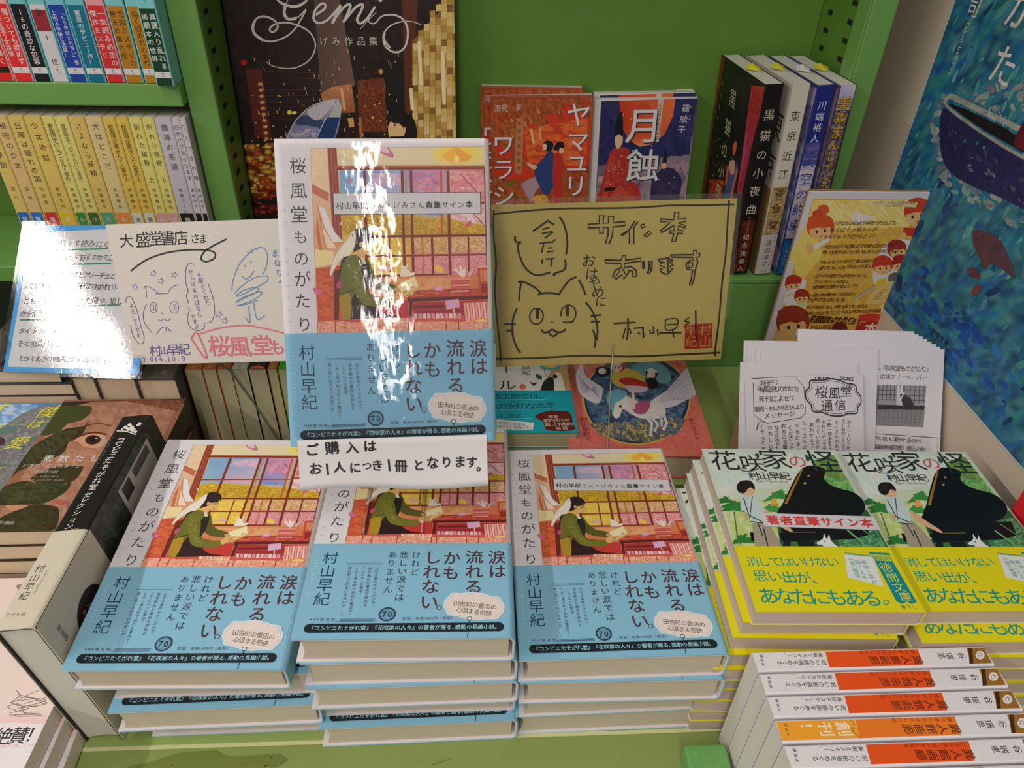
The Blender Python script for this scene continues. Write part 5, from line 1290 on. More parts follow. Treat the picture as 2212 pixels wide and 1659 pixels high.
stack(pk_, 3, -.3790, .2240, .0, QT, [(0, 0, 0), (.0035, .0015, .03), (.0075, .002, .05)], 'pale pink paperback', 'the bottom left corner stack', G_Q)


# ================================================================== UPRIGHT ROWS IN THE LEFT BOOKCASE
def upright(label, group, x0, w, h, y, z, cover, segs, texts, name='paperback', depth=.105, pages='white', tilt=0.):
    """book standing with its spine to the front; segs=(z0,z1,colour) in mm, texts=(string,x,ztop,zbot,size,colour)"""
    s = SP(w, h); s.bg(cover)
    for a, b, c in segs: s.poly([(0, a), (w * 1000, a), (w * 1000, b), (0, b)], c)
    for tx in texts: s.text(tx[0], (tx[1] * w * 1000, tx[2]), (tx[1] * w * 1000, tx[3]), tx[4], tx[5], True, bold=.01)
    M = axes((x0 + w, y + depth, z), (0, -1, 0), (0, 0, 1))
    return book(name, label, 'book', M, depth, h, w, False, cover, pages, group, spine=s)


W_, K_ = (214, 212, 214), (36, 34, 38)
TQ, PKc = (122, 190, 196), (226, 164, 164)
G_A = 'mystery paperbacks on the upper left shelf'
up = [(-.4340, .0150, TQ, (190, 40, 40), '名探偵の事件', '傑作', 'brick red banded with turquoise top'), (-.4185, .0150, PKc, (214, 36, 34), '灰色の男が暴く', '真相', 'bright red banded pink-topped'),
      (-.4030, .0155, PKc, (220, 44, 44), '傷ついても諦めず', '真実を追う女探偵', 'red banded pink-topped'), (-.3870, .0145, (110, 186, 192), (22, 20, 26), '16の奇妙な犯罪', '', 'black banded with turquoise top'),
      (-.3720, .0140, TQ, (206, 202, 206), '第1位', '', 'white banded with a red numeral'), (-.3575, .0150, (116, 186, 200), (28, 62, 160), '「もう年はとれない」巻', '上回る年齢と活躍！', 'royal blue banded'),
      (-.3420, .0150, (112, 184, 190), (16, 110, 136), '驚異のデビュー作！', '', 'teal banded'), (-.3262, .0150, (226, 150, 160), (206, 44, 48), '一気読み必至の', '傑作ミステリ', 'crimson banded with rose top'),
      (-.3105, .0150, TQ, (178, 120, 28), '北欧ミステリの', '帝王の集大成', 'ochre banded with full-width writing'), (-.2945, .0120, TQ, (182, 124, 30), '描く桁外れの大作', '', 'narrow ochre banded'),
      (-.2818, .0150, (126, 196, 200), (16, 62, 36), '真贋入り乱れる', '稀覯本の世界', 'dark green banded, rightmost')]
for k, (x, w, c, b, t1, t2, nm) in enumerate(up):
    tc = W_ if b != (206, 202, 206) and b[0] != 178 and b[0] != 182 else K_
    if b[0] in (178, 182): tc = (60, 42, 16)
    tx = [(t1, .70 if t2 else .5, 54, 16, min(5.6, 38 / max(1, len(t1) - 1) * 1.02), tc)]
    if t2: tx.append((t2, .28, 54, 22, min(5.2, 32 / max(1, len(t2) - 1) * 1.02), tc))
    tx += [('ハヤカワ・ミステリ', .5, 92, 66, 3.4, (60, 90, 96))]
    segs = [(0, 60, b), (6.5, 11.5, W_ if k != 1 else (30, 24, 24))]
    if nm.startswith('white'): segs.append((40, 56, (150, 40, 50)))
    yy = .679 if k < 10 else .670
    o = upright('%s paperback standing on the upper left shelf' % nm, G_A, x + .0125, w, .152, yy, .3258, c, segs, tx, depth=.106)
    s = Print(.01, .004); s.text('M', (5, 2.6), (5, 2.6), 2.4, (120, 50, 50)); s.text('7-22-1', (2, .6), (8, .6), 1.6, (110, 80, 80)) if k % 2 else s.text('ﾊ-31-1', (2, .6), (8, .6), 1.6, (110, 80, 80))
    s.build('shelf_code', o, fr_spine(.106, w) @ Matrix.Translation((w / 2 - .005, .0072, .0003)))

G_B = 'pale yellow and lilac paperbacks on the middle left shelf'
YL, YL2 = (214, 186, 104), (216, 204, 120)
low = [(-.4280, .0130, YL, (40, 110, 190), '怪盗の季節', '若竹', 'blue-footed yellow', '冒険'), (-.4145, .0125, (214, 180, 120), (44, 120, 196), '秘密の少女', '深緑', 'sandy yellow with blue foot', '驚異の新人'), (-.4015, .0135, YL, (206, 50, 50), '日曜は憧れの国', '円居挽', 'yellow with red foot', '傑作集大成'),
       (-.3875, .0140, (216, 186, 96), (222, 190, 40), '少女地獄', '夢野久作', 'golden with yellow foot', '第三回'), (-.3730, .0108, YL2, (56, 140, 60), '春期限定いちごタルト事件', '米澤穂信', 'lemon with green foot', '小市民'), (-.3618, .0108, YL2, (70, 100, 50), '夏期限定トロピカルパフェ事件', '米澤穂信', 'lemon with olive foot', 'ベスト'),
       (-.3505, .0140, (214, 184, 100), (90, 160, 120), 'さよなら妖精', '米澤穂信', 'golden with mint foot', 'ユニーク'), (-.3360, .0135, (214, 192, 136), (222, 140, 60), '犬はどこだ', '米澤穂信', 'beige with orange foot', '私立探偵'), (-.3222, .0102, (216, 184, 84), (210, 206, 200), '秋期限定栗きんとん事件上', '米澤穂信', 'deep yellow volume one with white foot', '米２'),
       (-.3117, .0102, (216, 184, 84), (214, 208, 200), '秋期限定栗きんとん事件下', '米澤穂信', 'deep yellow volume two with white foot', '第二'), (-.3012, .0108, (218, 206, 118), (216, 150, 160), '折れた竜骨　上', '米澤穂信', 'pale lemon volume one with pink foot', '大賞'), (-.2900, .0105, (218, 206, 118), (216, 150, 170), '折れた竜骨　下', '米澤穂信', 'pale lemon volume two with pink foot', '受賞'),
       (-.2792, .0175, (196, 188, 198), (40, 36, 30), '魔導の系譜', '佐藤さくら', 'thick lilac', '新作'), (-.2612, .0002, (0, 0, 0), (0, 0, 0), '', '', '', '')]
low = low[:-1] + [(-.2700 + .0085, .0, None, None, '', '', '', '')]
low = [q for q in low if q[2]]
# re-space the row so that it ends against the post
xs_ = [(-.4350, .0120), (-.4228, .0125), (-.4100, .0135), (-.3962, .0150), (-.3808, .0108), (-.3698, .0118), (-.3577, .0140), (-.3434, .0148), (-.3284, .0112), (-.3170, .0112), (-.3056, .0112), (-.2942, .0108), (-.2832, .0150)]
for (x, w), (_, _, c, b, t1, t2, nm, ft) in zip(xs_, low):
    ink = (70, 56, 40) if c[2] < 180 else (74, 68, 76)
    n = len(t1)
    tx = [(t1, .5, 139, max(139 - n * 7.2, 90), min(6.4, w * 540, 52 / n * 1.15 if n > 8 else 9), ink), (t2, .5, 80, 80 - len(t2) * 4.2, 3.9, ink), (ft, .5, 50, 50 - len(ft) * 5.4, 5.2, W_ if sum(b) < 560 else (60, 50, 46))]
    upright('%s paperback standing on the middle left shelf' % nm, G_B, x, w, .1480, .680, .1483, c, [(0, 57, b), (3, 7, W_)], tx)
for x, w, nm, t1, t2 in ((-.2680, .0068, 'thin lilac', '妖怪の子預かります', '廣嶋玲子'), (-.2610, .0052, 'thinnest lilac, rightmost', 'うそつきの娘', '廣嶋玲子')):
    upright('%s paperback standing on the middle left shelf' % nm, G_B, x, w, .1480, .680, .1483, (206, 196, 204), [(0, 57, (40, 36, 30))], [(t1, .5, 139, 92, 4.8, (74, 68, 76)), (t2, .5, 80, 64, 3.6, (74, 68, 76))])

# ================================================================== RIGHT BAY
# large art book, face out
GW, GH = .214, .30
gy = Print(GW, GH, [(448, -174), (977, -159), (988, 537), (558, 534)], (400, 0, 3.3515)); P_, B, S, L = gy.poly, gy.blob, gy.splat, gy.line
gy.bg([(24, 20, 24), (60, 36, 20), (50, 26, 14), (30, 16, 12)])
S([(170, -580), (1960, -560), (1990, 1780), (540, 1780)], [(34, 20, 20), (44, 24, 18), (26, 20, 24), (56, 30, 20), (20, 16, 18)], 420, 60, 1, 1.6, 1.5)
P_([(430, 500), (545, 500), (620, 1000), (500, 1000)], (92, 38, 26))
for k in range(9): L([(565, 520 + k * 44), (935, 530 + k * 40)], 5, (84, 34, 30)); 
P_([(905, -300), (1060, -300), (1225, 620), (975, 680)], [(70, 56, 52), (84, 66, 60), (120, 86, 76), (92, 70, 66)]); P_([(975, 680), (1060, 630), (1200, 610), (1228, 815), (1130, 820), (1120, 730), (990, 740)], [(176, 112, 70), (196, 130, 84), (190, 120, 76), (150, 84, 50), (160, 90, 52), (170, 110, 70), (180, 118, 74)])
L([(1125, 640), (1150, 800)], 18, (226, 170, 120)); L([(940, 0), (985, 640)], 5, (100, 78, 70))
S([(1240, 580), (1440, 560), (1460, 960), (1250, 960)], [(120, 56, 26), (84, 40, 22), (150, 70, 30), (60, 30, 20)], 120, 20, 2); P_([(1440, 480), (1600, 420), (1620, 900), (1460, 980)], (26, 20, 18)); P_([(1560, -300), (1700, -300), (1620, 900), (1590, 900)], (92, 46, 26))
# lit window tower
P_([(1640, 300), (1860, 60), (1960, 40), (1990, 1000), (1660, 1000)], (136, 96, 44))
for r in range(26):
    for cc in range(8):
        x = 1640 + cc * 42; y = -280 + r * 50 + cc * 4
        if x - 1640 < (300 - y) * .55 or (cc * 7 + r * 5) % 9 == 0: continue
        v = [(200, 164, 88), (190, 152, 76), (210, 176, 104), (176, 134, 62), (216, 188, 124)][(cc * 3 + r * 7) % 5]
        P_([(x, y), (x + 39, y - 4), (x + 41, y + 46), (x + 2, y + 50)], v)
for x, y0, y1 in ((1690, 300, 620), (1860, 380, 760), (1630, 640, 800)): L([(x, y0), (x + 12, y1)], 26, (236, 214, 170))
P_([(1950, -300), (1990, -300), (2010, 1000), (1960, 1000)], (36, 24, 18))
for k in range(16): gy.ell(538 + k * 5, 610 + k * 44, 20, 15, (246, 190, 130) if k < 9 else (222, 190, 60), edge=(150, 60, 30))
r_ = random.Random(4)
P_([(425, 1060), (700, 1060), (700, 1420), (475, 1420)], (96, 40, 18))
for k in range(90):
    x, y = r_.uniform(430, 700), r_.uniform(1050, 1420); q = 1 - abs(y - 1230) / 260
    gy.ell(x, y, r_.uniform(14, 60), r_.uniform(10, 30), r_.choice([(246, 200, 80), (240, 160, 50), (250, 226, 140), (226, 100, 40)]) if q > .3 else (190, 70, 30), edge=(112, 48, 20), n=12)
for k in range(50):
    x, y = r_.uniform(480, 700), r_.uniform(1370, 1560); gy.ell(x, y, r_.uniform(12, 40), r_.uniform(5, 14), r_.choice([(190, 40, 28), (210, 70, 30), (120, 30, 24)]), edge=(50, 22, 18), n=10)

for k in range(60):
    r_ = random.Random(k + 9); x, y = r_.uniform(480, 1560), r_.uniform(350, 1000); L([(x, y), (x + 4, y + r_.uniform(14, 36))], 4, (214, 190, 160))
for k in range(70):
    r_ = random.Random(k + 99); gy.ell(r_.uniform(430, 1480), r_.uniform(640, 1250), r_.uniform(3, 9), r_.uniform(3, 8), r_.choice([(236, 160, 60), (220, 90, 40), (246, 220, 120), (200, 190, 60)]))
gy.ell(420, 455, 22, 20, (190, 30, 30)); gy.ell(750, 815, 18, 16, (226, 214, 90)); gy.ell(785, 818, 16, 12, (240, 220, 150)); gy.ell(1412, 520, 18, 24, (222, 180, 110), edge=(120, 80, 40))
P_([(1170, 860), (1210, 850), (1220, 920), (1185, 925)], (214, 160, 100)); P_([(1250, 850), (1272, 850), (1280, 1000), (1260, 1000)], (176, 110, 60))
# umbrella
B([(735, 1005), (760, 930), (840, 830), (960, 750), (1100, 720), (1130, 770), (1080, 1000), (940, 1005)], (126, 132, 160)); B([(790, 890), (850, 835), (940, 855), (1000, 880), (960, 940), (860, 920)], (56, 70, 104)); B([(880, 800), (960, 758), (1080, 728), (1040, 800), (960, 870), (900, 850)], (196, 186, 196)); P_([(1105, 722), (1130, 780), (1075, 1000), (945, 1005), (980, 920)], (34, 58, 110)); P_([(1105, 722), (1130, 778), (1116, 850), (1030, 850)], (186, 184, 176))
P_([(745, 1005), (770, 925), (850, 905), (965, 925), (950, 1005)], (128, 128, 170)); L([(1105, 722), (1000, 880), (945, 1005)], 6, (200, 200, 206)); gy.curve([(735, 1005), (790, 880), (900, 775), (1010, 735), (1105, 720)], 6, (206, 206, 210)); S([(760, 930), (950, 935), (940, 1000), (755, 1000)], [(170, 160, 190), (90, 96, 140), (200, 190, 200)], 30, 18, 5)
# woman
B([(1465, 860), (1500, 825), (1580, 815), (1640, 850), (1672, 930), (1668, 1010), (1600, 1010), (1560, 930), (1500, 880)], (28, 20, 20)); B([(1480, 885), (1520, 860), (1570, 900), (1590, 950), (1560, 1005), (1480, 1000), (1465, 930)], (226, 186, 130)); B([(1470, 860), (1530, 830), (1600, 880), (1590, 940), (1550, 900), (1500, 890)], (32, 22, 22)); gy.ell(1513, 905, 9, 10, (110, 60, 120)); P_([(1480, 990), (1660, 985), (1680, 1040), (1480, 1040)], (30, 22, 24)); gy.ell(1585, 940, 8, 20, (226, 170, 120))
# lettering
wt = (206, 198, 192)
gc = gy.curve
gc([(640, -20), (700, 30), (790, 50), (860, 20), (900, -30)], 22, wt, taper=True); gc([(740, 0), (712, 60), (716, 120), (760, 145), (820, 120), (870, 70), (840, 130), (790, 210), (720, 270), (620, 302), (530, 280), (486, 220), (500, 150), (560, 120), (640, 150), (665, 200), (630, 235), (606, 215), (640, 180), (720, 165), (820, 190), (900, 240), (938, 330), (900, 430), (800, 490), (700, 495), (620, 475), (585, 450)], 14, wt, taper=True)
gc([(720, 40), (712, 100), (740, 140), (800, 135)], 22, wt); gc([(500, 150), (484, 200), (500, 250), (560, 295)], 20, wt)
gc([(940, 110), (1000, 70), (1010, 40), (980, 30), (935, 80), (925, 140), (960, 170), (1020, 150), (1080, 90), (1120, 40)], 17, wt); gc([(1120, 40), (1090, 110), (1060, 172)], 22, wt); gc([(1075, 140), (1150, 50), (1190, 38), (1180, 80), (1140, 165)], 18, wt); gc([(1150, 150), (1230, 55), (1280, 36), (1270, 80), (1240, 140), (1260, 172), (1310, 140), (1370, 50)], 18, wt); gc([(1370, 50), (1325, 130), (1330, 165), (1370, 170), (1420, 120), (1500, 110), (1570, 140), (1605, 210), (1600, 310), (1560, 370), (1500, 378), (1440, 330), (1432, 250), (1480, 190), (1560, 160), (1640, 160), (1705, 182)], 14, wt, taper=True); gy.ell(1408, 5, 14, 12, wt); gc([(1380, 90), (1320, 150), (1260, 215)], 5, wt)
gc([(1480, 350), (1435, 290), (1440, 240)], 15, wt)
gy.text('げみ作品集', (998, 300), (1358, 300), 66, (196, 188, 180))
book('art_book', 'large dark art book of a rainy night city with white script title', 'book', frame(-.2235 - .0065, .7350, .1424, -.001, 1.450, -.002) @ Matrix.Translation((0, 0, -.016)), GW, GH, .016, False, (30, 24, 26), 'white', None, front=gy, coat=.3)
# clear dust sleeve edge of the art book is part of its jacket

# novels with red lilies
YQ = [(1053, 201), (1275, 204), (1275, 495), (1066, 500)]
p = Print(.106, .148, YQ, (1000, 150, 3.95)); P_, B, S, L = p.poly, p.blob, p.splat, p.line
p.bg((150, 70, 36)); S([(205, 200), (1085, 210), (1085, 1350), (260, 1370)], [(176, 70, 36), (130, 60, 34), (206, 90, 46), (120, 70, 40), (190, 110, 60), (150, 50, 30)], 330, 50, 1, 1.4, 1.3)
S([(330, 300), (820, 300), (760, 600), (330, 560)], [(190, 120, 66), (210, 150, 86), (160, 84, 46)], 60, 30, 2, 1.8, 1.5, dabs=1, wash=False)
for q in ([(690, 370), (760, 340), (830, 390), (840, 300), (880, 240), (910, 300), (980, 330), (1060, 380), (1050, 500), (960, 560), (880, 620), (820, 560), (840, 460), (760, 450)], [(520, 470), (600, 430), (590, 540), (620, 600), (700, 560), (760, 620), (700, 800), (560, 780), (500, 640)], [(240, 800), (380, 740), (560, 800), (640, 860), (460, 900), (300, 880)], [(880, 560), (1060, 520), (1080, 760), (900, 800)], [(260, 560), (330, 620), (420, 640), (380, 720), (280, 700)]): B(q, (206, 60, 34))
S([(500, 460), (1060, 380), (1060, 780), (560, 800)], [(226, 90, 46), (190, 44, 28), (232, 120, 60)], 90, 36, 3, 1.6)
L([(570, 470), (600, 590)], 22, (226, 180, 110)); L([(650, 450), (655, 560)], 18, (214, 160, 90))
P_([(440, 380), (470, 370), (505, 385), (505, 830), (480, 860), (440, 830)], (190, 120, 80)); p.text('遠野供養絵異聞', (468, 420), (478, 800), 34, (60, 30, 20), True)
B([(510, 950), (560, 900), (640, 880), (670, 940), (620, 1020), (600, 1100), (570, 1060)], (176, 140, 156)); B([(610, 820), (680, 720), (740, 650), (780, 700), (770, 860), (780, 960), (720, 1040), (660, 950)], (50, 66, 120)); B([(540, 750), (600, 770), (640, 790), (600, 810)], (226, 180, 150)); B([(680, 600), (700, 570), (740, 570), (770, 600), (750, 650), (700, 650)], (40, 30, 40)); p.ell(695, 620, 18, 30, (230, 186, 150))
B([(775, 690), (830, 680), (860, 740), (850, 900), (860, 1120), (800, 1120), (780, 860)], (190, 50, 44)); B([(770, 640), (800, 580), (850, 580), (862, 630), (840, 670), (800, 650)], (40, 26, 30)); p.ell(838, 650, 20, 24, (230, 190, 150))
S([(600, 1040), (720, 1020), (780, 1130), (620, 1140)], [(222, 150, 50), (236, 190, 80), (206, 110, 40)], 30, 26, 4); B([(350, 940), (450, 900), (400, 960)], (110, 110, 40))
wt = (226, 216, 226)
for ch, x, y, z in (('ヤ', 970, 355, 215), ('マ', 975, 575, 190), ('ユ', 975, 760, 190), ('リ', 975, 950, 205), ('ワ', 335, 600, 200), ('ラ', 340, 810, 200), ('シ', 350, 1040, 205)): p.char(ch, x + 8, y + 8, z, (110, 60, 70)); p.char(ch, x, y, z, wt, bold=.008)
p.text('澤見　彰', (275, 292), (465, 286), 66, (214, 176, 160))
G_Y = 'red lily novels at the back of the bay'
yb = book('paperback', 'red lily paperback with white kana title, front copy of two', 'book', frame(.0235, .7700, .1424, -.035, 1.5245, .030) @ Matrix.Translation((0, 0, -.012)), .106, .150, .012, False, (170, 80, 50), 'white', G_Y, front=p, coat=.3)
dup(yb, frame(.0105, .7800, .1470, -.02, 1.535, .0) @ Matrix.Translation((0, 0, -.0035)) @ Matrix.Scale(1, 4), 'red lily paperback, rear copy peeping out at upper left of the front copy', G_Y).matrix_world = frame(.0095, .7800, .1480, -.01, 1.545, .0) @ Matrix.Translation((0, .002, -.012))

# eclipse novels
p = Print(.106, .148, [(1277, 221), (1495, 217), (1482, 484), (1277, 492)], (1000, 150, 3.95)); P_, B, S, L = p.poly, p.blob, p.splat, p.line
p.bg((212, 206, 208)); P_([(1145, 295), (1960, 262), (1910, 1400), (1140, 1400)], [(36, 36, 80), (34, 38, 96), (196, 170, 176), (150, 120, 140)])
S([(1150, 300), (1950, 280), (1930, 700), (1150, 800)], [(40, 40, 90), (32, 34, 76), (60, 52, 100), (36, 44, 100)], 120, 46, 1); S([(1150, 820), (1930, 720), (1910, 1130), (1150, 1130)], [(110, 90, 120), (150, 120, 136), (176, 150, 156), (90, 76, 110)], 110, 46, 2)
P_([(1300, 290), (1770, 270), (1760, 400), (1700, 540), (1600, 620), (1500, 640), (1400, 590), (1330, 480)], [(196, 60, 34), (222, 110, 60), (222, 110, 60), (214, 90, 50), (226, 140, 80), (220, 150, 90), (206, 84, 44), (190, 54, 30)]); p.ell(1515, 350, 60, 40, (206, 70, 40))
P_([(1625, 275), (1672, 272), (1655, 600), (1630, 600)], (200, 180, 170)); p.text('在原業平婚姻奇譚', (1648, 320), (1640, 570), 28, (70, 40, 40), True)
B([(1250, 690), (1310, 650), (1400, 660), (1440, 760), (1400, 900), (1500, 940), (1520, 1120), (1170, 1130), (1200, 900)], (176, 50, 44)); S([(1240, 700), (1400, 690), (1400, 900), (1500, 1000), (1490, 1100), (1190, 1110)], [(196, 60, 50), (150, 40, 40), (206, 84, 60)], 60, 34, 3); B([(1285, 560), (1310, 540), (1345, 560), (1345, 620), (1310, 660), (1285, 620)], (222, 180, 150)); B([(1280, 560), (1285, 440), (1320, 370), (1340, 440), (1345, 555), (1310, 545)], (24, 24, 36)); P_([(1215, 970), (1310, 960), (1310, 985), (1215, 1000)], (40, 24, 30))
B([(1650, 850), (1720, 800), (1800, 810), (1870, 880), (1870, 1000), (1840, 1120), (1640, 1120), (1620, 900)], (50, 42, 80)); B([(1700, 760), (1720, 660), (1735, 760)], (26, 24, 34)); p.ell(1715, 785, 22, 24, (214, 170, 140)); S([(1650, 900), (1850, 900), (1840, 1100), (1650, 1110)], [(60, 50, 60), (40, 40, 90), (70, 56, 90)], 30, 30, 4)
for k in range(24): r_ = random.Random(k); p.ell(r_.uniform(1160, 1930), r_.uniform(320, 1050), 5, 5, (226, 180, 190))
for ch, x, y, z in (('月', 1520, 475, 300), ('蝕', 1535, 785, 285)): p.char(ch, x + 6, y + 6, z, (50, 40, 50), bold=.035); p.char(ch, x, y, z, (212, 208, 212), bold=.012)
p.text('篠綾子', (1862, 340), (1840, 500), 66, (206, 204, 210), True); p.text('角川', (1900, 330), (1898, 400), 18, (170, 130, 60), True)
G_G = 'eclipse novels at the back of the bay'
gb = book('paperback', 'navy and orange eclipse paperback with two robed figures, front copy of two', 'book', frame(.1325, .7700, .1424, -.045, 1.5245, .035) @ Matrix.Translation((0, 0, -.012)), .106, .1485, .012, False, (206, 202, 206), 'white', G_G, front=p)
dup(gb, frame(.1310, .7800, .1450, -.03, 1.545, .03) @ Matrix.Translation((0, .001, -.012)), 'eclipse paperback, rear copy showing only its top edge', G_G)

# tall hardcovers, leaning slightly left, spines out
TH_ = .190


def tall(label, xt, w, cover, sp, front=None, h=TH_, bandc=None, bsp=None):
    r = -.045
    V = (math.sin(r), 0, math.cos(r)); xb = xt + h * math.sin(-r)
    y = .6725
    M = axes((xb + w, y + .1135, .1440 + (.002 if w else 0)), (0.07, -1, 0.005), V)
    Vv = Vector(V); U = Vector((.07, -1, 0)); U = (U - Vv * U.dot(Vv)).normalized()
    M = axes((xb + w - .006, y + .1135, .1446), U, Vv)
    return book('tall_novel', label, 'book', M, .1125, h, w, False, cover, 'white', 'tall novels at the right end of the bay', spine=sp, front=front, band=.052 if bandc else None, bandcol=bandc, bspine=bsp)


def tspine(w, h=TH_): return SP(w, h)


# black cat serenade
w = .0178; s = tspine(w); s.bg((24, 18, 20)); m_ = w * 500
for ch, z in zip('黒猫の小夜曲', (163, 144, 126, 108, 90, 71)): s.char(ch, m_, z, 11, (196, 186, 160))
s.splat([(2, 2), (16, 2), (16, 60), (2, 60)], [(130, 50, 26), (60, 26, 20), (90, 40, 24)], 40, 3, 1); s.text('ちくまさよく', (m_, 62), (m_, 46), 3, (150, 140, 120), True)
for ch, z in zip('知念実希人', (41, 32, 23, 14, 6)): s.char(ch, m_, z, 7, (190, 186, 180))
KQ = [(1548, 124), (1650, 180), (1592, 560), (1478, 420)]
f = Print(.1125, TH_, [(1547, 122), (1650, 180), (1590, 570), (1478, 430)], (1500, 120, 5.532)); P_, B, S, L = f.poly, f.blob, f.splat, f.line
f.bg((20, 22, 18)); P_([(240, 10), (300, 40), (150, 600), (40, 1200), (-140, 1700), (-140, 1500), (20, 1100)], (120, 34, 24)); S([(140, 700), (400, 700), (340, 1200), (100, 1200)], [(90, 76, 44), (50, 56, 34), (110, 96, 56), (70, 36, 28), (36, 44, 36)], 120, 22, 1, dabs=1, wash=False); S([(90, 1120), (330, 1160), (260, 1650), (60, 1650)], [(150, 44, 26), (110, 34, 24), (176, 60, 34)], 60, 40, 2); S([(300, 60), (620, 280), (560, 700), (240, 560)], [(24, 30, 20), (30, 36, 24), (16, 18, 18)], 40, 40, 3)
B([(410, 980), (440, 940), (500, 980), (530, 1080), (480, 1250), (430, 1660), (250, 1660), (320, 1320), (380, 1150)], (52, 66, 120)); S([(400, 1100), (500, 1100), (440, 1640), (280, 1640)], [(90, 104, 150), (44, 56, 110), (70, 84, 130)], 40, 26, 4, 2, 1.6); B([(430, 800), (460, 740), (510, 780), (530, 900), (500, 1010), (450, 1010), (440, 900)], (24, 18, 20)); B([(440, 820), (480, 780), (500, 820), (480, 900), (450, 920)], (196, 96, 56)); B([(395, 990), (430, 970), (480, 990), (470, 1130), (410, 1080)], (206, 150, 120)); L([(385, 1010), (350, 1230), (270, 1180)], 36, (190, 90, 56)); L([(520, 1080), (460, 1330), (440, 1580)], 34, (190, 100, 70))
P_([(655, 310), (840, 360), (800, 620), (700, 900), (650, 1200), (610, 1380), (530, 1340), (580, 1000), (620, 600)], [(176, 40, 36), (190, 56, 44), (170, 44, 44), (176, 60, 90), (180, 50, 60), (150, 40, 40), (170, 44, 50), (190, 70, 110), (180, 50, 50)])
for k in range(5): L([(680 + k * 32, 330 + k * 8), (640 + k * 18, 900), (570 + k * 12, 1300)], 6, (120, 24, 30))
for ch, x, y in (('黒', 415, 385), ('猫', 360, 630), ('の', 318, 850), ('小', 280, 1060), ('夜', 232, 1280), ('曲', 180, 1520)): f.char(ch, x, y, 125, (176, 172, 140))
f.text('知念実希人', (275, 240), (200, 620), 36, (110, 110, 90), True)
tall('tall black novel with red curtain cover, leftmost of the four leaning novels', .2600, w, (30, 22, 22), s, f)
# white-topped, brown mid
w = .0172; s = tspine(w); s.bg((206, 198, 184)); m_ = w * 500
s.poly([(0, 44), (w * 1000, 44), (w * 1000, 94), (0, 94)], (150, 120, 70)); s.splat([(1, 45), (16, 45), (16, 93), (1, 93)], [(176, 140, 70), (110, 80, 40), (196, 176, 110), (140, 90, 40), (206, 190, 150)], 70, 4, 2, 1.5, .4); s.poly([(0, 0), (w * 1000, 0), (w * 1000, 44), (0, 44)], (200, 192, 190))
for ch, z in zip('東京近江寮食堂', (162, 144, 125, 107, 88, 72, 55)): s.char(ch, m_, z, 10, (50, 44, 40))
for ch, z in zip('渡辺淳子', (35, 27, 19, 11)): s.char(ch, m_, z, 6.6, (60, 54, 54))
s.text('光文社', (m_ - 2, 3), (m_ + 3, 3), 2, (90, 80, 80)); s.text('温かくて切ない物語', (m_ + 5.4, 41), (m_ + 5.4, 10), 2.6, (206, 90, 80), True)
f = Print(.1125, TH_); f.bg((186, 178, 166)); f.char('東', 96, 150, 30, (60, 54, 50)); f.char('京', 96, 112, 30, (60, 54, 50)); f.poly([(0, 0), (112, 0), (112, 92), (0, 92)], (140, 110, 66))
tall('tall cream and brown novel, second of the four leaning novels', .2850, w, (196, 188, 174), s, f)
# blue sky one
w = .0170; s = tspine(w); s.bg((34, 44, 126)); m_ = w * 500
s.poly([(0, 40), (w * 1000, 40), (w * 1000, 120), (0, 120)], [(206, 180, 196), (222, 206, 206), (120, 110, 176), (110, 104, 170)]); s.splat([(1, 42), (16, 42), (16, 118), (1, 118)], [(206, 190, 206), (226, 206, 206), (170, 150, 190), (190, 200, 220)], 60, 4, 3, 1.6); s.splat([(1, 116), (16, 116), (16, 138), (1, 138)], [(40, 50, 130), (60, 70, 150), (110, 100, 160)], 20, 4, 4, 1.6); s.poly([(0, 0), (w * 1000, 0), (w * 1000, 38), (0, 38)], (36, 122, 190))
for ch, z in zip('川端裕人', (172, 162, 152, 142)): s.char(ch, m_, z, 8.4, (206, 206, 214), bold=.01)
for ch, z in zip('天空の約束', (120, 103, 87, 71, 55)): s.char(ch, m_, z, 13, (40, 66, 130))
s.text('気象を予知する', (m_ + 4, 35), (m_ + 3, 12), 3.4, (196, 214, 230), True); s.text('一族の物語', (m_ - 2, 30), (m_ - 3, 12), 3.8, (206, 220, 236), True); s.text('集英社', (m_ - 3, 4), (m_ + 3, 4), 2.2, (170, 200, 226))
f = Print(.1125, TH_); f.bg((60, 66, 120)); f.splat([(0, 0), (112, 0), (112, 190), (0, 190)], [(150, 140, 180), (40, 50, 110), (190, 176, 196), (60, 80, 150)], 90, 12, 5)
tall('tall indigo and pink sky novel, third of the four leaning novels', .3080, w, (40, 48, 124), s, f)
# purple with golden brush lettering
w = .0165; s = tspine(w); s.bg((56, 44, 56)); m_ = w * 500
s.poly([(0, 168), (w * 1000, 168), (w * 1000, 190), (0, 190)], [(150, 140, 190), (150, 140, 190), (206, 196, 214), (190, 180, 206)]); s.splat([(1, 20), (15, 20), (15, 168), (1, 168)], [(60, 50, 80), (110, 80, 96), (40, 40, 60), (176, 150, 150), (36, 50, 90)], 90, 4, 6)
for ch, z, q in zip('美森まんじゃしろのサオ', (174, 161, 148, 136, 125, 116, 106, 96, 87, 75, 62), (14, 11, 14, 11, 11, 8, 10, 9, 8, 13, 12)): s.char(ch, m_ + .3, z - .3, q, (40, 26, 14), bold=.05); s.char(ch, m_, z, q, (196, 156, 40), bold=.015)
f = Print(.1125, TH_); f.bg((90, 80, 120)); f.splat([(0, 0), (112, 0), (112, 190), (0, 190)], [(150, 130, 170), (50, 50, 90), (196, 170, 190)], 60, 12, 7)
tall('tall purple novel with golden brush lettering, rightmost of the four leaning novels', .3285, w, (60, 48, 66), s, f)
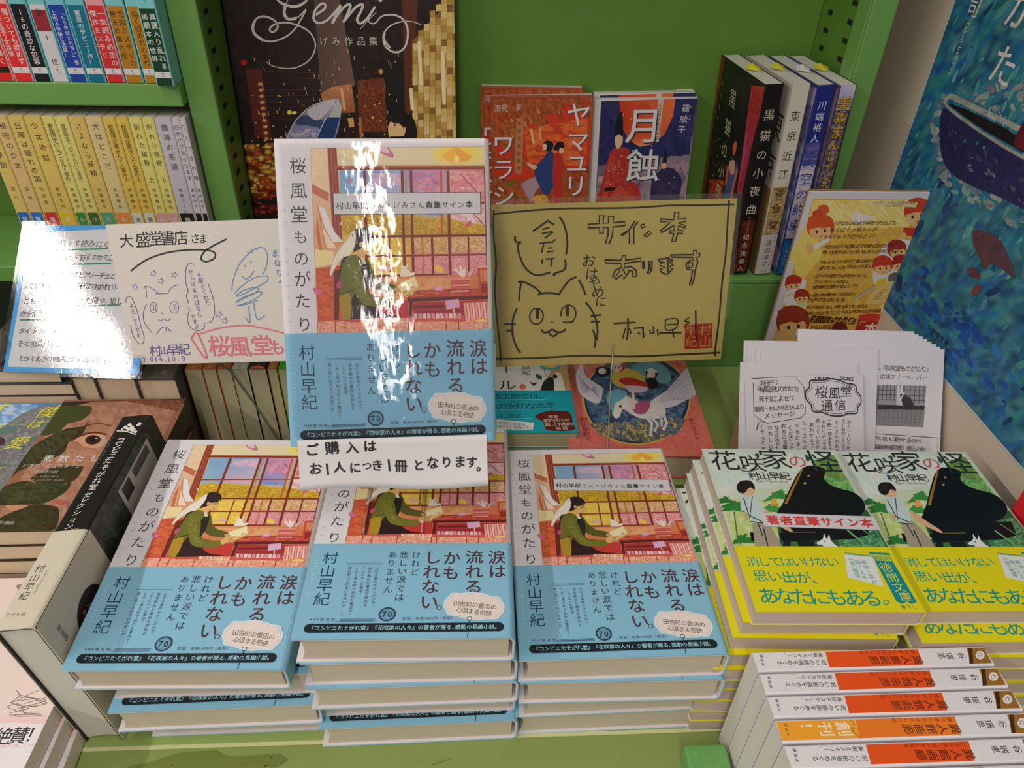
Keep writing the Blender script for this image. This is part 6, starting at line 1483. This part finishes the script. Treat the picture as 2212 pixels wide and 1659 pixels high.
# scraps on their top edges
for k, (xx, yy, c, nm) in enumerate(((.2640, .722, (206, 200, 40), 'yellow slip poking from the tall black novel'), (.2890, .727, (200, 196, 50), 'yellow slip poking from the cream and brown novel'), (.3115, .722, (206, 208, 206), 'white slip poking from the indigo sky novel'), (.3310, .727, (198, 194, 50), 'yellow slip poking from the purple novel'))):
    q = link('bookmark_slip', mesh('bookmark_slip', [(-.004, 0, 0), (.006, -.010, .0004), (.004, -.012, .004), (-.001, -.004, .006), (-.003, .004, .003), (-.004, 0, -.0002), (.006, -.010, .0002), (.004, -.012, .0038), (-.001, -.004, .0058), (-.003, .004, .0028)], [(0, 1, 2, 3, 4), (9, 8, 7, 6, 5), (0, 5, 6, 1), (1, 6, 7, 2), (2, 7, 8, 3), (3, 8, 9, 4), (4, 9, 5, 0)]), None, mat('slip_%d' % k, c, .7))
    q.location = (xx, yy, .3352); tag(q, nm, 'bookmark', 'paper slips in the tall novels')

# ================================================================== ILLUSTRATED BOARD (right)
MI = frame(.308, .6340, .0315, -.011, 1.609, .004)
IBH = .222
ib = thing('illustration_board', 'white-bordered yellow illustrated board with red-haired figures, standing before the tall novels', 'sign', MI)
link('board', boxes('board', [(0, .128, 0, IBH, -.0028, 0)], .0003), ib, mat('kraft_core_board', (206, 202, 206), .6)).data.materials.append(mat('kraft_back', (150, 110, 70), .8))
link('backing', boxes('backing', [(-.001, .1275, -.0, IBH + .0009, -.0042, -.0029)]), ib, mat('kraft_back', (150, 110, 70), .8))
p = Print(.128, IBH, None, (1640, 400, 4.6095)); f = homog([(1750, 415), (2046, 418), (1874, 825), (1628, 825)], [(0, .222), (.128, .222), (.128, 0), (0, 0)]); p.H = f
P_, B, S, L, T = p.poly, p.blob, p.splat, p.line, p.text
p.bg((206, 200, 208))
AR = [(540, 135), (1755, 150), (1180, 1660), (110, 1640)]
P_(AR, (214, 168, 70)); S(AR, [(222, 176, 70), (206, 150, 62), (226, 190, 60), (214, 160, 90), (218, 170, 84)], 260, 60, 1, 1.6, .8); S([(540, 140), (1700, 150), (1500, 420), (450, 480)], [(228, 206, 110), (236, 220, 160), (222, 190, 60)], 50, 30, 2, 3, .8); S([(300, 700), (500, 300), (640, 700), (400, 1000)], [(230, 200, 60), (226, 206, 120)], 20, 34, 3, 2.4, .8)
S([(900, 350), (960, 220), (1010, 280), (1180, 310), (1000, 410)], [(232, 220, 214), (226, 210, 200)], 26, 36, 4)
rh, sk, wh2 = (190, 66, 36), (226, 176, 116), (222, 214, 210)


def head(x, y, r, hair=rh, look=1, tilt=0.):
    p.ell(x, y, r * 1.15, r * 1.05, hair); S([(x - r, y - r * .8), (x + r, y - r * .8), (x + r, y + r * .2), (x - r, y + r * .2)], [tuple(min(255, v + 24) for v in hair), tuple(max(0, v - 24) for v in hair)], 16, r * .32, int(x), 1.6, 1.4)
    p.ell(x + look * r * .12, y + r * .35, r * .92, r * .72, sk); p.ell(x - r * .3 + look * r * .15, y + r * .38, r * .11, r * .14, (70, 36, 26)); p.ell(x + r * .38 + look * r * .15, y + r * .30, r * .11, r * .14, (70, 36, 26)); p.curve([(x + look * r * .1 - r * .12, y + r * .72), (x + look * r * .1, y + r * .78), (x + look * r * .1 + r * .14, y + r * .7)], r * .07, (150, 60, 40))
    B([(x - r * 1.1, y + r * .15), (x - r * .9, y - r * .8), (x, y - r * 1.15), (x + r * .95, y - r * .75), (x + r * 1.12, y + r * .1), (x + r * .7, y - r * .05), (x + r * .3, y + r * .08), (x - r * .2, y), (x - r * .6, y + r * .12)], hair)


B([(540, 600), (700, 520), (690, 560), (560, 640), (480, 660)], wh2); head(610, 420, 120, (206, 82, 44), 0); p.ell(640, 245, 60, 50, (206, 90, 50)); p.ell(580, 285, 50, 36, (196, 70, 44)); B([(470, 580), (520, 580), (540, 650), (480, 680)], sk)
B([(1540, 400), (1700, 340), (1640, 480), (1560, 430)], (190, 176, 170)); head(1585, 270, 125, (196, 66, 40), -1); p.ring(1525, 340, 34, 34, 5, (226, 206, 180)); p.ring(1615, 300, 32, 32, 5, (226, 206, 180)); P_([(1440, 425), (1600, 430), (1575, 520), (1425, 500)], (190, 60, 40)); B([(1400, 500), (1440, 470), (1470, 510), (1430, 550)], sk); B([(1530, 500), (1580, 470), (1600, 510), (1560, 540)], sk)
P_([(1200, 160), (1580, 170), (1560, 225), (1110, 205)], (222, 200, 150)); T('イラスト：てよわんや書店の部員', (1150, 178), (1545, 178), 30, (70, 40, 24), jit=.04); T('ねこ細密画', (1270, 208), (1410, 206), 26, (70, 40, 24), jit=.04)
B([(1180, 700), (1300, 560), (1560, 560), (1560, 700), (1500, 860), (1380, 980), (1180, 1010), (1130, 900)], wh2); head(1370, 640, 85, (150, 50, 36), 1); head(1230, 800, 88, (196, 60, 40), 0); head(1410, 780, 78, (160, 44, 34), -1); P_([(1480, 600), (1560, 570), (1560, 600), (1485, 640)], (200, 190, 190)); P_([(1180, 940), (1270, 920), (1260, 1000), (1150, 1010)], (222, 190, 50)); B([(1290, 900), (1370, 870), (1400, 940), (1300, 990)], (110, 100, 90))
B([(1160, 1030), (1300, 960), (1400, 980), (1280, 1160), (1100, 1190), (1060, 1170)], (226, 186, 110)); 
for k in range(4): L([(1180 - k * 20, 1080 + k * 22), (1260 - k * 20, 1040 + k * 30)], 5, (150, 96, 40))
P_([(920, 1140), (1130, 1010), (1145, 1030), (940, 1150)], (190, 180, 176)); L([(920, 1140), (1150, 1000)], 4, (90, 60, 40)); B([(1230, 1180), (1290, 1240), (1270, 1290), (1200, 1260)], (230, 210, 130))
head(345, 980, 78, (176, 50, 36), 0); B([(270, 1060), (400, 1040), (360, 1230), (250, 1180)], wh2); B([(430, 940), (470, 960), (440, 1050), (400, 1040)], wh2); head(425, 1110, 68, (160, 50, 36), 0); B([(370, 1190), (470, 1170), (470, 1230), (370, 1240)], (206, 210, 140)); L([(240, 1110), (340, 1080)], 16, sk)
P_([(110, 1640), (180, 1520), (560, 1520), (520, 1660)], (206, 96, 60)); head(335, 1360, 145, (150, 56, 36), 0); B([(165, 1480), (260, 1450), (420, 1480), (430, 1540), (200, 1560)], sk); B([(360, 1460), (420, 1430), (500, 1440), (530, 1490), (440, 1520), (370, 1500)], (226, 220, 190)); p.ell(165, 1590, 42, 26, (222, 216, 214)); p.ell(160, 1575, 32, 12, (80, 40, 34))
B([(600, 1550), (660, 1480), (730, 1460), (740, 1500), (700, 1560)], wh2); head(800, 1440, 68, (110, 40, 34), 1); P_([(240, 1570), (400, 1560), (430, 1640), (230, 1640)], wh2)
P_([(1000, 1290), (1270, 1300), (1180, 1540), (930, 1520)], (176, 44, 34)); B([(1010, 1300), (1100, 1280), (1260, 1300), (1240, 1350), (1010, 1350)], (200, 60, 40)); p.char('本', 1105, 1425, 120, (226, 216, 206), bold=.03, skew=.1); T('桜風堂書店', (960, 1528), (1140, 1530), 56, (226, 214, 204), bold=.02); L([(990, 1390), (1010, 1360), (1060, 1360)], 8, (222, 150, 90)); L([(1150, 1500), (1190, 1490), (1200, 1460)], 8, (222, 150, 90))
bw = (96, 52, 24)
for t_, a, b in (('小さなスルズのような明かりだとしても', (760, 380), (1350, 376)), ('例えばその明かりが', (730, 448), (1150, 440)), ('日本じゅうで灯されたら？', (665, 515), (1150, 508)), ('今日のあなたの仕事はとても疲れるものだけど', (665, 612), (1320, 600)), ('時にひびが入るような辛いものだったかもしれない', (650, 668), (1370, 660)), ('でもあなたのその仕事は誰かの', (620, 765), (1140, 755)), ('望んでいることを、忘れないでほしい。', (615, 825), (1140, 805)), ('灯された明かりは広がっていく。', (585, 905), (1080, 898)), ('ファンタジーじゃない。', (560, 960), (890, 955)), ('理想論だと思われるとしても', (550, 1015), (970, 998)), ('一冊の本が誰かの人生を変える', (530, 1095), (950, 1080)), ('大きな力を、持っている。', (520, 1140), (860, 1138)), ('本の力を信じる人、未来へ歩こうとする人、', (480, 1215), (1080, 1205)), ('頑張って生きていこうとする人の灯台のような物語。', (475, 1275), (1215, 1248))):
    T(t_, a, b, 44, bw, bold=.012, jit=.03, skew=.12)
T('『桜風堂ものがたり』', (500, 1330), (970, 1350), 82, (90, 40, 24), bold=.035, skew=.12); T('村山早紀', (540, 1415), (710, 1412), 54, bw, bold=.015)
p.build('illustration', ib, None, print_mat(), eps=3e-5)

# ================================================================== LEAFLETS (right, behind the paperbacks)
LF = mat('leaflet_paper', (212, 206, 212), .85)
G_F = 'white leaflets fanned in two leaning piles'


def leaf_mesh(w, h, bend=.0):
    V = []; F = []
    n = 10
    for s_ in (0, -.0003):
        for j in range(n + 1):
            for i in (0, 1, 2, 3, 4):
                u = w * i / 4; v = h * j / n
                V.append((u, v, s_ + bend * (v / h) ** 2 * (1 if i else 1.3)))
    q = 5 * (n + 1)
    for j in range(n):
        for i in range(4):
            a = j * 5 + i; F.append((a, a + 1, a + 6, a + 5)); F.append((q + a, q + a + 5, q + a + 6, q + a + 1))
    for j in range(n): a = j * 5; F.append((a, a + 5, q + a + 5, q + a)); a += 4; F.append((a + 5, a, q + a, q + a + 5))
    for i in range(4): F.append((i + 1, i, q + i, q + i + 1)); a = n * 5 + i; F.append((a, a + 1, q + a + 1, q + a))
    return mesh('sheet', V, F)


lm_ = leaf_mesh(.105, .148)


def leaf(M, label):
    t_ = thing('leaflet', label, 'leaflet', M, G_F); link('sheet', lm_, t_, LF); return t_


# right pile, slid out towards upper right
words = ['frontmost', 'second', 'third', 'fourth', 'fifth', 'sixth', 'seventh', 'eighth', 'ninth', 'tenth']
R0 = (.2165, .4720, .0500)
base_r = frame(.3095, .4400, .0300, -.02, .980, -.012)
rt_front = None
for k in range(8):
    M = base_r @ Matrix.Translation((-.0036 * k - .001, .0022 * k, -.00075 * k))
    o = leaf(M, 'printed support leaflet with book photograph, frontmost of the right leaflet pile' if k == 0 else 'blank white leaflet edge, %s of the right leaflet pile' % words[k])
    if k == 0: rt_front = o
lc_ = (1560, 720, 4.424)
p = Print(.105, .148, [(1752 + 12, 752), (2022, 767), (1985, 1060), (1740, 1060)], lc_); P_, L, T = p.poly, p.line, p.text
bk = (70, 66, 72)
T('村山早紀さん『桜風堂ものがたり』', (1150, 320), (1885, 365), 54, bk, bold=.012); T('刊行記念　応援フリーペーパー', (1190, 400), (1835, 430), 48, bk, bold=.008)
P_([(1180, 470), (1850, 500), (1800, 830), (1150, 795)], (110, 106, 110)); P_([(1390, 480), (1570, 490), (1560, 680), (1380, 670)], (150, 146, 150)); P_([(1650, 495), (1845, 505), (1820, 690), (1630, 680)], (150, 146, 150))
for k in range(5): L([(1400 + k * 38, 480), (1385 + k * 38, 610)], 6, (80, 76, 80)); L([(1660 + k * 42, 500), (1645 + k * 42, 640)], 6, (80, 76, 80))
for k in range(3): L([(1390, 520 + k * 40), (1560, 526 + k * 40)], 5, (80, 76, 80)); L([(1650, 530 + k * 40), (1835, 540 + k * 40)], 5, (80, 76, 80))
P_([(1572, 478), (1632, 482), (1612, 685), (1555, 682)], (206, 202, 206)); T('桜風堂ものがたり', (1600, 490), (1580, 660), 22, (70, 66, 70), True); p.blob([(1600, 560), (1650, 570), (1700, 600), (1720, 660), (1640, 665), (1610, 620)], (60, 56, 60)); L([(1590, 620), (1640, 545)], 12, (206, 202, 206)); P_([(1380, 640), (1825, 660), (1820, 690), (1375, 675)], (56, 52, 56))
P_([(1370, 685), (1822, 700), (1802, 826), (1355, 800)], (134, 130, 134)); 
for k in range(10): T('涙は流れ', (1400 + k * 42, 700 + k * 2), (1390 + k * 42, 770 + k * 2), 22, (90, 86, 90), True)
L([(1300, 870), (1930, 915), (1905, 1112), (1290, 1070), (1300, 870)], 5, bk); T('なぜ村山せんせいに惹かれるのか？', (1190, 895), (1780, 940), 46, bk, bold=.006); T('（福岡県福岡市）原田みわ', (1310, 975), (1790, 1002), 46, bk, bold=.006); T('書店（東京都渋谷区）山本', (1290, 1040), (1665, 1060), 42, bk, bold=.006)
for k in range(16): p.ell(1325 + k * 33, 1098 + k * 2.6, 4, 4, bk)
T('みなさんのご参加', (1290, 1155), (1470, 1165), 34, bk)
p.build('leaflet_print', rt_front, None, print_mat('marker_ink', .6), eps=3e-5)
# left pile
base_l = frame(.2360, .4400, .0300, -.02, .980, .0)
lt_front = None
offl = [(.0035, -.0110, 0), (-.0045, -.0130, .0), (.0130, .0000, -.006), (.0090, .0010, -.004), (.0070, .0030, 0), (.0030, .0040, -.002), (.0000, .0060, -.002)]
for k, (dx, dy, r_) in enumerate(offl):
    M = base_l @ Matrix.Translation((dx, dy, .0022 - .0011 * k)) @ Matrix.Rotation(r_, 4, 'Z')
    o = leaf(M, 'handwritten newsletter leaflet with cartouche heading, frontmost of the left leaflet pile' if k == 0 else 'white leaflet edge, %s of the left leaflet pile' % words[k])
    if k == 0: lt_front = o
lt_front.matrix_world = base_l @ Matrix.Translation((.0065, -.0270, .0030)) @ Matrix.Rotation(.05, 4, 'Z')
p = Print(.105, .148, [(1620, 822), (1859, 784), (1842, 1120), (1592, 1090)], lc_); P_, L, T = p.poly, p.line, p.text
bk = (60, 56, 60); c = lambda q, w=7: p.curve(q, w, bk)
L([(320, 445), (700, 372)], 5, bk); L([(660, 378), (735, 465)], 5, bk); L([(325, 470), (300, 690), (330, 715), (308, 795)], 5, bk); L([(330, 715), (395, 745), (680, 690), (722, 650), (728, 460)], 5, bk); L([(308, 795), (340, 735), (395, 745)], 4, bk)
T('〈最新刊〉', (365, 470), (520, 448), 42, bk, bold=.006, jit=.02); T('『桜風堂ものがたり』', (345, 515), (685, 470), 50, bk, bold=.008, jit=.02); T('発刊によせて', (370, 578), (620, 548), 48, bk, bold=.006, jit=.02); T('著者・村山早紀さんより', (330, 650), (695, 605), 44, bk, bold=.006, jit=.02); T('メッセージ', (400, 692), (600, 665), 46, bk, bold=.006, jit=.02)
out = []
for i in range(64):
    a = 2 * math.pi * i / 64; r = 1 + .06 * math.cos(a * 8)
    x = 262 * r * math.copysign(abs(math.cos(a)) ** .7, math.cos(a)); y = 138 * r * math.copysign(abs(math.sin(a)) ** .7, math.sin(a)); out.append((1010 + x, 512 + y - x * .03))
L(out + [out[0]], 12, bk); L([(1010 + (x - 1010) * .92, 512 + (y - 512) * .88) for x, y in out + [out[0]]], 4, bk)
for ch, x, y, z in (('桜', 885, 480, 118), ('風', 1010, 475, 112), ('堂', 1130, 450, 110), ('通', 925, 580, 105), ('信', 1060, 565, 108)): p.char(ch, x, y, z, bk, bold=.004)
T('OFUDO', (850, 382), (955, 372), 44, bk, bold=.03); T('STORIES', (1085, 352), (1205, 345), 44, bk, bold=.03)
for t_, a, b in (('わたしという作家が今ここにいて', (1140, 700), (1080, 1210)), ('子どものころからずっといたるまで', (1080, 690), (1030, 1210)), ('たくさんのお店の書店員さん', (1010, 710), (965, 1170)), ('一冊一冊本をえらび棚にならべ', (940, 695), (905, 1170)), ('それによって出会えた本たち', (880, 710), (850, 1150)), ('思っています。世界で', (825, 705), (790, 1060)), ('笑わせとてもめぐらせて', (765, 740), (735, 1140)), ('たくさんの本。棚や', (700, 730), (675, 1080)), ('平台に本をおいて', (635, 750), (620, 1080)), ('くださった方とめぐり', (575, 770), (560, 1110)), ('おれの言葉がこの本で', (520, 760), (510, 1110)), ('なったのかもしれません', (465, 770), (440, 1080)), ('わたしに本を手渡', (410, 770), (390, 1100)), ('くだってありがとう', (350, 770), (330, 1090)), ('ございます', (280, 1050), (260, 1180))):
    T(t_, a, b, 40, bk, True, bold=.006, jit=.03)
p.build('leaflet_print', lt_front, None, print_mat('marker_ink', .6), eps=4e-5)
# cardboard rest behind the piles
cr = thing('leaflet_rest', 'hidden cardboard wedge that the leaflets lean on', 'stand', Matrix.Translation((0, 0, 0)))
link('wedge', mesh('wedge', [(.242, .4440, .0325), (.412, .4440, .0325), (.412, .5100, .0325), (.242, .5100, .0325), (.242, .5100, .130), (.412, .5100, .130)], [(0, 1, 5, 4), (3, 2, 1, 0), (2, 3, 4, 5), (0, 4, 3), (1, 2, 5)]), cr, mat('cardboard', (160, 126, 90), .9))
link('base_block', boxes('base_block', [(.238, .416, .4385, .4770, .0003, .0290)], .0006), cr, mat('cardboard', (160, 126, 90), .9))

# ================================================================== POSTER ON THE RIGHT PARTITION
PWd, PHt = .49, .36
MP = axes((.4192, .690, .1280), (0, -1, 0), (0, 0, 1))
po = thing('boat_poster', 'large blue and teal painted poster with a boat hull on the right partition', 'poster', MP)
link('backing_sheet', boxes('backing_sheet', [(0, PWd, 0, PHt, -.0006, 0)]), po, mat('poster_white_edge', (206, 210, 214), .6))
p = Print(PWd, PHt)
# millimetres from the poster's lower far corner
sea = [(26, 84, 120), (34, 110, 130), (50, 130, 130), (30, 90, 150), (60, 120, 140), (24, 60, 104), (74, 134, 134), (40, 100, 110)]
p.poly([(1, 1), (490, 1), (490, 359), (1, 359)], (34, 100, 124))
p.splat([(1, 1), (489, 1), (489, 359), (1, 359)], sea, 700, 13, 1, 1.7, 1.2, dabs=.5, con=.85)
p.splat([(10, 120), (300, 90), (300, 250), (10, 250)], [(60, 140, 140), (90, 160, 156), (44, 120, 140)], 220, 9, 2, 1.7, 1.3, dabs=1, wash=False)
p.splat([(1, 1), (90, 1), (60, 90), (1, 110)], [(22, 56, 100), (20, 48, 88), (28, 74, 112)], 90, 12, 3, dabs=1, wash=False)
p.splat([(60, 10), (260, 10), (260, 60), (90, 70)], [(20, 70, 140), (26, 100, 160), (30, 80, 130)], 160, 12, 4, 1.5, dabs=1, wash=False)

gh = [(122, 134, 136), (140, 146, 144), (96, 120, 130), (150, 156, 150), (110, 110, 124)]
p.splat([(22, 196), (26, 178), (46, 155), (70, 138), (111, 138), (150, 142), (300, 150), (300, 176), (150, 160), (111, 158), (74, 160), (56, 172), (48, 184), (44, 198), (30, 212)], gh, 420, 10, 5, 1.5, dabs=1, wash=False)
p.splat([(60, 206), (150, 214), (170, 250), (120, 240), (70, 222)], gh, 120, 8, 6, 1.5, .3, dabs=1, wash=False)
p.blob([(39, 193), (43, 180), (53, 167), (67, 156), (87, 151), (121, 153), (155, 158), (300, 172), (300, 192), (159, 191), (122, 191), (79, 193), (51, 194)], (40, 36, 80))
p.splat([(42, 191), (56, 168), (88, 154), (155, 161), (290, 178), (290, 189), (80, 191)], [(46, 44, 100), (50, 34, 90), (36, 50, 90), (60, 60, 84), (30, 40, 80)], 150, 6, 7, 1.6, dabs=1, wash=False)
p.splat([(90, 160), (190, 164), (190, 176), (100, 172)], [(96, 96, 110), (110, 104, 116)], 40, 6, 8, 1.6, dabs=1, wash=False)
p.splat([(62, 178), (120, 176), (118, 186), (66, 184)], [(60, 150, 150), (44, 120, 140)], 14, 3, 9, dabs=1, wash=False)
p.blob([(46, 199), (77, 196), (108, 195), (140, 195), (290, 197), (290, 205), (150, 203), (131, 204), (102, 203), (72, 202)], (28, 20, 26))
p.curve([(38, 199), (48, 196), (80, 193.5), (122, 192), (160, 192), (290, 194)], 2.6, (150, 150, 140)); p.curve([(38, 197), (43, 205), (72, 206), (102, 207), (131, 208), (160, 208)], 4.5, (156, 158, 148))
p.splat([(30, 190), (40, 196), (60, 204), (150, 206), (160, 212), (60, 214)], gh, 110, 3.4, 15, 1.4, dabs=1, wash=False)
p.poly([(144, 220), (141, 203), (143, 196), (200, 196), (190, 240)], (96, 24, 36))
mr = [(92, 56, 66), (110, 60, 70), (80, 60, 76)]
p.blob([(140, 124), (169, 131), (190, 124), (205, 114), (187, 113), (176, 111), (170, 103), (157, 110), (147, 114)], (88, 58, 70)); p.splat([(140, 124), (169, 131), (190, 124), (200, 116), (170, 106), (150, 114)], mr, 40, 4, 10, 1.5, dabs=1, wash=False)
p.blob([(151, 94), (161, 99), (171, 96), (160, 90)], (92, 58, 66)); p.blob([(170, 89), (178, 90), (174, 80), (168, 80)], (110, 60, 74))
wt = (206, 196, 196)
for ch, x, y, z in (('た', 96, 243, 32), ('か', 90, 283, 34), ('司', 31, 274, 17), ('り', 100, 322, 32), ('拓', 31, 294, 17), ('市', 31, 332, 17)): p.char(ch, x, y, z, wt, bold=.012)
p.text('Takuji Ichikawa', (31, 261), (31, 221), 5.4, (200, 196, 190), turn=True, bold=.012)
p.text('小学館文庫', (138, 27), (166, 27), 6.0, (10, 34, 50), bold=.006)
p.build('painting', po, None, print_mat('poster_ink', .55, mottle=.30), eps=3e-5)

# red-framed booklet at the right edge
rb = Print(.105, .148); rb.bg((196, 36, 44))
s = SP(.012, .148); s.bg((200, 36, 44))
book('booklet', 'red-covered booklet standing on end at the right edge before the partition', 'book', axes((.4010, .3520, .0060), (.12, -.99, 0), (0, .15, .99)), .09, .118, .0140, False, (196, 36, 44), 'white', None, front=rb, spine=s)

tag(bpy.data.objects['floor'], kind='structure')
bpy.data.objects.remove(_to)
for o in list(bpy.data.objects):
    if o.type == 'EMPTY' and not o.children and 'category' in o: bpy.data.objects.remove(o)
